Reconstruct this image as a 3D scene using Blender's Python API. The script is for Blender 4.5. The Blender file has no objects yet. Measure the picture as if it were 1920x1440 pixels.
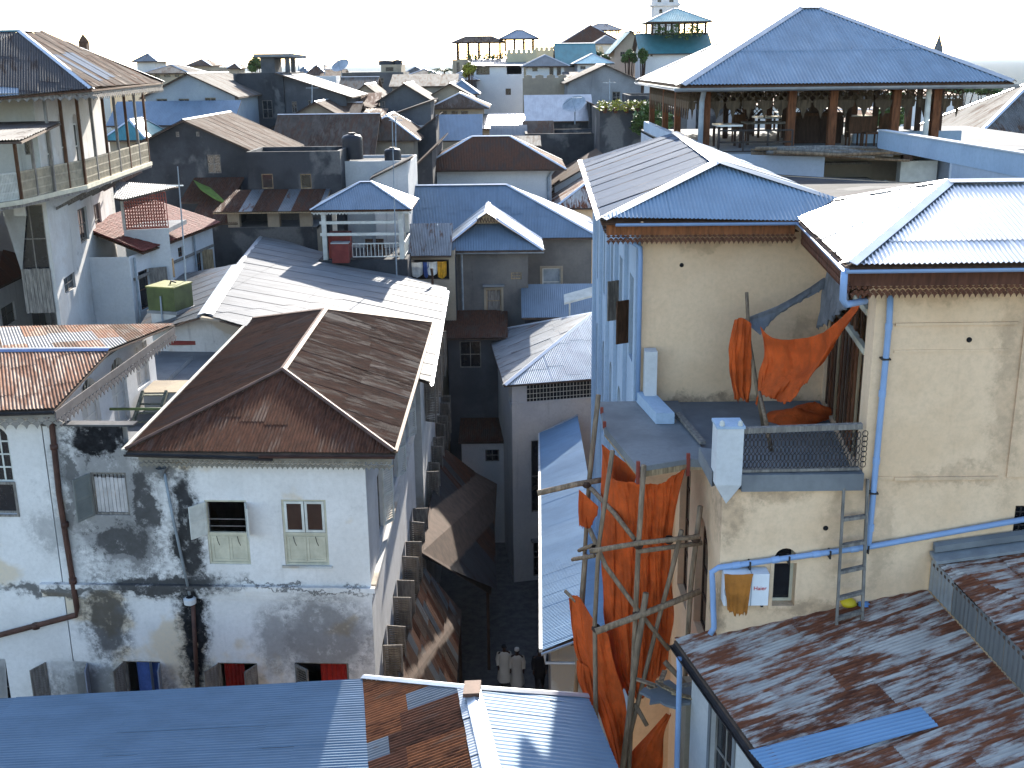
import bpy, math, random
from mathutils import Vector as V, Matrix
from mathutils.geometry import tessellate_polygon
random.seed(7)
sc = bpy.context.scene
COL = sc.collection
RAD = math.radians

# ---------------------------------------------------------------- camera
PITCH, ROLL, FPX = RAD(16.1), RAD(.66), 2086.0
CAM = V((0, 0, 24.0))
_f = V((0, math.cos(PITCH), -math.sin(PITCH)))
_u0 = V((0, math.sin(PITCH), math.cos(PITCH)))
_r0 = V((1, 0, 0))
_up = _u0 * math.cos(ROLL) + _r0 * math.sin(ROLL)
_rt = _r0 * math.cos(ROLL) - _u0 * math.sin(ROLL)
cd = bpy.data.cameras.new('camera')
cam = bpy.data.objects.new('camera', cd)
COL.objects.link(cam)
cd.sensor_width = 36.0
cd.lens = 36.0 * FPX / 1920
cd.clip_end = 60000
cd.clip_start = .1
cam.matrix_world = Matrix(((_rt.x, _up.x, -_f.x, CAM.x), (_rt.y, _up.y, -_f.y, CAM.y), (_rt.z, _up.z, -_f.z, CAM.z), (0, 0, 0, 1)))
sc.camera = cam

# ---------------------------------------------------------------- sky, sun, exposure
SUN_EL, SUN_AZ = RAD(24.0), RAD(6.5)          # azimuth measured from +Y towards +X
w = bpy.data.worlds.new('World')
sc.world = w
w.use_nodes = True
nt = w.node_tree
sky = nt.nodes.new('ShaderNodeTexSky')
sky.sky_type = 'NISHITA'
sky.sun_disc = False
sky.sun_elevation = SUN_EL
sky.sun_rotation = SUN_AZ
sky.altitude = 10
sky.air_density = 1.0
sky.dust_density = 1.0
sky.ozone_density = 1.3
bg = nt.nodes['Background']
nt.links.new(sky.outputs[0], bg.inputs[0])
bg.inputs[1].default_value = .11
sl = bpy.data.lights.new('sun', 'SUN')
sl.energy = 3.8
sl.angle = RAD(.55)
sl.color = (1, .93, .82)
sun = bpy.data.objects.new('sun', sl)
COL.objects.link(sun)
sdir = V((math.sin(SUN_AZ) * math.cos(SUN_EL), math.cos(SUN_AZ) * math.cos(SUN_EL), math.sin(SUN_EL)))
sun.location = sdir * 200
sun.rotation_euler = (-sdir).to_track_quat('-Z', 'Y').to_euler()
vs = sc.view_settings
vs.view_transform = 'Standard'
vs.look = 'None'
vs.exposure = 2.15
vs.gamma = 1
sc.cycles.max_bounces = 6
sc.cycles.diffuse_bounces = 3
sc.cycles.glossy_bounces = 3
sc.cycles.transparent_max_bounces = 6
sc.cycles.sample_clamp_indirect = 6
sc.cycles.caustics_reflective = False
sc.cycles.caustics_refractive = False

# ---------------------------------------------------------------- photograph pixel -> place
def ray(px, py):
    return _f + _rt * ((px - 960) / FPX) + _up * ((720 - py) / FPX)
def PZ(px, py, z):
    d = ray(px, py); return CAM + d * ((z - CAM.z) / d.z)
def PY(px, py, y):
    d = ray(px, py); return CAM + d * (y / d.y)
def PX(px, py, x):
    d = ray(px, py); return CAM + d * (x / d.x)
def PP(px, py, o, n):
    d = ray(px, py); return CAM + d * ((o - CAM).dot(n) / d.dot(n))

# ---------------------------------------------------------------- objects
def tag(o, label=None, cat=None, group=None, kind=None):
    if label: o['label'] = label
    if cat: o['category'] = cat
    if group: o['group'] = group
    if kind: o['kind'] = kind
    return o
def thing(name, label, cat, loc=(0, 0, 0), group=None, rz=0):
    o = bpy.data.objects.new(name, None)
    o.empty_display_size = .3
    COL.objects.link(o)
    o.location = loc
    o.rotation_euler = (0, 0, rz)
    return tag(o, label, cat, group)
def adopt(o, parent):
    o.parent = parent
    q = parent
    M = Matrix.Identity(4)
    chain = []
    while q is not None:
        chain.append(q); q = q.parent
    for q in reversed(chain):
        M = M @ q.matrix_parent_inverse @ q.matrix_basis if q.parent else q.matrix_basis.copy()
    o.matrix_parent_inverse = M.inverted()
def copy_tree(o, parent=None):
    c = o.copy(); COL.objects.link(c)
    if parent is not None: c.parent = parent
    for ch in o.children: copy_tree(ch, c)
    return c

class MB:
    def __init__(s):
        s.v = []; s.f = []; s.uv = None
    def add(s, vs, fs):
        n = len(s.v); s.v += [tuple(x) for x in vs]; s.f += [tuple(i + n for i in f) for f in fs]; return s
    def poly(s, *p):
        return s.add(p, [tuple(range(len(p)))])
    def box(s, lo, hi):
        x0, y0, z0 = lo; x1, y1, z1 = hi
        return s.add([(x0, y0, z0), (x1, y0, z0), (x1, y1, z0), (x0, y1, z0), (x0, y0, z1), (x1, y0, z1), (x1, y1, z1), (x0, y1, z1)],
                     [(0, 3, 2, 1), (4, 5, 6, 7), (0, 1, 5, 4), (1, 2, 6, 5), (2, 3, 7, 6), (3, 0, 4, 7)])
    def obox(s, o, a, b, c):
        """box with corner o and edge vectors a, b, c"""
        o, a, b, c = V(o), V(a), V(b), V(c)
        P = [o, o + a, o + a + b, o + b]
        P += [p + c for p in P]
        return s.add(P, [(0, 3, 2, 1), (4, 5, 6, 7), (0, 1, 5, 4), (1, 2, 6, 5), (2, 3, 7, 6), (3, 0, 4, 7)])
    def bar(s, p, q, w, h=None, up=(0, 0, 1)):
        """square bar from p to q, w wide, h high, centred"""
        p, q = V(p), V(q); h = h or w
        d = (q - p)
        if d.length < 1e-6: return s
        up = V(up); x = d.cross(up)
        if x.length < 1e-5: x = d.cross(V((1, 0, 0)))
        x.normalize(); z = x.cross(d).normalized()
        return s.obox(p - x * w / 2 - z * h / 2, x * w, d, z * h)
    def tube(s, pts, r, n=8, cap=True, jit=0):
        pts = [V(p) for p in pts]; m = len(pts)
        rs = r if isinstance(r, (list, tuple)) else [r] * m
        base = len(s.v); prev = None
        for i, p in enumerate(pts):
            t = (pts[min(i + 1, m - 1)] - pts[max(i - 1, 0)]).normalized()
            if prev is None:
                x = t.cross(V((0, 0, 1)))
                if x.length < 1e-3: x = t.cross(V((1, 0, 0)))
            else:
                x = prev - t * prev.dot(t)
            x.normalize(); prev = x; y = t.cross(x)
            for k in range(n):
                a = 2 * math.pi * k / n
                rr = rs[i] * (1 + random.uniform(-jit, jit))
                s.v.append(tuple(p + (x * math.cos(a) + y * math.sin(a)) * rr))
        for i in range(m - 1):
            for k in range(n):
                a = base + i * n + k; b = base + i * n + (k + 1) % n
                s.f.append((a, b, b + n, a + n))
        if cap:
            s.f.append(tuple(base + k for k in reversed(range(n))))
            s.f.append(tuple(base + (m - 1) * n + k for k in range(n)))
        return s
    def lathe(s, prof, c=(0, 0, 0), n=16, sx=1, sy=1):
        base = len(s.v); c = V(c)
        for r, z in prof:
            for k in range(n):
                a = 2 * math.pi * k / n
                s.v.append((c.x + r * sx * math.cos(a), c.y + r * sy * math.sin(a), c.z + z))
        for i in range(len(prof) - 1):
            for k in range(n):
                a = base + i * n + k; b = base + i * n + (k + 1) % n
                s.f.append((a, b, b + n, a + n))
        return s
    def slab(s, pts, t):
        """flat polygon thickened downwards by vector/number t"""
        pts = [V(p) for p in pts]; n = len(pts)
        t = V((0, 0, -t)) if not isinstance(t, V) else t
        fs = [tuple(range(n)), tuple(reversed(range(n, 2 * n)))]
        fs += [(i, i + n, (i + 1) % n + n, (i + 1) % n) for i in range(n)]
        return s.add(pts + [p + t for p in pts], fs)
    def build(s, name, mat, parent=None, smooth=False):
        me = bpy.data.meshes.new(name)
        me.from_pydata(s.v, [], s.f)
        if s.uv:
            l = me.uv_layers.new(name='uv')
            for i, lp in enumerate(me.loops): l.data[i].uv = s.uv[lp.vertex_index]
        if smooth:
            me.polygons.foreach_set('use_smooth', [True] * len(me.polygons))
        me.update()
        me.materials.append(mat)
        o = bpy.data.objects.new(name, me)
        COL.objects.link(o)
        if parent is not None: adopt(o, parent)
        return o

# ---------------------------------------------------------------- materials
class Mat:
    def __init__(s, name):
        s.m = bpy.data.materials.new(name); s.m.use_nodes = True
        s.t = s.m.node_tree; s.b = s.t.nodes['Principled BSDF']; s._p = None
    def n(s, kind, **kw):
        x = s.t.nodes.new('ShaderNode' + kind)
        for k, v in kw.items(): setattr(x, k, v)
        return x
    def ln(s, a, b): s.t.links.new(a, b)
    def put(s, sock, v):
        if isinstance(v, bpy.types.NodeSocket): s.ln(v, sock)
        elif isinstance(v, (tuple, list)) and sock.type == 'RGBA': sock.default_value = tuple(v)[:3] + (1,)
        else: sock.default_value = v
    @property
    def pos(s):
        if s._p is None: s._p = s.n('NewGeometry').outputs['Position']
        return s._p
    def uvn(s): return s.n('UVMap').outputs[0]
    def mul(s, v, k):
        x = s.n('VectorMath', operation='MULTIPLY'); s.ln(v, x.inputs[0]); x.inputs[1].default_value = k; return x.outputs[0]
    def noise(s, v, sc=1, det=4, ro=.55, di=0):
        x = s.n('TexNoise'); s.ln(v, x.inputs['Vector']); x.inputs['Scale'].default_value = sc
        x.inputs['Detail'].default_value = det; x.inputs['Roughness'].default_value = ro; x.inputs['Distortion'].default_value = di
        return x.outputs[0]
    def rng(s, v, a, b, lo=0, hi=1):
        x = s.n('MapRange', clamp=True); x.interpolation_type = 'SMOOTHSTEP'
        s.put(x.inputs[0], v); x.inputs[1].default_value = a; x.inputs[2].default_value = b
        x.inputs[3].default_value = lo; x.inputs[4].default_value = hi
        return x.outputs[0]
    def math(s, op, a, b=0):
        x = s.n('Math', operation=op); s.put(x.inputs[0], a); s.put(x.inputs[1], b); return x.outputs[0]
    def mix(s, f, a, b, bt='MIX'):
        x = s.n('Mix', data_type='RGBA', blend_type=bt)
        s.put(x.inputs[0], f); s.put(x.inputs[6], a); s.put(x.inputs[7], b); return x.outputs[2]
    def rnd(s): return s.n('ObjectInfo').outputs['Random']
    def bump(s, h, st, di=.02):
        x = s.n('Bump'); x.inputs['Strength'].default_value = st; x.inputs['Distance'].default_value = di
        s.ln(h, x.inputs['Height']); s.ln(x.outputs[0], s.b.inputs['Normal'])
    def out(s, col, rough=.8, metal=0, spec=.3):
        s.put(s.b.inputs['Base Color'], col); s.put(s.b.inputs['Roughness'], rough); s.put(s.b.inputs['Metallic'], metal)
        s.put(s.b.inputs['Specular IOR Level'], spec); return s.m

def plain(name, col, rough=.7, metal=0, var=.12, scale=3, spec=.3):
    """one-colour paint or wood with a little uneven tone"""
    M = Mat(name)
    k = M.rng(M.noise(M.pos, scale, 5, .6), .3, .7)
    a = tuple(c * (1 - var) for c in col); b = tuple(min(1, c * (1 + var)) for c in col)
    k2 = M.math('MULTIPLY', M.rnd(), .25)
    return M.out(M.mix(k2, M.mix(k, a, b), tuple(c * .6 for c in col)), rough, metal, spec)

def plaster(name, base, alt=None, mould=.35, streak=.4, dark=(.035, .034, .036), blots=(), patch=None, scale=1.0, bump=.35, seed=0):
    """weathered lime plaster; blots = dark stains (x, y, z centre, half sizes, strength) in metres"""
    M = Mat(name)
    off = M.n('VectorMath', operation='ADD'); M.ln(M.pos, off.inputs[0]); off.inputs[1].default_value = (seed * 7.3, seed * 3.1, seed * 1.7)
    p = off.outputs[0]
    alt = alt or tuple(c * .8 for c in base)
    col = M.mix(M.rng(M.noise(p, .55 * scale, 6, .6), .38, .66), base, alt)
    if patch: col = M.mix(M.rng(M.noise(p, .38 * scale, 5, .5, .3), .54, .6), col, patch)
    fine = M.noise(p, 9 * scale, 8, .7)
    col = M.mix(M.rng(fine, .35, .75, 0, .35), col, tuple(c * .62 for c in base))
    crack = M.noise(p, 2.3 * scale, 9, .72)
    msk = M.math('MULTIPLY', M.rng(crack, .54, .72), M.rng(M.noise(p, .42 * scale, 3), .5, .68))
    total = M.math('MULTIPLY', msk, mould)
    st = M.noise(M.mul(p, (2.6, 2.6, .16)), scale, 6, .65)
    st = M.math('MULTIPLY', M.rng(st, .56, .8), streak)
    total = M.math('MAXIMUM', total, st)
    if blots:
        wob = M.n('VectorMath', operation='SUBTRACT')
        nz = M.n('TexNoise'); M.ln(p, nz.inputs['Vector']); nz.inputs['Scale'].default_value = 1.1; nz.inputs['Detail'].default_value = 9; nz.inputs['Roughness'].default_value = .68
        M.ln(nz.outputs[1], wob.inputs[0]); wob.inputs[1].default_value = (.5, .5, .5)
        wm = M.mul(wob.outputs[0], (1.25, 1.25, 1.5))
        grain = M.rng(M.noise(p, 5.5, 10, .8), .36, .62)
        for c, h, s_ in blots:
            a = M.n('VectorMath', operation='SUBTRACT'); M.ln(M.pos, a.inputs[0]); a.inputs[1].default_value = c
            b = M.n('VectorMath', operation='ADD'); M.ln(a.outputs[0], b.inputs[0]); M.ln(wm, b.inputs[1])
            d = M.mul(b.outputs[0], tuple(1 / max(x, .001) for x in h))
            d2 = M.n('VectorMath', operation='LENGTH'); M.ln(d, d2.inputs[0])
            core = M.rng(d2.outputs['Value'], .72, 1.12, 1, 0)
            edge = M.math('MULTIPLY', M.rng(d2.outputs['Value'], .9, 1.7, 1, 0), grain)
            k = M.math('MULTIPLY', M.math('MAXIMUM', core, edge), s_)
            k = M.math('MULTIPLY', k, M.rng(M.noise(p, 3.1, 10, .75), .26, .46, .35, 1))
            total = M.math('MAXIMUM', total, k)
    dk = M.mix(M.rng(M.noise(p, 4, 8, .7), .4, .65), dark, tuple(c * 3 for c in dark))
    col = M.mix(total, col, dk)
    M.bump(M.math('ADD', fine, M.math('MULTIPLY', crack, .6)), bump, .012)
    return M.out(col, .92, 0, .15)

def metal(name, base, var=.15, rust=0.0, rcol=(.13, .055, .028), rdark=(.045, .022, .014), rough=.42, met=.75, streak=.3, rscale=1.0, spots=0, thr=None, spec=.3):
    """corrugated sheet; u runs across the sheet, v down the slope (metres)"""
    M = Mat(name)
    uv = M.uvn(); r = M.rnd()
    cmb = M.n('CombineXYZ'); M.ln(M.math('MULTIPLY', r, 37.0), cmb.inputs[0]); M.ln(M.math('MULTIPLY', r, 91.0), cmb.inputs[1])
    ad = M.n('VectorMath', operation='ADD'); M.ln(uv, ad.inputs[0]); M.ln(cmb.outputs[0], ad.inputs[1])
    long_ = M.noise(M.mul(ad.outputs[0], (19, .3, 1)), 1, 5, .6)
    cloud = M.noise(M.mul(uv, (1, .6, 1)), 1.3 * rscale, 6, .6)
    lo = tuple(c * (1 - var) for c in base); hi = tuple(min(1, c * (1 + var * .6)) for c in base)
    col = M.mix(M.rng(cloud, .35, .65), lo, hi)
    col = M.mix(M.math('MULTIPLY', M.rng(long_, .45, .7), streak), col, tuple(c * .55 for c in base))
    col = M.mix(M.math('MULTIPLY', r, var * 1.6), col, tuple(c * .6 for c in base))
    rmask = None
    if rust > 0:
        s1 = M.noise(M.mul(uv, (3.2, .55, 1)), 1.5 * rscale, 8, .7)
        s2 = M.noise(M.mul(ad.outputs[0], (.9, .5, 1)), 1.1, 4, .5)
        mixn = M.math('ADD', M.math('MULTIPLY', s1, .62), M.math('MULTIPLY', s2, .38))
        t = thr if thr is not None else .66 - .32 * rust
        rmask = M.rng(mixn, t - .05, t + .06)
        rc = M.mix(M.rng(M.noise(M.mul(uv, (5, 1.4, 1)), 2, 6, .65), .36, .64), rdark, rcol)
        rc = M.mix(M.math('MULTIPLY', r, .45), rc, tuple(min(1, c * 1.5) for c in rcol))
        col = M.mix(rmask, col, rc)
        M.ln(M.rng(rmask, 0, 1, rough, .92), M.b.inputs['Roughness'])
        M.ln(M.rng(rmask, 0, 1, met, 0), M.b.inputs['Metallic'])
    if spots:
        vo = M.n('TexVoronoi'); M.ln(M.mul(uv, (1.32, 1.1, 1)), vo.inputs['Vector']); vo.inputs['Scale'].default_value = 2
        col = M.mix(M.rng(vo.outputs['Distance'], .05, .09, spots, 0), col, (.05, .03, .025))
    M.b.inputs['Base Color'].default_value = (1, 1, 1, 1)
    M.ln(col, M.b.inputs['Base Color'])
    if rmask is None:
        M.b.inputs['Roughness'].default_value = rough; M.b.inputs['Metallic'].default_value = met
    M.b.inputs['Specular IOR Level'].default_value = .08 if rust > .3 else spec
    return M.m

def wood(name, col, scale=1, rough=.85):
    M = Mat(name)
    tc = M.n('TexCoord').outputs['Object']
    g = M.noise(M.mul(tc, (14, 14, 2.2)), scale, 6, .65)
    c = M.mix(M.rng(g, .35, .68), tuple(x * .55 for x in col), tuple(min(1, x * 1.25) for x in col))
    c = M.mix(M.math('MULTIPLY', M.rnd(), .35), c, tuple(x * .5 for x in col))
    M.bump(g, .4, .01)
    return M.out(c, rough, 0, .2)

def cloth(name, col, transl=.25):
    M = Mat(name)
    k = M.noise(M.pos, 2.2, 7, .65)
    c = M.mix(M.rng(k, .35, .7), tuple(x * .72 for x in col), tuple(min(1, x * 1.12) for x in col))
    c = M.mix(M.rng(M.noise(M.mul(M.pos, (4, 4, .6)), 1.5, 6), .5, .75, 0, .5), c, tuple(x * .5 for x in col))
    M.bump(M.math('ADD', M.noise(M.mul(M.pos, (3, 3, 1.4)), 2.2, 7, .6, 1.2), M.math('MULTIPLY', M.noise(M.pos, 16, 5), .25)), .9, .05)
    M.out(c, .75, 0, .25)
    tr = M.n('BsdfTranslucent'); M.ln(c, tr.inputs[0])
    mx = M.n('MixShader'); mx.inputs[0].default_value = transl
    M.ln(M.b.outputs[0], mx.inputs[1]); M.ln(tr.outputs[0], mx.inputs[2])
    M.ln(mx.outputs[0], M.t.nodes['Material Output'].inputs[0])
    return M.m

# ---------------------------------------------------------------- walls with real openings
class Wall:
    """vertical wall plane, a = left foot and b = right foot as seen from outside"""
    def __init__(s, a, b):
        s.a = V((a[0], a[1], 0)); b = V((b[0], b[1], 0))
        s.L = (b - s.a).length; s.u = (b - s.a) / s.L
        s.n = s.u.cross(V((0, 0, 1)))
    def pt(s, t, z, d=0): return s.a + s.u * t + V((0, 0, z)) + s.n * d
    def px(s, x, y):
        p = PP(x, y, s.a, s.n); return ((p - s.a).dot(s.u), p.z)
    def rect(s, x0, y0, x1, y1):
        """photograph rectangle -> (t0, z0, t1, z1)"""
        xm, ym = (x0 + x1) / 2, (y0 + y1) / 2
        return (s.px(x0, ym)[0], s.px(xm, y1)[1], s.px(x1, ym)[0], s.px(xm, y0)[1])
    def shape(s, r, arch=False):
        t0, z0, t1, z1 = r
        if not arch: return [(t0, z0), (t1, z0), (t1, z1), (t0, z1)]
        R = (t1 - t0) / 2; zc = z1 - R
        return [(t0, z0), (t1, z0)] + [((t0 + t1) / 2 + R * math.cos(a), zc + R * math.sin(a)) for a in [math.pi * k / 10 for k in range(11)]]
    def build(s, parent, mat, z0, z1, holes=(), top=None, depth=.22, name='wall'):
        """outer skin with cut openings and their reveals; top = list of (t, z) right to left"""
        outer = [(0, z0), (s.L, z0)] + (list(top) if top else [(s.L, z1), (0, z1)])
        loops = [outer] + [list(h) for h in holes]
        flat = [p for l in loops for p in l]
        tri = tessellate_polygon([[V((x, z, 0)) for x, z in l] for l in loops])
        m = MB()
        m.v = [tuple(s.pt(t, z)) for t, z in flat]
        for t in tri:
            A, B, C = [V(flat[i]) for i in t]
            cr = (B - A).cross(C - A)
            m.f.append(tuple(t) if cr > 0 else tuple(reversed(t)))
        base = len(outer)
        for h in loops[1:]:
            k = len(h); q = len(m.v)
            m.v += [tuple(s.pt(t, z, -depth)) for t, z in h]
            m.f += [(base + i, base + (i + 1) % k, q + (i + 1) % k, q + i) for i in range(k)]
            base += k
        return m.build(name, mat, parent)

def shell(parent, pts, z0, z1, mat, holes=None, name='wall', tops=None):
    """closed ring of walls; pts counter-clockwise seen from above; holes {edge: [loops]}"""
    W = []
    for i, p in enumerate(pts):
        q = pts[(i + 1) % len(pts)]
        wl = Wall(p, q)
        wl.build(parent, mat, z0, z1, (holes or {}).get(i, ()), (tops or {}).get(i), name=name)
        W.append(wl)
    return W

# ---------------------------------------------------------------- corrugated roofs
def slope(parent, pts, mat, down=None, even=False, sheet=None, lam=.088, amp=.0145, seg=6, name='sheet', row=None, jit=.012, lift=0, alt=None, joined=False, smooth=True, deep=False):
    """corrugated sheets laid over the planar polygon pts (convex).
    sheet = width of one sheet (None: the slope is one piece); row = sheet length down the slope; alt(i, j, k) may return another material"""
    pts = [V(p) for p in pts]
    nrm = V((0, 0, 0))
    for i, p in enumerate(pts):
        q = pts[(i + 1) % len(pts)]
        nrm += V(((p.y - q.y) * (p.z + q.z), (p.z - q.z) * (p.x + q.x), (p.x - q.x) * (p.y + q.y)))
    nrm.normalize()
    if nrm.z < 0: nrm = -nrm
    c = sum(pts, V((0, 0, 0))) / len(pts)
    if down is None: dn = V((0, 0, -1)) - nrm * (-nrm.z)
    else:
        dn = V(down); dn -= nrm * dn.dot(nrm)
    dn.normalize(); au = nrm.cross(dn).normalized()
    lap = 0
    if abs(dn.x) > abs(dn.y) and not deep:      # shallow old profile with plainly lapped edges
        amp = min(amp, .0055); lap = .014
    P = [((p - c).dot(au), (p - c).dot(dn)) for p in pts]
    umin, umax = min(p[0] for p in P), max(p[0] for p in P)
    vmin, vmax = min(p[1] for p in P), max(p[1] for p in P)
    def span(u):
        u = min(max(u, umin + 1e-5), umax - 1e-5); vs = []
        for i, a in enumerate(P):
            b = P[(i + 1) % len(P)]
            if (a[0] - u) * (b[0] - u) <= 0 and abs(a[0] - b[0]) > 1e-9:
                vs.append(a[1] + (b[1] - a[1]) * (u - a[0]) / (b[0] - a[0]))
        return (min(vs), max(vs)) if vs else (0, 0)
    sw = sheet or (umax - umin + 1); rl = row or (vmax - vmin + 1)
    st = lam / seg; out = []
    nsu = max(1, math.ceil((umax - umin) / sw - 1e-6)); nsv = max(1, math.ceil((vmax - vmin) / rl - 1e-6))
    for i in range(nsu):
        a = umin + i * sw; b = min(umax, a + sw)
        if b - a < .02: continue
        off = (-.12 if even else random.uniform(-.35, .0)) if row else 0
        for j in range(nsv + (1 if row else 0)):
            va = vmin + (j + off) * rl; vb = va + rl + (.09 if row else 0)
            cols = []
            n = max(1, round((b - a) / st))
            jl = random.uniform(-jit, jit); jl2 = random.uniform(-jit, jit)
            dl = random.uniform(0, .006) + (lap if i % 2 else 0)
            for k in range(n + 1):
                u = a + (b - a) * k / n
                s0, s1 = span(u)
                t0, t1 = max(s0, va), min(s1, vb)
                if s1 <= vb: t1 += jl * .6
                h = amp * math.sin(2 * math.pi * u / lam)
                cols.append((u, t0, t1, h) if t1 - t0 > .004 else None)
            m = MB(); m.uv = []
            prev = None
            for cl in cols:
                if cl is None: prev = None; continue
                u, t0, t1, h = cl
                e = lambda v: h + lift + dl + (.011 * (v - va) / rl if row else 0)
                q = len(m.v)
                m.v.append(tuple(c + au * u + dn * t0 + nrm * e(t0))); m.uv.append((u, t0))
                m.v.append(tuple(c + au * u + dn * t1 + nrm * e(t1))); m.uv.append((u, t1))
                if prev is not None: m.f.append((prev, q, q + 1, prev + 1))
                prev = q
            if not m.f: continue
            mm = mat
            if alt:
                mm = alt(i, j, nsu) or mat
            elif isinstance(mat, (list, tuple)):
                mm = random.choice(mat)
            out.append((m, mm))
    if joined:
        M = MB(); M.uv = []
        for m, mm in out:
            n = len(M.v); M.v += m.v; M.uv += m.uv; M.f += [tuple(x + n for x in f) for f in m.f]
        return [M.build(name, out[0][1], parent, smooth)] if out else []
    return [m.build(name, mm, parent, smooth) for m, mm in out]

def cap(m, p, q, wd=.17, drop=.06, up=.05):
    """folded ridge cap along p-q added to mesh m"""
    p, q = V(p), V(q); d = (q - p); x = d.cross(V((0, 0, 1))).normalized()
    o = V((0, 0, up))
    A = [p + o, p + o - x * wd - V((0, 0, drop)), p + o + x * wd - V((0, 0, drop))]
    B = [v + d for v in A]
    m.add(A + B, [(0, 3, 4, 1), (3, 0, 2, 5)])
    lo = V((0, 0, -.012))
    m.add([v + lo for v in A] + [v + lo for v in B], [(1, 4, 3, 0), (5, 2, 0, 3)])
    return m
def caps(parent, segs, mat, wd=.17, drop=.06, up=.05, name='ridge_cap'):
    return [cap(MB(), p, q, wd, drop, up).build(name, mat, parent) for p, q in segs]
def lid(parent, polys, mat, t=.05, name='roof', dz=-.06):
    """solid deck under the sheets (rafters and boarding), the part that carries them"""
    m = MB()
    for pl in polys:
        pl = [V(p) + V((0, 0, dz)) for p in pl]
        m.slab(pl, t)
    return m.build(name, mat, parent)

def fringe(parent, a, b, mat, z, step=.16, h=.2, rows=2, th=.03, board=.18, bmat=None, name='fretwork_fringe'):
    """fascia board with a pierced fringe of pointed drops below it, between floor points a and b, board top at z"""
    a, b = V((a[0], a[1], z)), V((b[0], b[1], z)); L = (b - a).length; u = (b - a) / L; n = u.cross(V((0, 0, 1)))
    o = MB().obox(a, u * L, -n * th, V((0, 0, -board))).build('fascia_board', bmat or mat, parent)
    m = MB(); k = max(1, round(L / step)); s = L / k
    e = -n * (th * .6)
    a2 = a - n * .004 + V((0, 0, -board))
    hh = h / (rows + 1)
    for i in range(k):
        for r in range(rows):
            for ph in (0,):
                cx = a2 + u * (s * (i + .5 + (.5 if r % 2 else 0))) + V((0, 0, -hh * (r + .42)))
                w2, h2 = s * .5, hh * .56
                p = [cx - u * w2, cx - V((0, 0, h2)), cx + u * w2, cx + V((0, 0, h2))]
                m.slab(p, e)
        cx = a2 + u * (s * (i + .5 + (.5 if rows % 2 else 0))) + V((0, 0, -hh * rows))
        p = [cx + V((0, 0, hh * .35)) - u * s * .16, cx - u * s * .5 - V((0, 0, hh * .15)), cx - u * s * .2 - V((0, 0, hh * .5)), cx - V((0, 0, hh * 1.25)), cx + u * s * .2 - V((0, 0, hh * .5)), cx + u * s * .5 - V((0, 0, hh * .15)), cx + V((0, 0, hh * .35)) + u * s * .16]
        m.slab(p, e)
    m.build(name, mat, o)
    return o

def gutter(parent, pts, mat, r=.07, name='gutter'):
    m = MB()
    for i in range(len(pts) - 1):
        p, q = V(pts[i]), V(pts[i + 1]); d = q - p; x = d.cross(V((0, 0, 1))).normalized()
        prof = [(math.cos(t) * r, math.sin(t) * r) for t in [math.pi + math.pi * k / 6 for k in range(7)]]
        A = [p + x * c + V((0, 0, s_)) for c, s_ in prof]; B = [v + d for v in A]
        n = len(A)
        m.add(A + B, [(k, k + 1, k + 1 + n, k + n) for k in range(n - 1)])
        ins = [(c * .88, s_ * .88 + .002) for c, s_ in prof]
        A = [p + x * c + V((0, 0, s_)) for c, s_ in ins]; B = [v + d for v in A]
        m.add(A + B, [(k, k + n, k + 1 + n, k + 1) for k in range(n - 1)])
    return m.build(name, mat, parent)
# ---------------------------------------------------------------- shared materials
X = {}
X['galv'] = metal('galvanised_sheet', (.36, .39, .42), .14, .10, rough=.40, met=.8, streak=.3, thr=.72)
X['galv_new'] = metal('bright_zinc_sheet', (.50, .53, .57), .08, 0, rough=.34, met=.8, streak=.15)
X['blue_sheet'] = metal('pale_blue_sheet', (.145, .20, .26), .10, 0, rough=.42, met=.5, streak=.25)
X['hip_sheet'] = metal('fresh_blue_grey_sheet', (.21, .29, .38), .08, 0, rough=.6, met=.2, spec=.15, streak=.15)
X['rust_orange'] = metal('orange_rust_sheet', (.16, .085, .052), .3, .75, (.19, .07, .03), (.06, .024, .014), rough=.7, met=.05, streak=.5)
X['far_tin'] = metal('old_grey_tin', (.13, .125, .12), .3, .4, (.10, .06, .042), (.05, .035, .028), rough=.8, met=.05, streak=.4)
X['far_tin_brown'] = metal('old_brown_tin', (.105, .08, .066), .3, .5, (.09, .05, .034), (.045, .03, .022), rough=.85, met=.0, streak=.4)
X['lilac_sheet'] = metal('pale_lilac_sheet', (.088, .122, .175), .07, 0, rough=.8, met=0, spec=.06, streak=.2)
X['sky_sheet'] = metal('sky_blue_painted_sheet', (.19, .31, .46), .08, 0, rough=.65, spec=.15, met=.05, streak=.15)
X['dark_sheet'] = metal('shade_dark_sheet', (.045, .042, .045), .2, .3, (.04, .022, .016), (.02, .013, .011), rough=.75, met=.05)  # rusty tin coloured near black, standing in for shade on the roofs using it
X['grey_sheet'] = metal('dull_grey_sheet', (.21, .225, .24), .2, .25, rough=.5, met=.6, streak=.4)
X['white_sheet'] = metal('white_zinc_sheet', (.19, .195, .205), .12, 0, rough=.65, met=.08, spec=.08, streak=.45)
X['rust'] = metal('dark_rust_sheet', (.075, .046, .036), .3, .6, (.085, .038, .023), (.03, .018, .013), rough=.7, met=.1, streak=.5)
X['rust_warm'] = metal('warm_rust_sheet', (.22, .15, .115), .2, .55, (.20, .105, .068), (.10, .052, .035), rough=.7, met=.1, streak=.3)
X['rust_red'] = metal('red_rust_sheet', (.105, .056, .04), .25, .7, (.10, .04, .023), (.038, .018, .012), rough=.65, met=.15, streak=.4)
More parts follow.
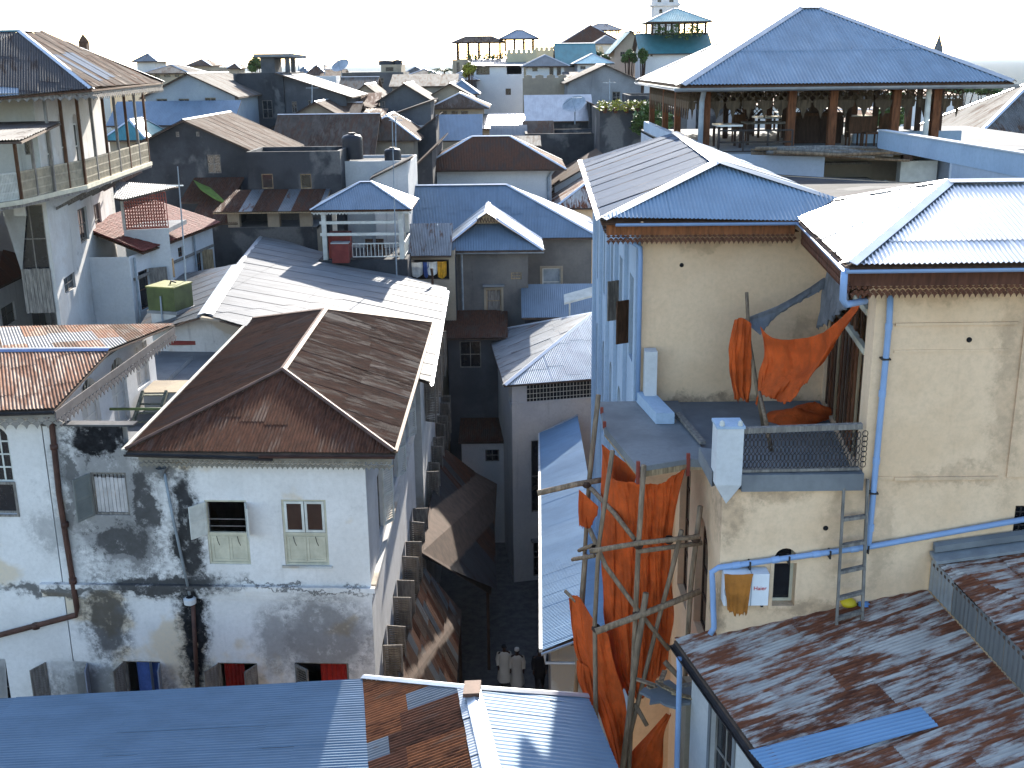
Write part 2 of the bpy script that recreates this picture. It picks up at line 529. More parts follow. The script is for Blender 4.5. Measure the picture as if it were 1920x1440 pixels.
X['rust_grey'] = metal('patchy_rust_sheet', (.47, .43, .39), .2, .55, (.17, .06, .03), (.075, .03, .019), rough=.6, met=.12, streak=.25, rscale=1.25, thr=.485)
X['rust_brown'] = metal('brown_rust_sheet', (.135, .10, .08), .3, .5, (.11, .06, .04), (.045, .028, .021), rough=.7, met=.15, streak=.5)
X['teal_sheet'] = metal('teal_sheet', (.055, .20, .22), .15, 0, rough=.45, met=.2, streak=.3)
X['cap_white'] = plain('ridge_cap_zinc', (.55, .58, .62), .35, .5, .08)
X['cap_rust'] = plain('ridge_cap_rust', (.10, .052, .036), .7, .1, .3)
X['cap_grey'] = plain('ridge_cap_grey', (.34, .37, .40), .4, .5, .15)
X['deck'] = plain('roof_boarding', (.09, .06, .045), .9, 0, .3)
X['pvc'] = plain('blue_plastic_pipe', (.24, .36, .58), .45, 0, .06)
X['iron'] = plain('dark_iron', (.035, .03, .03), .6, .3, .3)
X['brown_iron'] = plain('brown_painted_iron', (.07, .032, .024), .65, .1, .35)
X['grey_pipe'] = plain('grey_pipe', (.25, .29, .33), .6, .1, .2)
X['glass'] = plain('dark_glass', (.012, .014, .018), .12, 0, .1, spec=.5)
X['dark'] = plain('painted_hole_shade', (.012, .011, .012), .95, 0, .1)  # near-black colour for the shade inside the drain holes
X['frame_grey'] = wood('weathered_grey_wood', (.22, .2, .18))
X['frame_white'] = plain('white_painted_wood', (.55, .55, .51), .7, 0, .15)
X['cream_wood'] = plain('cream_painted_wood', (.48, .45, .35), .7, 0, .15)
X['brown_wood'] = wood('brown_wood', (.10, .05, .028))
X['red_wood'] = wood('russet_wood', (.15, .058, .026))
X['dark_wood'] = wood('dark_wood', (.06, .035, .025))
X['pole'] = wood('peeled_pole', (.25, .175, .115))
X['tan_wood'] = wood('tan_wood', (.34, .25, .15))
X['tarp'] = cloth('orange_tarpaulin', (.64, .105, .016), .2)
X['tarp_grey'] = cloth('grey_tarpaulin', (.25, .26, .29), .2)
X['red_cloth'] = cloth('red_curtain', (.42, .022, .015), .25)
X['white_cloth'] = cloth('white_cloth', (.74, .74, .72), .2)
X['yellow_cloth'] = cloth('yellow_cloth', (.75, .38, .03), .25)
X['blue_cloth'] = cloth('blue_cloth', (.08, .14, .4), .2)
X['concrete'] = plaster('grey_concrete', (.20, .21, .22), (.13, .138, .15), .5, .3)
X['white_wall'] = plaster('white_limewash', (.52, .52, .51), (.44, .44, .45), .35, .4)
X['white_clean'] = plaster('clean_limewash', (.58, .585, .59), (.51, .52, .54), .12, .12)
X['white_worn'] = plaster('worn_limewash', (.50, .50, .49), (.38, .38, .38), .9, .6, patch=(.38, .33, .27), seed=3)
X['cream_wall'] = plaster('cream_limewash', (.88, .63, .40), (.78, .53, .31), .16, .3, (.30, .19, .11), bump=.2)
X['blue_wall'] = plaster('pale_blue_limewash', (.36, .46, .58), (.31, .40, .52), .12, .15, bump=.2)
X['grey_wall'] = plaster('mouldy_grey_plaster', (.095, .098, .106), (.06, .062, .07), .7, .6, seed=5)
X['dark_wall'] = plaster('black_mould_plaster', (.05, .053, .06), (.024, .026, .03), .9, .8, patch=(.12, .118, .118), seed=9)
X['tan_wall'] = plaster('tan_plaster', (.33, .28, .21), (.25, .21, .165), .5, .5, seed=11)
X['pink_wall'] = plaster('peach_plaster', (.42, .33, .27), (.36, .28, .23), .2, .3, seed=12)
X['black_tank'] = plain('black_plastic', (.012, .013, .02), .45, 0, .2)
X['leaf'] = plain('green_leaves', (.07, .12, .03), .6, 0, .4, 9)
X['leaf_y'] = plain('yellow_green_leaves', (.26, .26, .03), .6, 0, .4, 9)
X['skin'] = plain('dark_skin', (.07, .038, .025), .6)
X['robe'] = plain('white_robe', (.74, .72, .66), .9, 0, .06)
X['black_cloth'] = plain('dark_clothes', (.02, .02, .026), .9)

# ---------------------------------------------------------------- windows and doors
def window(parent, W, r, fmat=None, gmat=None, nx=2, nz=2, fw=.06, d=.09, name='window', back=True):
    fmat = fmat or X['frame_grey']; gmat = gmat or X['glass']
    t0, z0, t1, z1 = r
    m = MB(); q = -d
    def b(a0, b0, a1, b1): m.obox(W.pt(a0, b0, q), W.u * (a1 - a0), -W.n * .05, V((0, 0, b1 - b0)))
    b(t0, z0, t0 + fw, z1); b(t1 - fw, z0, t1, z1); b(t0 + fw, z0, t1 - fw, z0 + fw); b(t0 + fw, z1 - fw, t1 - fw, z1)
    gx = (t1 - t0 - 2 * fw) / nx; gz = (z1 - z0 - 2 * fw) / nz; h = fw * .35
    for i in range(1, nx): b(t0 + fw + gx * i - h, z0 + fw, t0 + fw + gx * i + h, z1 - fw)
    for j in range(1, nz):
        for i in range(nx):
            l = t0 + fw + gx * i + (h if i else 0); rr = t0 + fw + gx * (i + 1) - (h if i < nx - 1 else 0)
            b(l, z0 + fw + gz * j - h, rr, z0 + fw + gz * j + h)
    o = m.build(name, fmat, parent)
    if back:
        for i in range(nx):
            for j in range(nz):
                MB().obox(W.pt(t0 + fw + gx * i, z0 + fw + gz * j, q - .02), W.u * gx, -W.n * .008, V((0, 0, gz))).build('pane', gmat, o)
    return o
def sill(parent, W, r, mat, out=.08, h=.07, ex=.08, name='sill'):
    t0, z0, t1, z1 = r
    return MB().obox(W.pt(t0 - ex, z0 - h, out), W.u * (t1 - t0 + 2 * ex), -W.n * (out - .003), V((0, 0, h))).build(name, mat, parent)
def surround(parent, W, r, mat, wd=.1, out=.03, name='window_surround'):
    t0, z0, t1, z1 = r; m = MB(); e = -W.n * (out - .003)
    for a0, b0, a1, b1 in ((t0 - wd, z0 - wd, t0, z1 + wd), (t1, z0 - wd, t1 + wd, z1 + wd), (t0, z1, t1, z1 + wd), (t0, z0 - wd, t1, z0)):
        m.obox(W.pt(a0, b0, out), W.u * (a1 - a0), e, V((0, 0, b1 - b0)))
    return m.build(name, mat, parent)
def iron_bars(parent, W, r, mat, n=6, m_=2, d=.05, th=.022, name='window_bars'):
    t0, z0, t1, z1 = r; m = MB()
    for i in range(1, n): m.bar(W.pt(t0 + (t1 - t0) * i / n, z0, -d), W.pt(t0 + (t1 - t0) * i / n, z1, -d), th)
    for j in range(1, m_ + 1): m.bar(W.pt(t0, z0 + (z1 - z0) * j / (m_ + 1), -d), W.pt(t1, z0 + (z1 - z0) * j / (m_ + 1), -d), th)
    return m.build(name, mat, parent)
def shutter(parent, W, t, z0, z1, wd, ang, side, mat, louvre=True, name='shutter', off=.02, slat=.07):
    """leaf hinged at t (side -1: left jamb, +1: right jamb), opened by ang degrees"""
    a = RAD(ang); d = W.u * (-side * math.cos(a)) + W.n * math.sin(a)
    nn = d.cross(V((0, 0, 1)))
    o = W.pt(t, z0, off); m = MB(); th = .035; fr = min(.06, wd * .16); H = z1 - z0
    def b(s0, h0, s1, h1, k=1.0): m.obox(o + d * s0 + V((0, 0, h0)) - nn * th * k / 2, d * (s1 - s0), nn * th * k, V((0, 0, h1 - h0)))
    b(0, 0, fr, H); b(wd - fr, 0, wd, H); b(fr, 0, wd - fr, fr); b(fr, H - fr, wd - fr, H); b(fr, H / 2 - fr / 2, wd - fr, H / 2 + fr / 2)
    if louvre:
        for lo, hi in ((fr, H / 2 - fr / 2), (H / 2 + fr / 2, H - fr)):
            n = max(2, int((hi - lo) / slat)); s = (hi - lo) / n
            for i in range(n):
                z = lo + s * i
                m.obox(o + d * fr + V((0, 0, z)) - nn * th * .45, d * (wd - 2 * fr), nn * th * .9 + V((0, 0, s * .8)), V((0, 0, .008)))
    else:
        b(fr, fr, wd - fr, H / 2 - fr / 2, .45); b(fr, H / 2 + fr / 2, wd - fr, H - fr, .45)
    return m.build(name, mat, parent)
def planks(parent, W, r, mat, n=7, d=.08, th=.03, name='plank'):
    t0, z0, t1, z1 = r; s = (t1 - t0) / n
    for i in range(n):
        MB().obox(W.pt(t0 + s * i + .006, z0 + random.uniform(0, .02), -d + random.uniform(-.008, .008)), W.u * (s - .012), -W.n * th, V((0, 0, z1 - z0 - random.uniform(0, .03)))).build(name, mat, parent)
def railing(parent, p, q, h, mat, n, th=.03, rail=.05, name='railing', mid=0):
    p, q = V(p), V(q); up = V((0, 0, 1)); m = MB()
    m.bar(p + up * h, q + up * h, rail); m.bar(p + up * .08, q + up * .08, rail * .8)
    for j in range(mid): m.bar(p + up * (h * (j + 1) / (mid + 1)), q + up * (h * (j + 1) / (mid + 1)), th)
    for i in range(n + 1):
        c = p.lerp(q, i / n); m.bar(c + up * .08, c + up * h, th)
    return m.build(name, mat, parent)

# ---------------------------------------------------------------- a plain house of the town behind
def house(name, label, x0, x1, y0, y1, ze, wmat, rmat, roof='hip', rise=1.5, ov=.5, rz=0, z0=0, cat='building', wins=(), capm=None, deck=None, group=None, wz=None, seg=4, lam=.11, sheet=None, nx=2, nz=2, fmat=None, ridge=None, back=0):
    """walls x0..x1, y0..y1, eaves at ze; wins = photograph rectangles on the front wall"""
    T = thing(name, label, cat, ((x0 + x1) / 2, (y0 + y1) / 2, 0), group)
    cx, cy = (x0 + x1) / 2, (y0 + y1) / 2; c, s = math.cos(rz), math.sin(rz)
    R = lambda x, y, z=0: V((cx + (x - cx) * c - (y - cy) * s, cy + (x - cx) * s + (y - cy) * c, z))
    pts = [R(x0, y0), R(x1, y0), R(x1, y1), R(x0, y1)]
    zt = ze - .03
    W0 = Wall(pts[0], pts[1])
    rects = [W0.rect(*w) for w in wins]
    rects = [r for r in rects if r[0] > .05 and r[2] < W0.L - .05]
    tops = {}
    if roof == 'gable_y': tops = {0: [(x1 - x0, zt), ((x1 - x0) / 2, zt + rise), (0, zt)], 2: [(x1 - x0, zt), ((x1 - x0) / 2, zt + rise), (0, zt)]}
    if roof == 'gable_x': tops = {1: [(y1 - y0, zt), ((y1 - y0) / 2, zt + rise), (0, zt)], 3: [(y1 - y0, zt), ((y1 - y0) / 2, zt + rise), (0, zt)]}
    if roof == 'shed_back': tops = {1: [(y1 - y0, zt - rise), (0, zt)], 3: [(y1 - y0, zt), (0, zt - rise)]}
    if roof == 'shed_front': tops = {1: [(y1 - y0, zt + rise), (0, zt)], 3: [(y1 - y0, zt), (0, zt + rise)]}
    if roof == 'shed_left': tops = {0: [(x1 - x0, zt + rise), (0, zt)], 2: [(x1 - x0, zt), (0, zt + rise)]}
    if roof == 'shed_right': tops = {0: [(x1 - x0, zt), (0, zt + rise)], 2: [(x1 - x0, zt + rise), (0, zt)]}
    topz = {i: zt for i in range(4)}
    if roof == 'shed_back': topz[2] = zt - rise
    if roof == 'shed_front': topz[2] = zt + rise
    if roof == 'shed_left': topz[1] = zt + rise
    if roof == 'shed_right': topz[3] = zt + rise
    for i in range(4):
        wl = Wall(pts[i], pts[(i + 1) % 4])
        wl.build(T, wmat, z0, topz[i], [W0.shape(r) for r in rects] if i == 0 else (), tops.get(i))
    for r in rects: window(T, W0, r, fmat, nx=nx, nz=nz)
    a0, a1, b0, b1 = x0 - ov, x1 + ov, y0 - ov, y1 + ov
    w2 = (a1 - a0) / 2; d2 = (b1 - b0) / 2; segs = []
    if roof == 'hip':
        zr = ze + rise
        if w2 < d2: r0, r1 = R(cx, b0 + w2, zr), R(cx, b1 - w2, zr)
        else: r0, r1 = R(a0 + d2, cy, zr), R(a1 - d2, cy, zr)
        if w2 < d2 - .01: polys = [[R(a0, b0, ze), R(a1, b0, ze), r0], [R(a1, b0, ze), R(a1, b1, ze), r1, r0], [R(a1, b1, ze), R(a0, b1, ze), r1], [R(a0, b1, ze), R(a0, b0, ze), r0, r1]]; segs = [(R(a0, b0, ze), r0), (R(a1, b0, ze), r0), (R(a1, b1, ze), r1), (R(a0, b1, ze), r1), (r0, r1)]
        elif d2 < w2 - .01: polys = [[R(a0, b0, ze), R(a1, b0, ze), r1, r0], [R(a1, b0, ze), R(a1, b1, ze), r1], [R(a1, b1, ze), R(a0, b1, ze), r0, r1], [R(a0, b1, ze), R(a0, b0, ze), r0]]; segs = [(R(a0, b0, ze), r0), (R(a1, b0, ze), r1), (R(a1, b1, ze), r1), (R(a0, b1, ze), r0), (r0, r1)]
        else:
            ap = R(cx, cy, zr); cs = [R(a0, b0, ze), R(a1, b0, ze), R(a1, b1, ze), R(a0, b1, ze)]
            polys = [[cs[i], cs[(i + 1) % 4], ap] for i in range(4)]; segs = [(q, ap) for q in cs]
    elif roof == 'gable_y':
        k = rise / ((x1 - x0) / 2); ze2 = ze - k * ov; zr = ze + rise; r0, r1 = R(cx, b0, zr), R(cx, b1, zr)
        polys = [[R(a1, b0, ze2), R(a1, b1, ze2), r1, r0], [R(a0, b1, ze2), R(a0, b0, ze2), r0, r1]]; segs = [(r0, r1)]
    elif roof == 'gable_x':
        k = rise / ((y1 - y0) / 2); ze2 = ze - k * ov; zr = ze + rise; r0, r1 = R(a0, cy, zr), R(a1, cy, zr)
        polys = [[R(a0, b0, ze2), R(a1, b0, ze2), r1, r0], [R(a1, b1, ze2), R(a0, b1, ze2), r0, r1]]; segs = [(r0, r1)]
    elif roof == 'shed_back':
        k = rise / (y1 - y0); polys = [[R(a0, b0, ze + k * ov), R(a1, b0, ze + k * ov), R(a1, b1, ze - rise - k * ov), R(a0, b1, ze - rise - k * ov)]]
    elif roof == 'shed_front':
        k = rise / (y1 - y0); polys = [[R(a0, b0, ze - k * ov), R(a1, b0, ze - k * ov), R(a1, b1, ze + rise + k * ov), R(a0, b1, ze + rise + k * ov)]]
    elif roof == 'shed_left':
        k = rise / (x1 - x0); polys = [[R(a0, b0, ze - k * ov), R(a1, b0, ze + rise + k * ov), R(a1, b1, ze + rise + k * ov), R(a0, b1, ze - k * ov)]]
    elif roof == 'shed_right':
        k = rise / (x1 - x0); polys = [[R(a0, b0, ze + rise + k * ov), R(a1, b0, ze - k * ov), R(a1, b1, ze - k * ov), R(a0, b1, ze + rise + k * ov)]]
    else:
        m = MB(); t = .18
        m.slab([R(x0 + t, y0 + t, ze - rise), R(x1 - t, y0 + t, ze - rise), R(x1 - t, y1 - t, ze - rise), R(x0 + t, y1 - t, ze - rise)], .1)
        lo = m.build('roof', rmat, T)
        m = MB()
        for (p, q, r_, s_) in ((x0, y0, x1, y0 + t), (x0, y1 - t, x1, y1), (x0, y0 + t, x0 + t, y1 - t), (x1 - t, y0 + t, x1, y1 - t)):
            m.slab([R(p - .004, q - .004, ze), R(r_ + .004, q - .004, ze), R(r_ + .004, s_ + .004, ze), R(p - .004, s_ + .004, ze)], rise if rise > .1 else .1)
        m.build('parapet', wmat, lo)
        return T, W0
    ro = lid(T, polys, deck or X['deck'])
    for pl in polys: slope(ro, pl, rmat, sheet=sheet, lam=lam, seg=seg, amp=.014, name='sheet' if sheet else 'roof_slope', jit=0)
    if segs: caps(ro, segs, capm or X['cap_grey'], .14)
    return T, W0
def span(px0, px1, py, y):
    a, b = PY(px0, py, y), PY(px1, py, y); return a.x, b.x, (a.z + b.z) / 2
# ---------------------------------------------------------------- ground, street, sea
M = Mat('packed_earth')
k = M.noise(M.pos, .5, 8, .65)
gm = M.out(M.mix(M.rng(k, .35, .65), (.10, .09, .08), (.17, .155, .135)), .95)
tag(MB().poly((-420, -60, 0), (420, -60, 0), (420, 330, 0), (-420, 430, 0)).build('ground', gm), kind='structure')
M = Mat('street_paving')
k = M.noise(M.pos, 2.5, 8, .7)
M.bump(k, .4, .02)
pm = M.out(M.mix(M.rng(k, .3, .7), (.075, .072, .072), (.15, .14, .135)), .9)
tag(MB().poly((-3.6, 24, .004), (2.2, 24, .004), (2.2, 62, .004), (-3.6, 62, .004)).build('street', pm), kind='structure')
M = Mat('sea_water')
k = M.noise(M.mul(M.pos, (.02, .05, 1)), 1, 6, .6)
M.bump(M.noise(M.mul(M.pos, (.25, .6, 1)), 1, 5, .6), .35, .3)
wm = M.out(M.mix(M.rng(k, .35, .65), (.010, .034, .052), (.013, .04, .06)), .9, 0, .02)
tag(MB().poly((-26000, 250, -2), (26000, 250, -2), (26000, 40000, -2), (-26000, 40000, -2)).build('sea', wm), kind='structure')
# far low shore beyond the bay
m = MB()
for i in range(60):
    a, b = -1500 + i * 22, -1500 + (i + 1) * 22
    h = lambda q: 4 + 6 * abs(math.sin(q * .013)) + 4 * math.sin(q * .05) ** 2
    m.slab([(a, 1500, h(a) - 2), (b, 1500, h(b) - 2), (b, 1640, h(b) + 6), (a, 1640, h(a) + 6)], 16)
tag(m.build('far_hills', plain('far_wooded_shore', (.045, .07, .085), .9)), kind='structure')
# ================================================================ white house with the rusty hipped roof (left foreground)
FN = V((.055, 1, 0)).normalized()                   # facade line y = 26.6 - .055 x
FO = V((0, 26.6, 0))
fx = lambda px, py: PP(px, py, FO, FN)
fl, fm, fr_ = fx(106, 1000), fx(252, 1000), fx(689, 1000)
blots = []
def blot(px0, py0, px1, py1, s_=.9):
    a, b = fx(px0, py0), fx(px1, py1); c = (a + b) / 2
    blots.append(((c.x, c.y, c.z), (abs(b.x - a.x) / 2, 3, abs(a.z - b.z) / 2), s_))
blot(120, 780, 262, 860, 1); blot(238, 870, 300, 1010, .9); blot(120, 850, 160, 985, .8); blot(165, 965, 310, 1075, .72)
blot(310, 890, 385, 1100, .96); blot(325, 1085, 400, 1290, 1); blot(150, 1085, 250, 1230, .85); blot(200, 1075, 420, 1115, .92)
blot(-20, 1092, 250, 1112, .8); blot(420, 1098, 700, 1106, .75); blot(530, 1130, 700, 1240, .5); blot(480, 1150, 560, 1250, .5)
blot(100, 1250, 330, 1340, .6); blot(255, 850, 330, 905, .75); blot(60, 960, 180, 1030, .4); blot(150, 790, 175, 880, .8)
blot(108, 800, 300, 1085, .62); blot(165, 975, 300, 1060, .9); blot(112, 870, 160, 1000, .7); blot(520, 1120, 690, 1270, .62)
wf = plaster('stained_white_facade', (.68, .66, .65), (.60, .58, .565), .38, .2, (.007, .007, .008), blots, patch=(.60, .50, .38), seed=2)
X['facade'] = wf
H2 = thing('white_house', 'white house streaked with black mould under a dark rusty hipped roof', 'house', ((fl.x + fr_.x) / 2, 33, 0))
W = Wall(fl, fr_)
tm = (fm - W.a).dot(W.u)
ZE = 14.62
zpar = W.px(180, 799)[1]
holesrc = {'A': (173, 886, 240, 966), 'B': (388, 938, 466, 1058), 'C': (531, 937, 614, 1060),
           'D': (92, 1240, 172, 1345), 'E': (236, 1240, 306, 1345), 'G': (412, 1243, 486, 1345), 'H': (556, 1243, 656, 1345)}
hr = {k: W.rect(*v) for k, v in holesrc.items()}
bk = lambda p, y: V((p.x, y, 0))
LW = Wall(V((fm.x, 42, 0)), fm)      # wall of the main block towards the terrace, seen from the left
RWx = fr_.x
W.build(H2, wf, 0, ZE, [W.shape(r) for r in hr.values()], [(W.L, ZE), (tm, ZE), (tm, zpar), (0, zpar)], depth=.3)
RW = Wall(fr_, V((RWx + .02, 40.4, 0)))
z7 = lambda px, py: RW.px(px, py)
rwin = []
for y in (28.6, 31.6, 34.6, 37.6): rwin.append((y - fr_.y, 6.0, y - fr_.y + 1.15, 8.0))
for y in (29.2, 33.2, 37.2): rwin.append((y - fr_.y, 11.0, y - fr_.y + 1.0, 12.9))
RW.build(H2, plaster('alley_wall_limewash', (.52, .52, .53), (.42, .42, .43), .5, .5, seed=4), 0, ZE, [RW.shape(r) for r in rwin], depth=.2)
Wall(V((RWx + .02, 40.4, 0)), V((fm.x, 40.9, 0))).build(H2, X['white_worn'], 0, ZE)
Wall(V((fm.x, 40.9, 0)), fm).build(H2, X['white_worn'], 0, ZE)
Wall(V((fl.x, 40.9, 0)), fl).build(H2, X['white_worn'], 0, zpar - 1.7)
# parapet of the terrace and its coping
t = .3
MB().slab([W.pt(-.02, zpar + .05, .04), W.pt(tm + .3, zpar + .05, .04), W.pt(tm + .3, zpar + .05, -t), W.pt(-.02, zpar + .05, -t)], .048).build('coping', X['dark_wall'], H2)
Wall(W.pt(tm, 0, -t), W.pt(0, 0, -t)).build(H2, X['white_worn'], zpar - 1.7, zpar, name='parapet')
# roof
E4 = [PZ(235, 845, 14.65), PZ(740, 850, 14.65), PZ(812, 605, 14.65), PZ(475, 597, 14.65)]
R2 = [PZ(530, 695, 15.86), PZ(610, 580, 15.86)]
polys = [[E4[0], E4[1], R2[0]], [E4[1], E4[2], R2[1], R2[0]], [E4[2], E4[3], R2[1]], [E4[3], E4[0], R2[0], R2[1]]]
ro = lid(H2, polys, X['deck'], .05)
slope(ro, polys[0], [X['rust_red'], X['rust_red'], X['rust_red']], sheet=.66, row=2.4)
slope(ro, polys[1], [X['rust'], X['rust'], X['rust'], X['rust_brown']], sheet=.66, row=2.3, deep=True, amp=.012)
slope(ro, polys[2], X['rust'], sheet=None)
slope(ro, polys[3], X['rust'], sheet=.66, row=2.3, deep=True, amp=.012)
caps(ro, [(R2[0], R2[1]), (R2[1], E4[2]), (R2[1], E4[3])], X['cap_rust'], .1, .035, .06)
for q_ in (E4[0], E4[1]):
    cap(MB(), R2[0], q_, .08, .03, .1).build('ridge_cap', X['cap_rust'], ro)
    MB().bar(R2[0] + V((0, .03, .035)), q_ + V((0, .03, .035)), .09, .08).build('hip_board', X['deck'], ro)
# side edge trims: tan verge board right, whitish left
MB().bar(E4[1] + V((.03, 0, .03)), E4[2] + V((.03, 0, .03)), .09, .05).build('verge_board', plain('tan_verge', (.13, .075, .045), .7, 0, .3), ro)
MB().bar(E4[0] + V((-.06, 0, .02)), E4[3] + V((-.06, 0, .02)), .09, .04).build('verge_board', plain('pale_verge', (.4, .38, .33), .6, 0, .25), ro)
gutter(ro, [E4[0] + V((0, -.08, -.05)), E4[0].lerp(E4[1], .3) + V((0, -.08, -.09)), E4[0].lerp(E4[1], .55) + V((0, -.09, -.13))], X['iron'], .08)
gutter(ro, [E4[0].lerp(E4[1], .5) + V((0, -.08, -.07)), E4[1] + V((0, -.08, -.05))], X['brown_iron'], .07)
fa = E4[0].lerp(E4[1], .04); fb = E4[1]
fringe(H2, (fa.x, fa.y + .12), (fb.x - .1, fb.y + .12), plain('dusty_fretwork', (.2, .18, .15), .8, 0, .25), 14.52, .13, .2, 2, board=.16)
# soffit between wall and eaves
MB().slab([(E4[0].x + .1, E4[0].y + .15, 14.5), (E4[1].x - .1, E4[1].y + .15, 14.5), (E4[2].x - .1, E4[2].y - .1, 14.5), (E4[3].x + .1, E4[3].y - .1, 14.5)], .02).build('soffit', X['frame_grey'], H2)
# cornice between the storeys, front and alley side
zc = W.px(350, 1100)[1]
m = MB()
m.obox(W.pt(-.6, zc - .06, .14), W.u * (W.L + .74), -W.n * .137, V((0, 0, .14)))
m.obox(W.pt(-.6, zc - .2, .09), W.u * (W.L + .69), -W.n * .087, V((0, 0, .137)))
m.obox(W.pt(-.6, zc - .32, .05), W.u * (W.L + .65), -W.n * .047, V((0, 0, .117)))
m.build('cornice', wf, H2)
m = MB()
m.obox(RW.pt(.15, zc - .06, .137), RW.u * (RW.L - .2), -RW.n * .134, V((0, 0, .12)))
m.obox(RW.pt(.15, zc - .2, .09), RW.u * (RW.L - .2), -RW.n * .087, V((0, 0, .137)))
m.build('cornice', X['white_worn'], H2)
MB().obox(W.pt(W.L - .55, 0, .03), W.u * .58, -W.n * .027, V((0, 0, 14.2))).build('corner_pilaster', wf, H2)
# window A: slatted wooden panel, shutter ajar on the left
r = hr['A']
o = window(H2, W, r, X['frame_grey'], nx=1, nz=1, back=False, d=.04)
planks(o, W, (r[0] + .06, r[1] + .05, r[2] - .06, r[3] - .16), plain('grey_slats', (.46, .43, .42), .8, 0, .2), 8, .08)
iron_bars(o, W, (r[0] + .06, r[3] - .17, r[2] - .06, r[3] - .05), X['iron'], 8, 0, .08)
shutter(H2, W, r[0], r[1], r[3] - .02, .55, 115, -1, plain('grey_green_shutter', (.17, .18, .17), .8), True)
# window B: open half door, white leaves
def half_door(r, open_):
    t0, z0, t1, z1 = r; zm = z0 + (z1 - z0) * .46
    o = window(H2, W, r, X['cream_wood'], nx=1, nz=1, back=False, fw=.055, d=.03)
    m = MB()
    m.obox(W.pt(t0 + .055, z0 + .055, -.06), W.u * (t1 - t0 - .11), -W.n * .03, V((0, 0, zm - z0 - .06)))
    m.obox(W.pt(t0 + .05, zm, -.02), W.u * (t1 - t0 - .1), -W.n * .07, V((0, 0, .07)))
    m.build('lower_panel', X['cream_wood'], o)
    w2 = (t1 - t0 - .2) / 2
    for k in range(2):
        a = t0 + .09 + k * (w2 + .03)
        m = MB()
        for (p, q, r_, s_) in ((0, 0, w2, .05), (0, zm - z0 - .2, w2, zm - z0 - .15), (0, .05, .05, zm - z0 - .2), (w2 - .05, .05, w2, zm - z0 - .2)):
            m.obox(W.pt(a + p, z0 + .1 + q, -.045), W.u * (r_ - p), -W.n * .014, V((0, 0, s_ - q)))
        m.build('panel_moulding', X['cream_wood'], o)
    for k in (.22, .72):
        m = MB(); c = W.pt(t0 + (t1 - t0) * k, zm - .04, -.01)
        m.tube([c, c + V((.03, -.02, -.14)), c + V((.07, -.02, -.25))], .009, 6)
        m.build('hook', X['iron'], o)
    return o, zm
o, zm = half_door(hr['B'], True)
t0, z0, t1, z1 = hr['B']
shutter(H2, W, t0 + .03, zm + .04, z1 - .04, .5, 128, -1, X['frame_white'], False)
shutter(H2, W, t1 - .03, zm + .04, z1 - .04, .5, 112, 1, X['frame_white'], False)
m = MB()
for k in (.22, .42): m.tube([W.pt(t0 + .06, zm + (z1 - zm) * k, -.1), W.pt(t1 - .06, zm + (z1 - zm) * k, -.1)], .014, 6)
m.build('guard_bar', X['frame_grey'], o)
m = MB(); m.poly(W.pt(t0 + .02, z1 + .1, -.7), W.pt(t1 + .1, z1 + .1, -.7), W.pt(t1 + .1, zm + .25, -1.3), W.pt(t0 + .02, zm + .6, -1.3)); m.build('inner_blind', X['frame_grey'], o)
o, zm = half_door(hr['C'], False)
t0, z0, t1, z1 = hr['C']
wdt = (t1 - t0 - .14) / 2
for k in range(2):
    window(o, W, (t0 + .06 + k * (wdt + .02), zm + .08, t0 + .06 + k * (wdt + .02) + wdt, z1 - .06), X['frame_white'], plain('dull_brown_pane', (.055, .03, .022), .25), 1, 1, .065, .02, name='glazed_leaf')
sill(H2, W, hr['C'], X['white_worn'], .06, .06)
# lower row, behind the tin roof in front
for key, lf in (('D', (118, 1)), ('E', (100, 0)), ('G', (120, 1)), ('H', (35, 1))):
    r = hr[key]
    o = window(H2, W, r, X['frame_grey'], nx=1, nz=1, back=False, d=.06)
    shutter(H2, W, r[0] + .02, r[1] + .05, r[3] - .03, .5, lf[0], -1, X['frame_grey'], True)
    if key != 'H': shutter(H2, W, r[2] - .02, r[1] + .05, r[3] - .03, .45, 105 if key != 'G' else 62, 1, X['frame_grey'] if key == 'G' else plain('blue_grey_leaf', (.2, .22, .28), .8), key == 'G')
    if key in 'GH':
        m = MB(); n = 16
        a0 = r[0] + (r[2] - r[0]) * (.12 if key == 'G' else .45); a1 = r[0] + (r[2] - r[0]) * (.62 if key == 'G' else .98)
        for i in range(n):
            p, q = a0 + (a1 - a0) * i / n, a0 + (a1 - a0) * (i + 1) / n
            d0, d1 = -.16 + .03 * math.sin(i * 1.9), -.16 + .03 * math.sin((i + 1) * 1.9)
            m.poly(W.pt(p, r[1], d0), W.pt(q, r[1], d1), W.pt(q, r[3] - .05, d1), W.pt(p, r[3] - .05, d0))
        m.build('curtain', X['red_cloth'], o)
    if key == 'E': MB().obox(W.pt(r[0] + .3, r[1], -.2), W.u * (r[2] - r[0] - .35), -W.n * .02, V((0, 0, r[3] - r[1] - .1))).build('curtain', X['blue_cloth'], o)
    if key == 'D': MB().obox(W.pt(r[0] + .35, r[1], -.2), W.u * (r[2] - r[0] - .6), -W.n * .02, V((0, 0, r[3] - r[1] - .1))).build('curtain', X['frame_grey'], o)
# alley side: shutters standing open all along
for i, r in enumerate(rwin):
    window(H2, RW, r, X['frame_grey'], nx=2, nz=2)
    if i < 4:
        shutter(H2, RW, r[0] - .02, r[1], r[3], .56, 88 + i * 6, -1, X['frame_grey'], True)
        shutter(H2, RW, r[2] + .02, r[1], r[3], .56, 80 + i * 5, 1, X['frame_grey'], i % 2 == 0)
    else: shutter(H2, RW, r[2] + .02, r[1], r[3], .5, 150, 1, X['frame_white'], True)
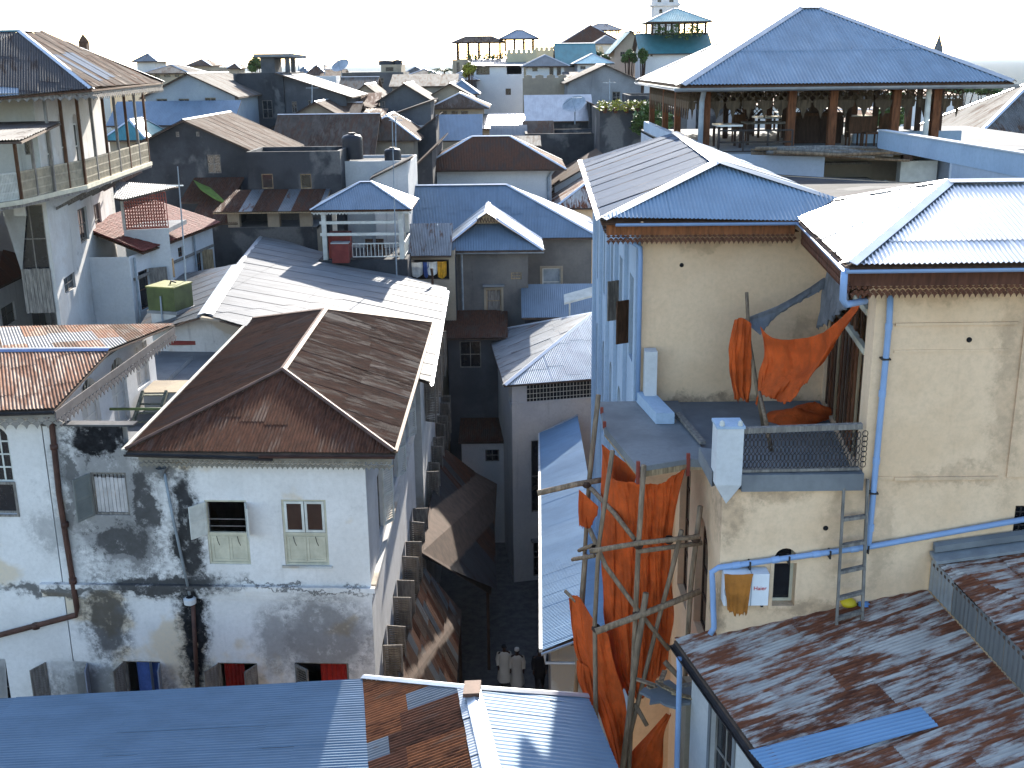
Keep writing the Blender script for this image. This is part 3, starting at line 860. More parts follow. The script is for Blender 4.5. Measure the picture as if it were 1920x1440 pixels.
# downpipes on the facade
def wp(px, py, d=.1): q = fx(px, py); return q + W.n * d
m = MB(); m.tube([wp(98, 780), wp(101, 800), wp(114, 925), wp(147, 1135), wp(146, 1150), wp(-30, 1196)], .075, 10)
for px, py in ((104, 835), (124, 980), (139, 1085), (70, 1170)): m.tube([wp(px, py - 4), wp(px + 1, py + 5)], .1, 10)
tag(m.build('downpipe', X['brown_iron'], None, True), 'brown iron downpipe that bends left along the stained facade', 'pipe')
m = MB(); m.tube([wp(311, 885), wp(325, 960), wp(358, 1112)], .04, 8)
o = tag(m.build('downpipe', X['grey_pipe'], None, True), 'thin grey pipe leaning across the black mould streak', 'pipe')
m = MB(); a = wp(306, 878, .02); m.lathe([(.02, -.2), (.07, -.1), (.13, .02), (.15, .06)], a + W.n * .1, 10); m.build('hopper', X['concrete'], o)
m = MB(); a = wp(359, 1122, .02); m.lathe([(.02, -.16), (.16, -.08), (.17, .06), (.1, .1)], a + W.n * .1, 12); m.build('cup', X['white_clean'], o)
m = MB(); m.tube([wp(363, 1128, .06), wp(372, 1300, .06)], .06, 8); tag(m.build('downpipe', X['brown_iron'], None, True), 'dark pipe running down from the white cup in the mould streak', 'pipe')

# ================================================================ house at the left edge, brown tin roof
H3 = thing('white_house', 'white house at the left edge with brown corrugated roof and arched doors on a terrace', 'house', (-12.6, 31, 0))
a3 = fx(-70, 1000); b3 = fx(104, 1000)
W3 = Wall(a3, b3)
hs = [W3.rect(-30, 800, 20, 905), W3.rect(-30, 907, 29, 964), W3.rect(-40, 1235, 18, 1345)]
wf3 = plaster('peeling_blue_white_plaster', (.68, .66, .65), (.60, .58, .565), .3, .15, (.014, .014, .015), blots, patch=(.60, .51, .40), seed=6)
zt3 = 15.7
W3.build(H3, wf3, 0, zt3, [W3.shape(hs[0], True), W3.shape(hs[1]), W3.shape(hs[2])], depth=.3)
window(H3, W3, hs[0], X['frame_white'], nx=3, nz=4, d=.06); window(H3, W3, hs[1], X['frame_grey'], nx=1, nz=1); window(H3, W3, hs[2], X['frame_grey'], nx=1, nz=2)
surround(H3, W3, hs[1], X['frame_grey'], .06)
S3 = Wall(b3, V((b3.x + .15, 36.2, 0)))
dh = [S3.rect(165, 722, 183, 803), S3.rect(204, 693, 232, 800), S3.rect(112, 750, 128, 800)]
dh = [(.5, 13.35, 1.55, 15.45), (2.6, 13.35, 3.9, 15.5), (4.9, 13.35, 6.2, 15.5), (7.1, 14.0, 8.3, 15.4)]
S3.build(H3, X['white_clean'], 0, zt3, [S3.shape(r, i < 3) for i, r in enumerate(dh)], depth=.2)
for i, r in enumerate(dh):
    o = window(H3, S3, (r[0], r[1], r[2], r[3] - (.62 if i < 3 else 0)), plain('pale_grey_door_wood', (.55, .53, .5), .7, 0, .1), plain('pale_door_panel', (.5, .49, .47), .75), 2, 3, .08, .1, name='door' if i < 3 else 'window')
    if i < 3:
        m = MB(); c = (r[0] + r[2]) / 2; R = (r[2] - r[0]) / 2; zc_ = r[3] - R
        for k in range(7):
            a = math.pi * k / 6
            m.bar(S3.pt(c, zc_, -.1), S3.pt(c + R * math.cos(a), zc_ + R * math.sin(a), -.1), .03)
        m.bar(S3.pt(r[0], zc_, -.1), S3.pt(r[2], zc_, -.1), .05)
        m.build('fanlight', X['frame_white'], o)
Wall(V((b3.x + .15, 36.2, 0)), V((a3.x, 36.6, 0))).build(H3, X['white_worn'], 0, zt3)
Wall(V((a3.x, 36.6, 0)), a3).build(H3, X['white_worn'], 0, zt3)
e0 = PZ(-80, 772, 15.8); e1 = PZ(102, 766, 15.8); k0 = PZ(-80, 657, 16.35); k1 = PZ(207, 654, 16.35); g0 = PZ(-80, 614, 15.85); g1 = PZ(327, 606, 15.85)
polys = [[e0, e1, k1, k0], [k0, k1, g1, g0]]
ro = lid(H3, polys, X['deck'])
def pick(i, j, n): return X['white_sheet'] if random.random() < .04 else None
slope(ro, polys[0], X['rust_warm'], down=e0 - k0 + (e1 - k1) * .0, sheet=.66, row=2.1)
wl = X['white_sheet']
slope(ro, polys[1], X['rust_warm'], down=g0 - k0, sheet=.66, row=2.2, alt=lambda i, j, n: wl if (i, j) in ((n - 4, 1), (n - 3, 1), (n - 5, 1), (n - 6, 1), (n - 4, 0), (n - 7, 0), (n - 3, 2)) else (X['rust_warm'], X['rust_warm'], X['rust_brown'])[(i * 7 + j * 3) % 3])
caps(ro, [(k0, k1)], X['cap_white'], .16, .03, .05)
cap(MB(), k0 + V((0, -.12, -.01)), k1 + V((0, -.12, -.01)), .1, .05, .06).build('ridge_cap', plain('blue_flashing', (.16, .2, .34), .6), ro)
gutter(ro, [e0 + V((0, -.08, -.06)), e1 + V((0, -.08, -.06))], X['iron'], .07)
fringe(H3, (e0.x, e0.y + .1), (e1.x, e1.y + .1), plain('grey_fretwork', (.22, .2, .18), .8, 0, .2), 15.66, .26, .26, 1, board=.12)
fringe(H3, (e1.x + .02, e1.y), (g1.x, g1.y), plain('dark_fretwork', (.12, .11, .11), .8, 0, .2), 15.72, .26, .24, 1, board=.22)

# ---------------------------------------------------------------- terrace between the two houses
ZF = 13.3
T = thing('roof_terrace', 'grey concrete roof terrace between the brown tin roof and the rusty hipped roof', 'terrace', (-10.5, 34, ZF))
MB().slab([(b3.x + .02, 27.5, ZF), (fm.x - .02, 27.5, ZF), (fm.x - .02, 42.3, ZF), (b3.x - 2.2, 42.3, ZF), (b3.x - 2.2, 36.3, ZF), (b3.x + .02, 36.3, ZF)], .2).build('floor', X['concrete'], T)
bw = Wall(V((b3.x - 2.2, 42.3, 0)), V((fm.x + .5, 42.3, 0)))
MB().bar((b3.x - 1.2, 42.2, ZF + .35), (fm.x, 42.2, ZF + .35), .12, .16).build('red_kerb', plain('red_band', (.16, .03, .025), .8), T)
c = PZ(268, 735, 14.0); c2 = PZ(372, 735, 14.0)
o = thing('water_trough', 'white plastered block with a tan top on the terrace', 'block', (c.x + .6, c.y + .7, ZF))
MB().obox((c.x, c.y, ZF + .003), (c2.x - c.x + .5, 0, 0), (0, 1.3, 0), (0, 0, .66)).build('body', X['white_wall'], o)
MB().slab([(c.x - .05, c.y - .05, 14.0), (c2.x + .5, c.y - .05, 14.0), (c2.x + .5, c.y + 1.35, 14.0), (c.x - .05, c.y + 1.35, 14.0)], .035).build('top', X['tan_wall'], o)
# leaning wooden steps and the green pole
o = thing('step_ladder', 'grey green wooden steps leaning below the white block', 'ladder', (c.x + .3, c.y - .8, ZF))
la, lb = V((c.x + .05, c.y - 1.5, ZF)), V((c.x + .05, c.y - .15, 14.05)); sx = V((.75, 0, 0))
gw = wood('mossy_wood', (.17, .18, .14))
for s_ in (0, 1): MB().bar(la + sx * s_, lb + sx * s_, .09, .12).build('rail', gw, o)
for k in (.15, .4, .65, .9): MB().bar(la.lerp(lb, k) + V((.06, 0, 0)), la.lerp(lb, k) + sx - V((.06, 0, 0)), .12, .035).build('tread', gw, o)
p, q = PZ(206, 767, 14.2), PZ(312, 767, 14.2)
tag(MB().tube([p, q + V((.4, 0, 0))], .045, 8).build('green_pole', plain('green_paint', (.12, .17, .06), .6), None, True), 'green pole lying across the terrace in front of the wooden steps', 'pole')
# ================================================================ tin roof across the bottom of the picture
A, B, C0 = PZ(885, 1292, 11.6), PZ(680, 1273, 10.95), PZ(-60, 1313, 10.35)
D = PZ(1104, 1309, 10.95)
A1, D1 = PZ(926, 1462, 11.6), PZ(1140, 1470, 10.95)
dv = (A1 - A); dv.z = 0
ext = 2.6
sh = lambda p: p + dv * ext
H1 = thing('tin_roofed_house', 'low house with long blue tin roof, rusty patch and white ridge along the bottom', 'house', (-4, 17, 0))
polys = [[A, B, sh(B), sh(A)], [B, C0, sh(C0), sh(B)], [A, D, sh(D), sh(A)]]
ro = lid(H1, polys, X['deck'])
def rp(i, j, n):
    if j == 0 and i % 4 != 2: return X['galv']
    if random.random() < .14: return X['grey_sheet']
    return X['rust_red']
slope(ro, polys[0], X['rust_red'], sheet=.62, row=1.9, deep=True, alt=lambda i, j, n: (X['rust_orange'], X['rust_red'], X['rust_orange'], X['rust_orange'], X['grey_sheet'], X['rust_orange'], X['rust_red'])[(i * 2 + j * 3) % 7])
for o in slope(ro, [A, A.lerp(B, .13), sh(A).lerp(sh(B), .16), sh(A)], X['galv'], sheet=.62, lift=.03): pass
slope(ro, polys[1], X['blue_sheet'], down=C0 - B, sheet=.8, row=3.2, amp=.012, deep=True)
slope(ro, polys[2], X['hip_sheet'], sheet=.66, row=2.4, amp=.009, lam=.13, deep=True)
caps(ro, [(A, sh(A))], X['cap_white'], .17, .05, .08)
caps(ro, [(B + V((0, .05, .02)), A + V((0, .05, .0))), (A + V((0, .05, 0)), D + V((0, .05, .02)))], X['cap_white'], .09, .03, .05, 'verge_cap')
MB().obox(A + V((-.17, -.42, .06)), (.34, .02, 0), (.02, .5, 0), (0, 0, .09)).build('rusty_patch', X['cap_rust'], ro)
b0 = B + V((0, -.4, 0)); 
base = [(C0.x + .3, C0.y - .4), (B.x, B.y - .35), (D.x - .3, D.y - .35), (D.x - .3, 14), (C0.x + .3, 14)]
for i in range(5):
    p, q = base[(i + 1) % 5], base[i]
    Wall(q, p).build(H1, X['tan_wall'], 0, 9.9) if i >= 2 else Wall(p, q).build(H1, X['tan_wall'], 0, 9.9)

# ================================================================ building with the dazzling zinc roof
HB = thing('zinc_roofed_house', 'long white house with a dazzling white zinc roof running along the alley', 'house', (-8, 48, 0))
ra, rb = PZ(385, 590, 15.0), PZ(492, 440, 15.0)
ea, eb = PZ(806, 716, 13.2), PZ(838, 540, 13.2)
bcorner = PZ(762, 516, 13.55)
lf_a, lf_b = PZ(330, 578, 13.9), PZ(430, 481, 14.55)
dirr = (rb - ra).normalized()
eA = V((ea.x, 41.0, 13.2)); 
polys = [[ra, V((ea.x - .1, 39.6, 13.2)), eb, rb]]
# main slope is slightly warped in life; two flat halves follow it
mid_t = ra.lerp(rb, .45)
pm_ = [ra, V((ea.x, 37.8, 13.2)), eb, rb]
P0 = [ra, ra.lerp(V((ea.x, 37.8, 13.2)), 1), eb]
ro = lid(HB, [[ra, V((ea.x, 37.8, 13.2)), eb], [ra, eb, rb]], X['deck'])
dn = V((1, -.06, -.2))
slope(ro, [ra, V((ea.x, 37.8, 13.2)), eb], X['white_sheet'], down=dn, sheet=.76, row=3.1, even=True, lam=.09, seg=5)
slope(ro, [ra, eb, rb], X['white_sheet'], down=dn, sheet=.76, row=3.1, even=True, lam=.09, seg=5)
ll = V((ra.x - 3.2, ra.y + 1.2, 13.9)); lr_ = V((rb.x - 3.4, rb.y - 6, 13.9)); rm = PZ(446, 497, 15.0)
slope(lid(HB, [[ra, rm, lr_, ll]], X['deck'], name='lower_roof'), [ra, rm, lr_, ll], X['grey_sheet'], sheet=.76, lam=.09, seg=5)
caps(ro, [(ra, rm)], X['cap_white'], .3, .07, .07)
caps(ro, [(rm, rb)], X['cap_white'], .12, .05, .05)
gutter(ro, [V((ea.x + .07, 37.8, 13.12)), eb + V((.07, 0, -.08))], X['cap_white'], .08)
wz = [V((ll.x, 42.4, 0)), V((-3.55, 41.2, 0)), V((-3.6, 55, 0)), V((ll.x, 58, 0))]
fwall = Wall(wz[0], wz[1]); Lf = fwall.L
fwall.build(HB, X['white_worn'], 0, 14.4, (), [(Lf, 13.05), (Lf - 2, 13.2), (3.2, 14.75), (0, 13.75)])
aw = Wall(wz[1], wz[2])
aws = [(1.5 + 3.2 * i, 6.0, 2.6 + 3.2 * i, 8.0) for i in range(4)] + [(2 + 3.4 * i, 10.0, 3.0 + 3.4 * i, 11.9) for i in range(3)]
aw.build(HB, X['white_worn'], 0, 13.0, [aw.shape(r) for r in aws])
for i, r in enumerate(aws):
    window(HB, aw, r, X['frame_grey'], nx=2, nz=2)
    shutter(HB, aw, r[0] - .02, r[1], r[3], .5, 85 + (i * 17) % 40, -1, X['frame_grey'])
    shutter(HB, aw, r[2] + .02, r[1], r[3], .5, 75 + (i * 23) % 40, 1, X['frame_grey'])
Wall(wz[2], wz[3]).build(HB, X['grey_wall'], 0, 13.2, (), [(7, 14.9), (0, 13.1)][:0] or None)
Wall(wz[3], wz[0]).build(HB, X['white_worn'], 0, 13.7)
# parapet beside the zinc roof (behind the green tank)
p0, p1 = PZ(345, 580, 14.6), PZ(476, 602, 14.6)
m = MB(); m.slab([PZ(384, 592, 15.0) + V((-.1, -.25, 0)), PZ(478, 606, 14.55) + V((0, -.25, 0)), PZ(478, 606, 14.55), PZ(384, 592, 15.0) + V((-.1, 0, 0))], .1); m.build('coping', X['tan_wall'], HB)
# stub pole on the right end
p = PZ(811, 533, 13.45)
tag(MB().tube([p, p + V((.01, 0, .42)), p + V((-.03, 0, .8))], [.06, .06, .07], 8).build('vent_pipe', X['dark_wood'], None, True), 'short dark vent pipe standing on the dazzling zinc roof', 'pipe')

# ---------------------------------------------------------------- green tank on a stand
g = PZ(312, 580, 14.7)
T = thing('water_tank', 'square green metal water tank on a white wall by the brown tin roof', 'tank', g)
gm_ = plain('green_tank_paint', (.06, .08, .028), .55, .1, .3, 2); gt = plain('yellow_green_lid', (.17, .175, .055), .55, .1, .2, 2)
a = math.radians(18); ux = V((math.cos(a), -math.sin(a), 0)); uy = V((math.sin(a), math.cos(a), 0))
o_ = g - ux * .62 - uy * .3
MB().obox(o_, ux * 1.25, uy * 1.25, V((0, 0, .92))).build('body', gm_, T)
MB().obox(o_ - ux * .03 - uy * .03 + V((0, 0, .923)), ux * 1.31, uy * 1.31, V((0, 0, .05))).build('lid', gt, T)
MB().tube([o_ + ux * .65 - uy * .05 + V((0, 0, .6)), o_ + ux * .65 - uy * .08 + V((0, 0, -.2)), o_ + ux * .7 - uy * .1 + V((0, 0, -1.2))], .035, 7).build('outlet_pipe', X['grey_pipe'], T)
MB().tube([o_ + ux * .7 + uy * .6 + V((0, 0, .98)), o_ + ux * .75 + uy * .6 + V((0, 0, 1.1)), o_ + ux * .95 + uy * .65 + V((0, 0, 1.04))], .035, 6).build('hatch_handle', X['iron'], T)
MB().obox(o_ - ux * .05 - uy * .05 + V((0, 0, -.12)), ux * 1.4, uy * 1.4, V((0, 0, .117))).build('base_slab', X['concrete'], T)
MB().obox(o_ + ux * .1 + V((0, 0, -1.45)), ux * 1.15, uy * 1.1, V((0, 0, 1.327))).build('plinth', X['white_worn'], T)
# tall thin mast beside the tank
p, q = PZ(352, 590, 14.3), PY(333, 312, PZ(352, 590, 14.3).y + .4)
T = thing('antenna_mast', 'tall thin rusty antenna mast beside the green water tank', 'mast', p)
MB().tube([p, p.lerp(q, .5) + V((.03, 0, 0)), q], [.035, .03, .022], 7).build('pole', X['grey_pipe'], T)
MB().bar(q + V((-.5, 0, -.75)), q + V((.15, 0, -.75)), .07, .04).build('cross_arm', X['cap_white'], T)

# ================================================================ rooftop gazebo with blue pyramid roof
YG = 56.0
gl, gr, gz = PY(580, 393, YG).x, PY(771, 393, YG).x, PY(680, 393, YG).z
HG = thing('gazebo', 'rooftop gazebo with blue pyramid tin roof on white posts', 'gazebo', ((gl + gr) / 2, YG + 2.2, 13.2))
gd = 4.3; zr = PY(685, 341, YG + gd / 2).z
cs = [V((gl, YG, gz)), V((gr, YG, gz)), V((gr, YG + gd, gz)), V((gl, YG + gd, gz))]
r0, r1 = V(((gl + gr) / 2 - .25, YG + gd / 2, zr)), V(((gl + gr) / 2 + .35, YG + gd / 2, zr))
polys = [[cs[0], cs[1], r1, r0], [cs[1], cs[2], r1], [cs[2], cs[3], r0, r1], [cs[3], cs[0], r0]]
ro = lid(HG, polys, X['brown_wood'])
for k, pl in enumerate(polys): slope(ro, pl, X['blue_sheet'] if k != 1 else X['galv_new'], sheet=.76)
caps(ro, [(cs[0], r0), (cs[1], r1), (cs[2], r1), (cs[3], r0), (r0, r1)], X['cap_white'], .1, .04, .05)
fringe(HG, cs[0] + V((.05, .05, 0)), cs[1] + V((-.05, .05, 0)), X['frame_white'], gz - .06, .16, .14, 1, board=.05)
zf = PY(700, 466, YG + .3).z
for px in (608, 752):
    x = PY(px, 430, YG + .35).x
    for y in (YG + .35, YG + gd - .5):
        MB().box((x - .11, y - .11, zf - .9), (x + .11, y + .11, gz)).build('post', X['frame_white'], HG)
x0, x1 = PY(600, 430, YG + .35).x, PY(757, 430, YG + .35).x
zb = zf - 2.5
MB().box((x0 - .15, YG + .2, zb - 2), (x1 + .15, YG + gd - .3, zf - .55)).build('base', X['dark_wall'], HG)
for z in (PY(700, 417, YG + .3).z, PY(700, 439, YG + .3).z): MB().box((x0, YG + .3, z - .07), (x1, YG + .42, z + .07)).build('rail', X['frame_white'], HG)
railing(HG, (x0 + 1.6, YG + .34, zf - .5), (x1, YG + .34, zf - .5), .75, X['frame_white'], 14, .03, .06)
railing(HG, (x1, YG + .4, zf - .5), (x1, YG + gd - .5, zf - .5), .75, X['frame_white'], 10, .03, .06)
railing(HG, (x0, YG + gd - .5, zf - .5), (x1, YG + gd - .5, zf - .5), .75, X['frame_white'], 14, .03, .06)
rp_ = plain('red_oxide_paint', (.17, .03, .025), .7, 0, .2)
a = PY(623, 450, YG + .1)
o = thing('red_cabinet', 'red oxide metal box on the front of the gazebo', 'box', (a.x + .4, YG + .1, zf - .6))
MB().box((a.x, YG - .3, zf - .62), (a.x + .85, YG + .19, zf + .35)).build('body', rp_, o)
MB().box((a.x - .03, YG - .34, zf + .353), (a.x + .88, YG + .22, zf + .41)).build('lid', X['cap_grey'], o)
o = tag(MB().box((a.x - .3, YG + .7, zf - .55), (a.x + .8, YG + 1.5, zf + .75)).build('red_cabinet', rp_), 'larger red oxide box under the gazebo roof behind the first', 'box')
for k, xx in enumerate((2.4, 2.95)):
    o = thing('chair', ('left' if k == 0 else 'right') + ' dark wooden chair at the gazebo railing', 'chair', (x0 + xx, YG + 1, zf - .55))
    MB().box((x0 + xx - .2, YG + .8, zf - .15), (x0 + xx + .2, YG + 1.2, zf - .1)).build('seat', X['dark_wood'], o)
    MB().box((x0 + xx - .2, YG + .76, zf - .1), (x0 + xx + .2, YG + .799, zf + .42)).build('backrest', X['dark_wood'], o)
    for sx in (-.17, .17):
        for sy in (.83, 1.17): MB().box((x0 + xx + sx - .02, YG + sy - .02, zf - .55), (x0 + xx + sx + .02, YG + sy + .02, zf - .153)).build('leg', X['dark_wood'], o)
p = PY(742, 470, YG - .2)
q = PY(735, 215, YG - .2)
T = thing('antenna_mast', 'tall thin antenna mast rising in front of the gazebo', 'mast', (p.x, p.y, 13.4))
MB().tube([V((p.x, p.y, 13.4)), p, q], [.04, .035, .02], 6).build('pole', X['grey_pipe'], T)
MB().bar(q + V((-.4, 0, -.1)), q + V((.3, 0, -.1)), .05, .03).build('cross_arm', X['cap_white'], T)

# ================================================================ alley: lean-to roofs, end house, right side houses
def leanto(name, label, q, mat, sheet=.7, row=2.2, alt=None, posts=(), wallm=None):
    T = thing(name, label, 'awning', ((q[0].x + q[2].x) / 2, (q[0].y + q[2].y) / 2, 0))
    ro = lid(T, [q], X['deck'], .04)
    slope(ro, q, mat, sheet=sheet, row=row, alt=alt, deep=True)
    for a, b in posts: MB().bar((a[0], a[1], 0), (a[0], a[1], b), .12).build('post', X['dark_wood'], T)
    return T
a1, a2, a3_, a4 = PX(826, 848, -3.3), PZ(932, 905, 4.6), PZ(921, 1112, 3.6), PX(789, 1032, -3.3)
leanto('awning', 'dark rusty tin awning in the shade of the alley', [a1, a2, a3_, a4], [X['dark_sheet'], X['dark_sheet'], X['rust']], posts=[((a3_.x - .15, a3_.y + .3), 3.5), ((a2.x - .2, a2.y - .5), 4.5)])  # alley shade put into the sheet colour; the near end still catches sun
q = [PX(792, 1066, -3.3), PZ(866, 1142, 3.9), PZ(851, 1300, 3.9), PX(740, 1310, -3.3)]
leanto('awning', 'striped rusty tin awning catching the sun low in the alley', q, X['rust_brown'], sheet=.55, row=1.4, alt=lambda i, j, n: (X['rust_brown'], X['grey_sheet'], X['rust_red'], X['rust_brown'], X['rust_warm'])[(i * 3 + j * 2) % 5], posts=[((q[1].x - .1, q[1].y - .2), 3.8), ((q[2].x - .1, q[2].y + .3), 3.8)])
q2 = [PX(800, 1020, -3.3) + V((0, 0, -.6)), PZ(868, 1075, 4.1), PZ(862, 1135, 3.95), PX(790, 1080, -3.3) + V((0, 0, -.3))]
# house closing the alley
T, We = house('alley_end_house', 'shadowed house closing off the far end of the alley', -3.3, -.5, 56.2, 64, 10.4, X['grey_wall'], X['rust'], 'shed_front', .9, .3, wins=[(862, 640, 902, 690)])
T, We = house('alley_annex', 'small white annex with one dark square window deep in the alley', -2.6, -.4, 53.4, 56.1, PY(890, 826, 53.4).z, X['white_wall'], X['rust'], 'shed_front', .3, .15, wins=[(910, 843, 936, 866)])
# house on the right of the alley with hipped grey roof and barred balcony
H7 = thing('balcony_house', 'white house beside the alley with grey hipped roof and barred balcony', 'house', (2, 53, 0))
e = [PZ(945, 722, 10), PZ(1122, 704, 10), None, PZ(914, 622, 10)]
e[2] = e[1] + (e[3] - e[0]); r0 = PZ(1112, 586, 11.9)
r1 = r0 + V((4, .6, 0)); e1 = e[1] + V((5, .6, 0)); e2 = e[2] + V((5, .6, 0))
polys = [[e[0], e1, r1, r0], [e[3], e[0], r0], [e2, e[3], r0, r1]]
ro = lid(H7, polys, X['deck'])
for pl in polys: slope(ro, pl, X['grey_sheet'] if pl is polys[1] else X['galv'], sheet=.76, row=2.6)
caps(ro, [(e[0], r0), (r0, r1), (e[3], r0)], X['cap_white'], .13)
wa = V((e[0].x + .35, e[0].y + .4, 0)); wb = V((e1.x, e1.y + .4, 0)); wc = V((e2.x, e2.y - .3, 0)); wd_ = V((e[3].x + .35, e[3].y - .3, 0))
W7 = Wall(wa, wb)
hb = W7.rect(988, 716, 1150, 751); hb2 = W7.rect(1040, 880, 1070, 1000)
side = Wall(wd_, wa)
W7.build(H7, X['white_wall'], 0, 9.95, [W7.shape(hb), W7.shape(W7.rect(996, 825, 1030, 960)), W7.shape(W7.rect(1000, 1010, 1032, 1080))], depth=.3)
side.build(H7, X['white_wall'], 0, 9.95, [side.shape((side.L - 1.6, 8.6, side.L - .3, 9.7))], depth=.3)
Wall(wb, wc).build(H7, X['white_wall'], 0, 9.95); Wall(wc, wd_).build(H7, X['white_wall'], 0, 9.95)
iron_bars(H7, W7, hb, X['frame_white'], 26, 3, .08)
for rr in ((996, 825, 1030, 960), (1000, 1010, 1032, 1080)): window(H7, W7, W7.rect(*rr), X['frame_grey'], nx=1, nz=2)
MB().obox(W7.pt(0, W7.px(1000, 752)[1] - .1, .06), W7.u * W7.L, -W7.n * .057, V((0, 0, .1))).build('string_course', X['white_wall'], H7)
sill(H7, W7, W7.rect(998, 975, 1034, 1008), X['concrete'], .3, .1)
# long pale blue lean-to on the right of the alley
l1, l2 = PZ(1012, 813, 7.6), PZ(1015, 1218, 7.6)
rt1, rt2 = V((3.0, l1.y + .4, 8.35)), V((2.9, l2.y + .2, 8.35))
H8 = thing('blue_lean_to', 'long pale blue tin lean-to roof along the right of the alley', 'building', (2, 38, 0))
q = [l1, rt1, rt2 + V((0, 1.2, 0)), l2 + V((.35, .6, .1)), l2]
q = [l1, rt1, rt2, l2]
ro = lid(H8, [q], X['deck'])
slope(ro, q, X['sky_sheet'], sheet=.76, amp=.008, deep=True)
caps(ro, [(l1, rt1)], X['cap_white'], .1, .03, .04)
MB().bar(l1 + V((-.02, 0, -.03)), l2 + V((-.02, 0, -.03)), .1, .12).build('verge_board', plain('chalky_verge', (.62, .62, .60), .8, 0, .25), ro)
gutter(ro, [l2 + V((0, -.06, -.08)), rt2 + V((0, -.06, -.08))], X['cap_white'], .08)
MB().tube([l2 + V((.1, -.06, -.12)), l2 + V((.12, -.06, -.4)), l2 + V((1.5, -.04, -.45))], .05, 8).build('drain_pipe', X['cap_white'], ro)
pts = [(l2.x + .3, l2.y + .4), (2.9, l2.y + .4), (2.9, l1.y - .2), (l1.x + .3, l1.y - .2)]
for i in range(4):
    wl_ = Wall(pts[i], pts[(i + 1) % 4])
    hh = [(1 + 3 * k, .1 if k % 2 else 3.0, 2.1 + 3 * k, 2.3 if k % 2 else 5.0) for k in range(6)] if i == 3 else []
    wl_.build(H8, X['white_worn'], 0, 7.5, [wl_.shape(r) for r in hh])
    for r in hh: window(H8, wl_, r, X['frame_grey'], nx=2, nz=3)
# ================================================================ cream house on the right
HR = thing('cream_house', 'large cream house with pale zinc roofs and brown fretwork eaves', 'house', (6, 27, 0))
_cb = []
for (x0_, y0_, x1_, y1_, yy_, k_) in ((1345, 905, 1395, 1010, 19.4, .55), (1400, 905, 1500, 935, 19.4, .5), (1335, 1100, 1350, 1190, 19.4, .6), (1450, 1130, 1620, 1160, 19.4, .5), (1560, 900, 1600, 1100, 19.4, .3), (1885, 560, 1905, 900, 19.4, .4), (1690, 880, 1880, 905, 19.4, .35), (1225, 748, 1540, 768, 25.0, .7), (1205, 445, 1500, 462, 25.0, .35), (1640, 545, 1900, 570, 19.4, .35), (1480, 600, 1540, 660, 25.0, .4), (1640, 900, 1660, 1100, 19.4, .3)):
    a_, b_ = PY(x0_, y0_, yy_), PY(x1_, y1_, yy_)
    _cb.append((tuple((a_ + b_) / 2), (abs(b_.x - a_.x) / 2, 1.2, abs(a_.z - b_.z) / 2), k_))
cw, bwall = plaster('stained_cream_limewash', (.77, .555, .37), (.69, .48, .305), .12, .2, (.16, .105, .065), _cb, bump=.2), X['blue_wall']
ZT = 16.3                                   # terrace floor
xl, xm, xr = 2.95, 3.92, 6.50              # left wing, lower block, right wing
YF, YB = 19.4, 25.0                        # front wall, wall behind the terrace
ZE = 20.62
# right wing and lower block share the front plane
WF = Wall((xm, YF), (13.5, YF))
hd = WF.rect(1450, 1028, 1492, 1135)
hw = WF.rect(1900, 948, 1960, 1022)
xo = xr - xm
front_blots = []
WF.build(HR, cw, 0, ZE, [WF.shape(hd, True), WF.shape(hw)], [(WF.L, ZE), (xo, ZE), (xo, ZT), (0, ZT)], depth=.25)
o = window(HR, WF, hd, X['cream_wood'], nx=1, nz=1, d=.2)
surround(HR, WF, (hd[0], hd[1], hd[2], hd[3] - .3), cw, .07, .02)
o = window(HR, WF, hw, X['dark_wood'], nx=1, nz=1); iron_bars(o, WF, hw, X['iron'], 5, 5, .04); sill(HR, WF, hw, X['white_clean'], .08, .08)
# shallow mouldings that make the blind panels
def strip(px0, py0, px1, py1, out=.03, mat=None, th=None):
    t0, z0, t1, z1 = WF.rect(px0, py0, px1, py1)
    m = MB(); m.obox(WF.pt(t0, z0, out), WF.u * (t1 - t0), -WF.n * (out - .003), V((0, 0, max(.02, z1 - z0)))); return m.build('moulding', mat or cw, HR)
strip(1678, 604, 1908, 609, .05); strip(1676, 893, 1870, 899, .04); strip(1906, 560, 1990, 893, .035); strip(1640, 893, 1676, 899, .02); strip(1880, 540, 1990, 556, .02)
strip(1676, 655, 1890, 660, .02)
for px, py in ((1817, 637), (1548, 990)):
    t_, z_ = WF.px(px, py); m = MB(); m.tube([WF.pt(t_, z_, -.1), WF.pt(t_, z_, .012)], .05, 10); m.build('drain_hole_disc', X['dark'], HR)  # no opening cut: a dark disc stands in for the shaded hole
# lower block, alley side
WL = Wall((xm, YB), (xm, YF))
hl = (WL.L - 2.6, 12.2, WL.L - 1.2, 14.9)
WL.build(HR, cw, 0, ZT, [WL.shape(hl, True), WL.shape((.6, 11.9, 2.0, 15.3))], depth=.3)
for r in (hl, (.6, 11.9, 2.0, 15.3)):
    o = window(HR, WL, r, X['brown_wood'], nx=2, nz=4, d=.15)
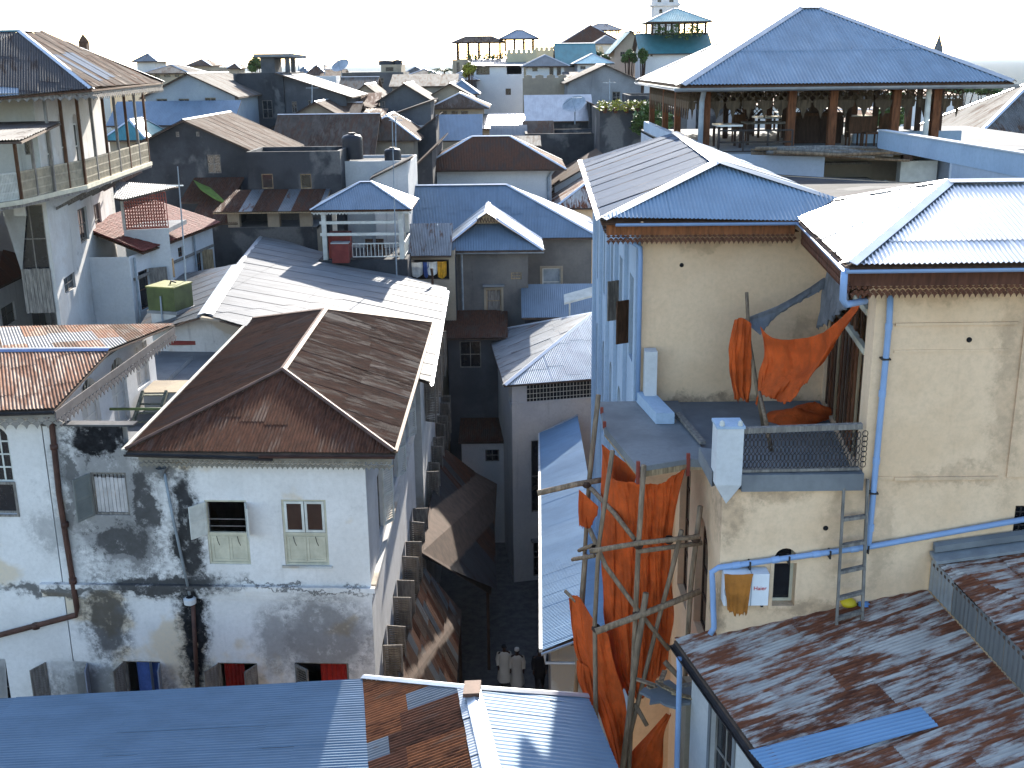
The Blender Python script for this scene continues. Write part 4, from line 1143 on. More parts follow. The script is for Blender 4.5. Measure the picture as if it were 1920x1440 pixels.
# left wing: front wall above the terrace, blue wall to the alley
xr2 = 7.25
WB = Wall((xl, YB), (xr2, YB))
WB.build(HR, cw, 0, ZE, [], depth=.2)
t_, z_ = WB.px(1278, 497); m = MB(); m.tube([WB.pt(t_, z_, -.1), WB.pt(t_, z_, .012)], .05, 10); m.build('drain_hole_disc', X['dark'], HR)  # dark disc painted in place of the hole's inner shade
WA = Wall((xl, 38.6), (xl, YB))
ha = []
for k in range(5):
    t0 = WA.L - 2.3 - k * 2.6
    ha.append((t0, 12.2, t0 + .95, 15.4)); ha.append((t0 + .1, 16.9, t0 + .95, 19.0))
WA.build(HR, bwall, 0, ZE, [WA.shape(r, i % 2 == 0) for i, r in enumerate(ha)], depth=.25)
for i, r in enumerate(ha):
    o = window(HR, WA, r, X['dark_wood'], nx=2, nz=3)
    if i in (1, 3):
        shutter(HR, WA, r[0], r[1] + .3, r[3] - .7, .36, 60, -1, X['brown_wood'] if i < 2 else X['frame_grey'], False)
for k in range(6):
    t0 = WA.L - .45 - k * 2.6
    MB().obox(WA.pt(t0, 0, .1), WA.u * .4, -WA.n * .097, V((0, 0, ZE))).build('pilaster', bwall, HR)
# right wing: side wall above the terrace with upright boards
WS = Wall((xr2, YB), (xr, YF))
hs_ = (.25, ZT + .05, WS.L - .75, 20.1)
WS.build(HR, cw, ZT - .02, ZE, [WS.shape(hs_)], depth=.12)
t0, z0, t1, z1 = hs_
for k in range(22):
    if k in (18, 19): continue
    a = t0 + (t1 - t0) * k / 22
    MB().obox(WS.pt(a + .01, z0, -.06 - .03 * (k % 2)), WS.u * ((t1 - t0) / 22 - .015), -WS.n * .025, V((0, 0, (z1 - z0) * (.72 if k < 15 else .62)))).build('board', random.choice([X['brown_wood'], X['red_wood'], X['tan_wood'], X['frame_grey']]), HR)
for z in (z0 + (z1 - z0) * .62, z0 + (z1 - z0) * .82): MB().obox(WS.pt(t0, z, .02), WS.u * (t1 - t0), -WS.n * .1, V((0, 0, .12))).build('rail', X['cream_wood'], HR)
for k in range(8):
    a = t0 + (t1 - t0) * (k + .5) / 8
    MB().obox(WS.pt(a, z0 + (z1 - z0) * .64, -.05), WS.u * .05, -WS.n * .04, V((0, 0, (z1 - z0) * .34))).build('mullion', X['brown_wood'], HR)
# closing walls
Wall((13.5, YF), (13.5, 30)).build(HR, cw, 0, ZE); Wall((13.5, 30), (xl, 38.6)).build(HR, cw, 0, ZE)
# roofs
e1, e2, e3 = PZ(1128, 412, 20.7), PZ(1089, 300, 20.7), PZ(1497, 409, 20.7)
k1, k2 = PZ(1345, 303, 21.72), PZ(1268, 249, 21.72)
e4, e5 = PZ(1590, 496, 20.7), V((14, PZ(1590, 496, 20.7).y, 20.7))
k3 = PZ(1776, 341, 21.72); k4 = V((14, k3.y, 21.72))
back = V((k2.x + 3.3, e2.y, 20.7))
rr = V((k1.x + 3.4, e3.y + 2.6, 20.7))
ve = V((k1.x + 2.75, k3.y + 1.2, 20.95))
front_hip = [e1, e3, V((e3.x + .75, e3.y + .9, 20.72)), k1]
polyL = [e2, e1, k1, k2]
polyF = [e1, e3, V((k1.x + (e3.x - k1.x) * 1.45, e3.y + .6, 20.74)), k1]
polyF = [e1, e3, PZ(1570, 376, 20.95), k1]
polyR = [k1, PZ(1570, 376, 20.95), V((back.x, k2.y, 20.7)), k2]
polyW = [e3, e4, k3, PZ(1570, 376, 20.95)]
polyM = [e4, e5, k4, k3]
polyBk = [k3, k4, V((14, k3.y + 3, 20.7)), V((8.2, k3.y + 3.0, 20.75)), PZ(1570, 376, 20.95)]
ro = lid(HR, [polyL, polyF, [k1, PZ(1570, 376, 20.95), k2], [e3, e4, k3], [e3, k3, PZ(1570, 376, 20.95)], polyM], X['brown_wood'], .05, dz=-.07)
slope(ro, polyL, X['lilac_sheet'], sheet=.76)
slope(ro, polyF, X['hip_sheet'], down=(0, -1, -.4), sheet=.76)
slope(ro, [k1, PZ(1570, 376, 20.95), k2], X['blue_sheet'], down=(1, 0, -.3), sheet=.76)
slope(ro, [e3, e4, k3], X['galv_new'], down=(-1, .05, -.3), sheet=.76)
slope(ro, [e3, k3, PZ(1570, 376, 20.95)], X['galv_new'], down=(-1, .05, -.3), sheet=.76)
slope(ro, polyM, X['galv_new'], sheet=.76, row=2.7, even=True)
slope(ro, [k3, k4, V((14, k3.y + 3.2, 20.7)), V((7.6, k3.y + 3.2, 20.8))], X['galv_new'], sheet=.76)
fillm = [k2, k1, PZ(1570, 376, 20.95), V((8.2, k3.y + 3.2, 20.75)), V((8.6, 38, 20.7)), V((k2.x + 3, 39, 20.7))]
caps(ro, [(k2, k1), (k1, e1), (k3, e4), (k3, k4)], X['cap_white'], .16, .05, .06)
caps(ro, [(k1, PZ(1570, 376, 20.95)), (PZ(1570, 376, 20.95), k3)], X['blue_sheet'], .16, .05, .06)
caps(ro, [(e2 + V((-.02, 0, 0)), e1 + V((-.02, 0, 0)))], X['cap_white'], .09, .03, .02, 'verge_cap')
gz_ = V((0, -.06, -.07))
gutter(HR, [e1 + gz_ + V((.3, 0, 0)), e3 + gz_, e4 + V((-.06, -.06, -.07)), e5 + gz_], X['pvc'], .075)
MB().slab([V((6.9, 25.6, 20.6)), V((8.6, 22.6, 20.6)), V((13.6, 22.6, 20.6)), V((13.6, 30.2, 20.6)), V((6.2, 36.6, 20.6))], .1).build('rear_roof', X['dark_wall'], HR)  # dark slab colour stands in for the shaded recess behind the roofs
# brown eaves boards with fretwork
fr_m, fr_b = wood('fretwork_brown', (.13, .052, .03)), wood('eaves_board_russet', (.27, .10, .04))
fringe(HR, (e1.x + .12, e1.y + .14), (e3.x - .02, e3.y + .14), fr_m, 20.6, .105, .2, 2, board=.26, bmat=fr_b)
fringe(HR, (e3.x + .1, e3.y + .1), (e4.x + .12, e4.y + .25), fr_m, 20.6, .105, .2, 2, board=.26, bmat=fr_m)
fringe(HR, (e4.x + .14, e4.y + .24), (13.9, e4.y + .24), fr_m, 20.58, .1, .2, 2, board=.3, bmat=wood('eaves_board_dark', (.13, .055, .035)))
MB().slab([(e1.x + .1, e1.y + .26, 20.38), (e3.x + .1, e3.y + .26, 20.38), (e3.x + .1, YB, 20.38), (e1.x + .1, YB, 20.38)], .02).build('soffit', X['brown_wood'], HR)
MB().slab([(e4.x + .16, e4.y + .28, 20.36), (13.9, e4.y + .28, 20.36), (13.9, YF, 20.36), (e4.x + .16, YF, 20.36)], .02).build('soffit', X['brown_wood'], HR)
MB().slab([(e1.x + .1, YB + .02, 20.4), (xl - .02, YB + .02, 20.4), (xl - .02, 38.5, 20.4), (e2.x + .1, 38.5, 20.4)], .02).build('soffit', X['brown_wood'], HR)
# terrace slab, balcony slab over the alley, parapets
cp = X['concrete']
MB().slab([(xm - .02, YF + .02, ZT), (xr - .02, YF + .02, ZT), (xr2 - .02, YB - .02, ZT), (xm - .02, YB - .02, ZT)], .16).build('terrace_floor', cp, HR)
s = [PZ(1133, 800, 16.34), PZ(1196, 876, 16.34), PZ(1290, 861, 16.34), V((xm - .03, 20.9, 16.34)), V((xm - .03, YB - .03, 16.34)), V((2.05, YB - .03, 16.34))]
MB().slab(s, .16).build('balcony_slab', cp, HR)
m = MB()
for i in range(3):
    a, b = s[i] + V((.04, .04, -.165)), s[i + 1] + V((.04, .04, -.165)); m.bar(a, b, .07, .12)
m.build('formwork', X['tan_wood'], HR)
for i, p in enumerate((s[0], s[1], s[2], s[0].lerp(s[5], .55))): MB().box((p.x - .03, p.y - .03, p.z - .35 if i in (1, 2) else p.z - .03), (p.x + .04, p.y + .04, p.z + .12)).build('red_brick_stub', plain('red_stub', (.22, .045, .03), .8), HR)
# front kerb with drip stains and pillar
kb = WF.rect(1388, 884, 1622, 915)
MB().obox(WF.pt(kb[0], kb[1], .16), WF.u * (xo - kb[0] - .02), -WF.n * .4, V((0, 0, kb[3] - kb[1]))).build('terrace_kerb', cp, HR)
pl_ = WF.rect(1341, 800, 1390, 905)
MB().obox(WF.pt(pl_[0], pl_[1], .14), WF.u * (pl_[2] - pl_[0]), -WF.n * .5, V((0, 0, pl_[3] - pl_[1]))).build('pillar', X['white_clean'], HR)
c = WF.pt((pl_[0] + pl_[2]) / 2, pl_[1], -.1)
m = MB(); a, b = WF.pt(pl_[0], pl_[1], .137), WF.pt(pl_[2], pl_[1], .137); d1, d2 = -WF.n * .134, V((0, 0, -.42))
m.add([a, b, b + d1, a + d1, a.lerp(b, .5) + d1 + d2], [(0, 1, 4), (1, 2, 4), (3, 0, 4), (2, 1, 0, 3)]); m.build('pillar_foot', X['white_clean'], HR)
MB().slab([WF.pt(pl_[0] - .02, pl_[3] + .05, .16), WF.pt(pl_[2] + .02, pl_[3] + .05, .16), WF.pt(pl_[2] + .02, pl_[3] + .05, -.38), WF.pt(pl_[0] - .02, pl_[3] + .05, -.38)], .048).build('pillar_cap', bwall, HR)
for px in (1352, 1386): 
    t_, z_ = WF.px(px, 797); MB().lathe([(.0, 0), (.04, .0), (.05, .04), (.04, .1), (.0, .13)], WF.pt(t_, z_, .1), 8).build('finial', X['frame_white'], HR)
sp = [PZ(1288, 864, 16.34), PZ(1340, 905, 16.34)]
m = MB(); m.slab([V((xm - .22, 20.9, 16.62)), V((xm + .18, 20.7, 16.62)), V((xm + .16, YF + .4, 16.62)), V((xm - .2, YF + .1, 16.62))], .3); m.build('side_kerb', cp, HR)
m = MB(); m.slab([V((2.9, YB - .1, 16.6)), V((3.3, YB - .1, 16.6)), V((3.55, 23.2, 16.6)), V((3.15, 23.2, 16.6))], .25); m.build('kerb', bwall, HR)
MB().box((3.05, YB - .5, ZT + .05), (3.32, YB - .12, ZT + 1.35)).build('pillar', X['white_clean'], HR)
# iron balustrade
t0, z0, t1, z1 = WF.rect(1390, 801, 1612, 884)
o = thing('balustrade', 'black wrought iron terrace balustrade with a grey wooden handrail', 'railing', WF.pt((t0 + t1) / 2, z0, 0))
a, b = WF.pt(t0, z1 - .04, .02), WF.pt(t1, z1 + .02, .02)
MB().bar(a, b, .12, .1).build('handrail', X['frame_grey'], o)
MB().bar(WF.pt(t0, z0 + .04, .02), WF.pt(t1, z0 + .06, .02), .1, .05).build('bottom_rail', X['frame_grey'], o)
m = MB(); n = 30; zl, zh = z0 + .08, z1 - .09
for i in range(n):
    tt = t0 + (t1 - t0) * (i + .5) / n; s_ = (t1 - t0) / n * .5
    for j in range(5):
        za, zb_ = zl + (zh - zl) * j / 5, zl + (zh - zl) * (j + 1) / 5; h = zb_ - za
        ring = [(0, 0), (.8, .18), (.8, .82), (0, 1), (-.8, .82), (-.8, .18)] if j in (1, 3) else [(0, 0), (.75, .3), (.75, .7), (0, 1), (-.75, .7), (-.75, .3)]
        for k in range(6):
            p, q = ring[k], ring[(k + 1) % 6]
            m.bar(WF.pt(tt + p[0] * s_, za + p[1] * h, .02), WF.pt(tt + q[0] * s_, za + q[1] * h, .02), .013)
m.build('ironwork', X['iron'], o)
m = MB()
for j in range(7):
    za = zl + (zh - zl) * j / 7; c = WF.pt(t1 + .08, za + .05, .0)
    m.tube([c + V((.05 * math.cos(q), 0, .06 * math.sin(q))) for q in [k * .7 for k in range(10)]], .009, 5)
m.build('scroll_end', X['iron'], o)
# pale blue drain pipes
def pp(px, py, d=.1):
    q = PP(px, py, V((0, YF, 0)), V((0, 1, 0))); return q - V((0, d, 0))
m = MB(); m.tube([pp(1666, 552), pp(1664, 600), pp(1626, 1010), pp(1624, 1020)], .056, 10)
o = tag(m.build('downpipe', X['pvc'], None, True), 'pale blue plastic downpipe on the cream wall below the right eaves', 'pipe')
for px, py in ((1663, 610), (1651, 735), (1640, 860), (1629, 985)): MB().tube([pp(px + .5, py - 6), pp(px - .5, py + 6)], .066, 10).build('coupling', X['pvc'], o)
for px, py in ((1657, 670), (1634, 920)): MB().bar(pp(px, py, .0), pp(px, py, .17), .16, .03).build('bracket', X['iron'], o)
m = MB(); m.tube([pp(1960, 962), pp(1627, 1021), pp(1345, 1060), pp(1333, 1068), pp(1334, 1085), pp(1337, 1172), pp(1330, 1184)], .056, 10)
o = tag(m.build('drain_pipe', X['pvc'], None, True), 'pale blue plastic drain running aslant along the lower cream wall', 'pipe')
for f_ in (.1, .35, .62, .88):
    a_, b_ = pp(1627, 1021), pp(1345, 1060); c_ = a_.lerp(b_, f_); d_ = (b_ - a_).normalized() * .07
    MB().tube([c_ - d_, c_ + d_], .066, 10).build('coupling', X['pvc'], o)
    MB().bar(c_ + V((.25, -.07, 0)), c_ + V((.25, .1, 0)), .03, .16).build('bracket', X['iron'], o)
g4 = e4 + V((-.06, -.04, -.1))
m = MB(); m.tube([g4, g4 + V((0, .0, -.25)), g4 + V((.02, .05, -.5)), g4 + V((.1, .12, -.6)), g4 + V((.55, .5, -.62))], .06, 10)
tag(m.build('downpipe', X['pvc'], None, True), 'short pale blue pipe elbow hanging from the gutter corner', 'pipe')
q0, q1 = PX(1133, 452, xl - .5), V((xl - .06, YB - .08, 20.0))
m = MB(); m.tube([V((xl - .75, YB + 1.1, 20.25)), V((xl - .2, YB - .05, 20.08)), V((xl - .03, YB - .12, 19.98)), V((xl - .02, YB - .13, 19.7)), V((xl - .02, YB - .13, ZT + .1))], .055, 10)
tag(m.build('downpipe', X['pvc'], None, True), 'pale blue downpipe at the corner of the cream wall and the blue wall', 'pipe')
# ladder against the wall
T = thing('ladder', 'weathered grey wooden ladder leaning on the cream wall', 'ladder', pp(1575, 1150))
la, lb, ra_, rb_ = pp(1553, 1150, .55), pp(1580, 898, .1), pp(1600, 1136, .55), pp(1624, 895, .1)
MB().bar(la, lb, .05, .08).build('rail', X['frame_grey'], T); MB().bar(ra_, rb_, .05, .08).build('rail', X['frame_grey'], T)
for k in (.06, .2, .38, .56, .74): MB().bar(la.lerp(lb, k), ra_.lerp(rb_, k), .1, .06).build('rung', X['frame_grey'], T)
# air conditioner
a = pp(1392, 1090, .0)
t0, z0, t1, z1 = WF.rect(1352, 1062, 1434, 1120)
T = thing('air_conditioner', 'white air conditioner box hung with an orange rag on the cream wall', 'air conditioner', WF.pt((t0 + t1) / 2, z0, .2))
acm = plain('white_enamel', (.72, .74, .77), .4, 0, .04)
MB().obox(WF.pt(t0, z0, .34), WF.u * (t1 - t0), -WF.n * .3, V((0, 0, z1 - z0))).build('case', acm, T)
m = MB(); cx, cz = t0 + (t1 - t0) * .28, (z0 + z1) / 2; R = (z1 - z0) * .36
for k in range(5): m.tube([WF.pt(cx + R * (k + 1) / 5 * math.cos(q), cz + R * (k + 1) / 5 * math.sin(q), .352) for q in [i * math.pi / 8 for i in range(17)]], .006, 5)
m.build('fan_grille', X['grey_pipe'], T)
MB().obox(WF.pt(t0 + (t1 - t0) * .6, z0 - .004, .345), WF.u * .012, -WF.n * .3, V((0, 0, z1 - z0 + .008))).build('seam', X['grey_pipe'], T)
for k in (.15, .85): MB().obox(WF.pt(t0 + (t1 - t0) * k, z0 - .06, .3), WF.u * .05, -WF.n * .28, V((0, 0, .057))).build('bracket', X['iron'], T)
tc = bpy.data.curves.new('maker_name', 'FONT'); tc.body = 'Haier'; tc.size = .11; tc.align_x = 'CENTER'; tc.extrude = .002
tob = bpy.data.objects.new('tmp', tc); COL.objects.link(tob)
dg = bpy.context.evaluated_depsgraph_get(); me = bpy.data.meshes.new_from_object(tob.evaluated_get(dg))
bpy.data.objects.remove(tob)
lo = bpy.data.objects.new('lettering', me); COL.objects.link(lo); me.materials.clear(); me.materials.append(plain('red_print', (.55, .02, .02), .5))
lo.matrix_world = Matrix.Translation(WF.pt(t0 + (t1 - t0) * .8, z1 - (z1 - z0) * .5, .352)) @ Matrix.Rotation(math.pi / 2, 4, 'X')
Mw = lo.matrix_basis.copy(); adopt(lo, T)
# rag over it
def drape(name, label, cat, rows, mat, parent=None, n=14, amp=.03, fold=5, thick=0, ragged=0, seed=1):
    """cloth through rows of control points (each row left to right, top to bottom), with vertical folds"""
    rnd_ = random.Random(seed)
    rows = [[V(p) for p in r] for r in rows]; k = len(rows[0])
    def along(r, t):
        x = t * (k - 1); i = min(int(x), k - 2); f_ = x - i
        p0, p1, p2, p3 = r[max(i - 1, 0)], r[i], r[i + 1], r[min(i + 2, k - 1)]
        return .5 * ((2 * p1) + (p2 - p0) * f_ + (2 * p0 - 5 * p1 + 4 * p2 - p3) * f_ ** 2 + (3 * p1 - p0 - 3 * p2 + p3) * f_ ** 3)
    nr = 12 * (len(rows) - 1); cols = n * 4; G = []
    ph = rnd_.random() * 6
    for i in range(nr + 1):
        y = i / nr * (len(rows) - 1); j = min(int(y), len(rows) - 2); fy = y - j
        line = []
        for c_ in range(cols + 1):
            t = c_ / cols
            R_ = [along(r, t) for r in (rows[max(j - 1, 0)], rows[j], rows[j + 1], rows[min(j + 2, len(rows) - 1)])]
            p = .5 * ((2 * R_[1]) + (R_[2] - R_[0]) * fy + (2 * R_[0] - 5 * R_[1] + 4 * R_[2] - R_[3]) * fy ** 2 + (3 * R_[1] - R_[0] - 3 * R_[2] + R_[3]) * fy ** 3)
            w_ = math.sin(t * fold * 6.28 + ph + .9 * math.sin(y * 2.1 + t * 3)) + .5 * math.sin(t * fold * 13.1 + y * 2.7) + .35 * math.sin(t * fold * 29 - y * 4.1) + .45 * math.sin(y * 5.3 + t * 9 * math.sin(ph))
            p = p + V((.25, -1, 0)) * amp * w_ * (.4 + .6 * i / nr)
            if ragged and i == nr: p = p + V((0, 0, rnd_.uniform(-ragged, ragged)))
            line.append(p)
        G.append(line)
    m = MB(); nn = cols + 1
    m.v = [tuple(p) for l in G for p in l]
    m.f = [(i * nn + c_, i * nn + c_ + 1, (i + 1) * nn + c_ + 1, (i + 1) * nn + c_) for i in range(nr) for c_ in range(cols)]
    o = m.build(name, mat, parent, True)
    sm = o.modifiers.new('thickness', 'SOLIDIFY'); sm.thickness = .008
    if label: tag(o, label, cat)
    return o
P_ = lambda L, d: [pp(x, y, d) for x, y in L]
drape('rag', 'orange brown rag draped over the air conditioner', 'cloth', [P_([(1351, 1060), (1375, 1062), (1405, 1060)], .36), P_([(1352, 1088), (1375, 1092), (1400, 1080)], .40), P_([(1358, 1128), (1375, 1134), (1393, 1132)], .38)], cloth('ochre_rag', (.45, .17, .03), .2), None, 5, .012, 3, 0, .05)

# ---------------------------------------------------------------- tarpaulins on the terrace
def P3(px, py, y): return PY(px, py, y)
drape('tarpaulin', 'orange tarpaulin slung across the terrace up to the right eaves', 'tarpaulin',
      [[P3(1425, 612, 23.0), P3(1452, 634, 22.6), P3(1510, 634, 22.2), P3(1560, 612, 21.2), P3(1616, 556, 20.0)],
       [P3(1432, 655, 22.8), P3(1462, 680, 22.5), P3(1510, 690, 22.1), P3(1556, 655, 21.3), P3(1604, 585, 20.2)],
       [P3(1424, 700, 22.7), P3(1450, 712, 22.4), P3(1490, 716, 22.0), P3(1524, 698, 21.5), P3(1550, 655, 21.2)],
       [P3(1415, 760, 22.6), P3(1432, 742, 22.3), P3(1470, 756, 22.0), P3(1492, 736, 21.7), P3(1512, 715, 21.5)]], X['tarp'], None, 18, .05, 3, 0, .03, 3)
drape('tarpaulin', 'torn orange tarpaulin hanging from a post by the cream wall', 'tarpaulin',
      [[P3(1378, 600, 23.4), P3(1392, 596, 23.3), P3(1408, 606, 23.2)], [P3(1368, 650, 23.4), P3(1388, 652, 23.2), P3(1408, 660, 23.2)], [P3(1370, 700, 23.4), P3(1388, 706, 23.3), P3(1410, 702, 23.2)], [P3(1378, 752, 23.4), P3(1392, 746, 23.3), P3(1404, 754, 23.2)]], X['tarp'], None, 8, .05, 3, 0, .05, 5)
drape('tarpaulin', 'grey tarpaulin hanging in folds under the right wing eaves', 'tarpaulin',
      [[P3(1552, 500, 24.3), P3(1570, 505, 23.2), P3(1592, 530, 21.5)], [P3(1540, 560, 24.3), P3(1562, 560, 23.2), P3(1590, 560, 21.6)], [P3(1532, 615, 24.2), P3(1552, 605, 23.4), P3(1584, 580, 21.8)]], X['tarp_grey'], None, 8, .06, 5, 0, .04, 8)
drape('tarpaulin', 'thin grey strip of tarpaulin stretched along a rope to the wall post', 'tarpaulin',
      [[P3(1395, 598, 23.6), P3(1455, 574, 23.8), P3(1500, 550, 24.0), P3(1545, 520, 24.2)], [P3(1402, 608, 23.6), P3(1462, 582, 23.8), P3(1506, 556, 24.0), P3(1550, 530, 24.2)], [P3(1425, 628, 23.4), P3(1466, 586, 23.8), P3(1512, 560, 24.0), P3(1552, 536, 24.2)]], X['tarp_grey'], None, 10, .02, 2, 0, .02, 9)
def stick(name, label, cat, pts, r=.035, mat=None, n=7):
    return tag(MB().tube(pts, [r * (1 - .25 * i / max(1, len(pts) - 1)) for i in range(len(pts))], n, jit=.08).build(name, mat or X['pole'], None, True), label, cat)
stick('post', 'crooked wooden post holding up the torn orange tarpaulin', 'post', [PZ(1432, 800, ZT), P3(1420, 730, 23.0), P3(1404, 630, 23.3), P3(1400, 548, 23.6)], .05)
stick('post', 'grey wooden post standing below the slung orange tarpaulin', 'post', [PZ(1446, 845, ZT), P3(1436, 790, 21.2), P3(1424, 735, 22.0)], .05)
for k, (x, y, r_, s_) in enumerate(((1490, 790, .5, 3), (1525, 778, .4, 4))):
    c = PZ(x, y, ZT); m = MB(); rn = random.Random(s_)
    n = 14
    for i in range(7):
        for j in range(n):
            a = 6.283 * j / n; rr_ = r_ * (1 - (i / 6) ** 1.5) * (1 + .25 * math.sin(a * 3 + i)); m.v.append((c.x + rr_ * math.cos(a) * 1.3, c.y + rr_ * math.sin(a), c.z + .005 + .3 * (i / 6) ** .8 + rn.uniform(-.02, .02)))
    m.f = [(i * n + j, i * n + (j + 1) % n, (i + 1) * n + (j + 1) % n, (i + 1) * n + j) for i in range(6) for j in range(n)]
    tag(m.build('tarpaulin', X['tarp'], None, True), 'crumpled orange tarpaulin heap on the terrace floor, ' + ('left one by the post' if k == 0 else 'right one by the boards'), 'tarpaulin')
for k, (a, b) in enumerate(((PZ(1270, 775, 16.42), PZ(1318, 830, 16.42)), (PZ(1238, 766, 16.4), PZ(1262, 790, 16.4)))):
    tag(MB().bar(a, b, .13, .06).build('plank', X['frame_grey']), ('long grey plank lying on the balcony slab' if k == 0 else 'short grey plank lying by the terrace kerb'), 'plank')

# ================================================================ scaffold of rough poles with torn orange sheeting
YS = 20.45
SC = thing('scaffold', 'rough pole scaffold lashed together below the concrete balcony', 'scaffold', (2.6, 20.6, 0))
def Pq(L): return [PY(x, y, yy) for x, y, yy in L]
def down(p, q):      # carry a leaning standard on down to the ground
    d = (q - p); k = (0.0 - q.z) / d.z; return q + d * k
sc_poles = [
    ('standard', Pq([(1207, 872, YS), (1197, 1025, YS), (1193, 1119, YS)]), .055),
    ('standard', Pq([(1211, 1112, YS - .1), (1193, 1230, YS - .1), (1174, 1388, YS - .1)]), .065),
    ('standard', Pq([(1148, 845, 20.9), (1122, 1025, 20.9), (1115, 1166, 20.9), (1117, 1332, 20.9)]), .05),
    ('standard', Pq([(1122, 740, 22.9), (1105, 902, 22.7), (1096, 1043, 22.6), (1091, 1119, 22.6)]), .05),
    ('standard', Pq([(1098, 1040, 22.4), (1092, 1130, 22.4), (1094, 1230, 22.4)]), .05),
    ('standard', Pq([(1278, 994, YS), (1259, 1072, YS), (1235, 1161, YS), (1202, 1294, YS)]), .05),
    ('standard', Pq([(1313, 949, YS + .2), (1296, 1091, YS + .2), (1289, 1200, YS + .2)]), .05),
    ('ledger', Pq([(1008, 925, 22.6), (1080, 908, 22.6), (1136, 899, 22.6)]), .06),
    ('ledger', Pq([(1105, 1034, YS - .12), (1200, 1018, YS - .12), (1312, 1006, YS - .12)]), .055),
    ('ledger', Pq([(1195, 1034, YS - .06), (1316, 1018, YS + .2)]), .05),
    ('ledger', Pq([(1117, 1184, YS - .12), (1210, 1150, YS - .12), (1313, 1108, YS + .1)]), .065),
    ('ledger', Pq([(1074, 1049, 22.4), (1114, 1042, 21.0)]), .045),
    ('ledger', Pq([(1086, 1032, 22.5), (1112, 1022, 21.2)]), .045),
    ('brace', Pq([(1108, 916, 22.4), (1150, 960, 21.4), (1190, 1012, YS + .1)]), .05),
    ('brace', Pq([(1105, 991, 21.2), (1136, 1062, 20.8), (1188, 1133, YS), (1254, 1218, YS - .1)]), .05),
    ('brace', Pq([(1190, 1320, YS), (1213, 1360, YS - .1)]), .05),
    ('brace', Pq([(1060, 1108, 22.3), (1080, 1128, 22.0)]), .04)]
for nm, pts, r_ in sc_poles:
    if nm == 'standard': pts = pts + [down(pts[-2], pts[-1])] if abs(down(pts[-2], pts[-1]).x - pts[-1].x) < 4 else pts + [V((pts[-1].x, pts[-1].y, 0))]
    MB().tube(pts, [r_ * (1.05 - .1 * i / len(pts)) for i in range(len(pts))], 7, jit=.12).build(nm, X['pole'], SC, True)
for x, y, yy in ((1197, 1022, YS), (1255, 1012, YS), (1115, 1030, 20.9), (1195, 1150, YS), (1118, 1178, 20.9), (1305, 1010, YS + .1), (1100, 908, 22.6)):
    c = PY(x, y, yy); MB().lathe([(.07, -.07), (.1, -.03), (.1, .03), (.07, .07)], c, 8).build('lashing', X['dark_wood'], SC)
drape('tarpaulin', 'large orange tarpaulin sheet hanging behind the pole scaffold', 'tarpaulin',
      [[PY(1130, 838, 22.4), PY(1145, 893, 21.6), PY(1195, 905, 21.1), PY(1240, 905, 20.9), PY(1286, 876, 20.85)],
       [PY(1128, 930, 22.2), PY(1150, 945, 21.5), PY(1195, 950, 21.1), PY(1236, 950, 20.95), PY(1268, 940, 20.9)],
       [PY(1128, 1050, 22.0), PY(1152, 1055, 21.4), PY(1195, 1056, 21.1), PY(1230, 1055, 20.95), PY(1256, 1050, 20.9)],
       [PY(1132, 1150, 21.9), PY(1156, 1160, 21.4), PY(1195, 1165, 21.1), PY(1232, 1165, 21), PY(1262, 1140, 20.9)],
       [PY(1150, 1235, 21.8), PY(1165, 1250, 21.3), PY(1195, 1262, 21.1), PY(1225, 1255, 21), PY(1250, 1230, 20.9)],
       [PY(1160, 1285, 21.6), PY(1178, 1296, 21.3), PY(1198, 1306, 21.1), PY(1215, 1290, 21), PY(1238, 1262, 20.9)]], X['tarp'], None, 26, .075, 5, 0, .06, 11)
drape('tarpaulin', 'upper orange tarpaulin corner tied under the balcony slab', 'tarpaulin', [[PY(1128, 832, 22.9), PY(1150, 850, 22.4), PY(1196, 884, 21.6)], [PY(1130, 870, 22.8), PY(1155, 885, 22.3), PY(1190, 905, 21.7)], [PY(1134, 900, 22.7), PY(1158, 915, 22.2), PY(1184, 922, 21.8)]], X['tarp'], None, 8, .05, 3, 0, .05, 21)
drape('tarpaulin', 'ragged orange tarpaulin strip trailing down at the left of the scaffold', 'tarpaulin',
      [[PY(1066, 1120, 22.2), PY(1085, 1118, 21.9), PY(1112, 1160, 21.4), PY(1140, 1188, 21.1)],
       [PY(1072, 1180, 22.2), PY(1092, 1190, 21.8), PY(1116, 1220, 21.3), PY(1150, 1240, 21.0)],
       [PY(1080, 1225, 22.2), PY(1102, 1240, 21.8), PY(1128, 1290, 21.2), PY(1168, 1300, 20.9)],
       [PY(1110, 1300, 21.8), PY(1135, 1330, 21.4), PY(1155, 1370, 21.0), PY(1176, 1380, 20.8)],
       [PY(1150, 1420, 21.2), PY(1165, 1450, 21.0), PY(1172, 1470, 20.8), PY(1182, 1470, 20.7)]], X['tarp'], None, 14, .07, 3, 0, .08, 13)
drape('tarpaulin', 'small torn orange tarpaulin flag on the left standard of the scaffold', 'tarpaulin',
      [[PY(1086, 918, 22.5), PY(1100, 930, 22.4), PY(1122, 950, 22.2)], [PY(1084, 960, 22.5), PY(1100, 965, 22.4), PY(1120, 966, 22.2)], [PY(1088, 985, 22.5), PY(1104, 990, 22.4), PY(1114, 972, 22.3)]], X['tarp'], None, 6, .03, 2, 0, .06, 15)
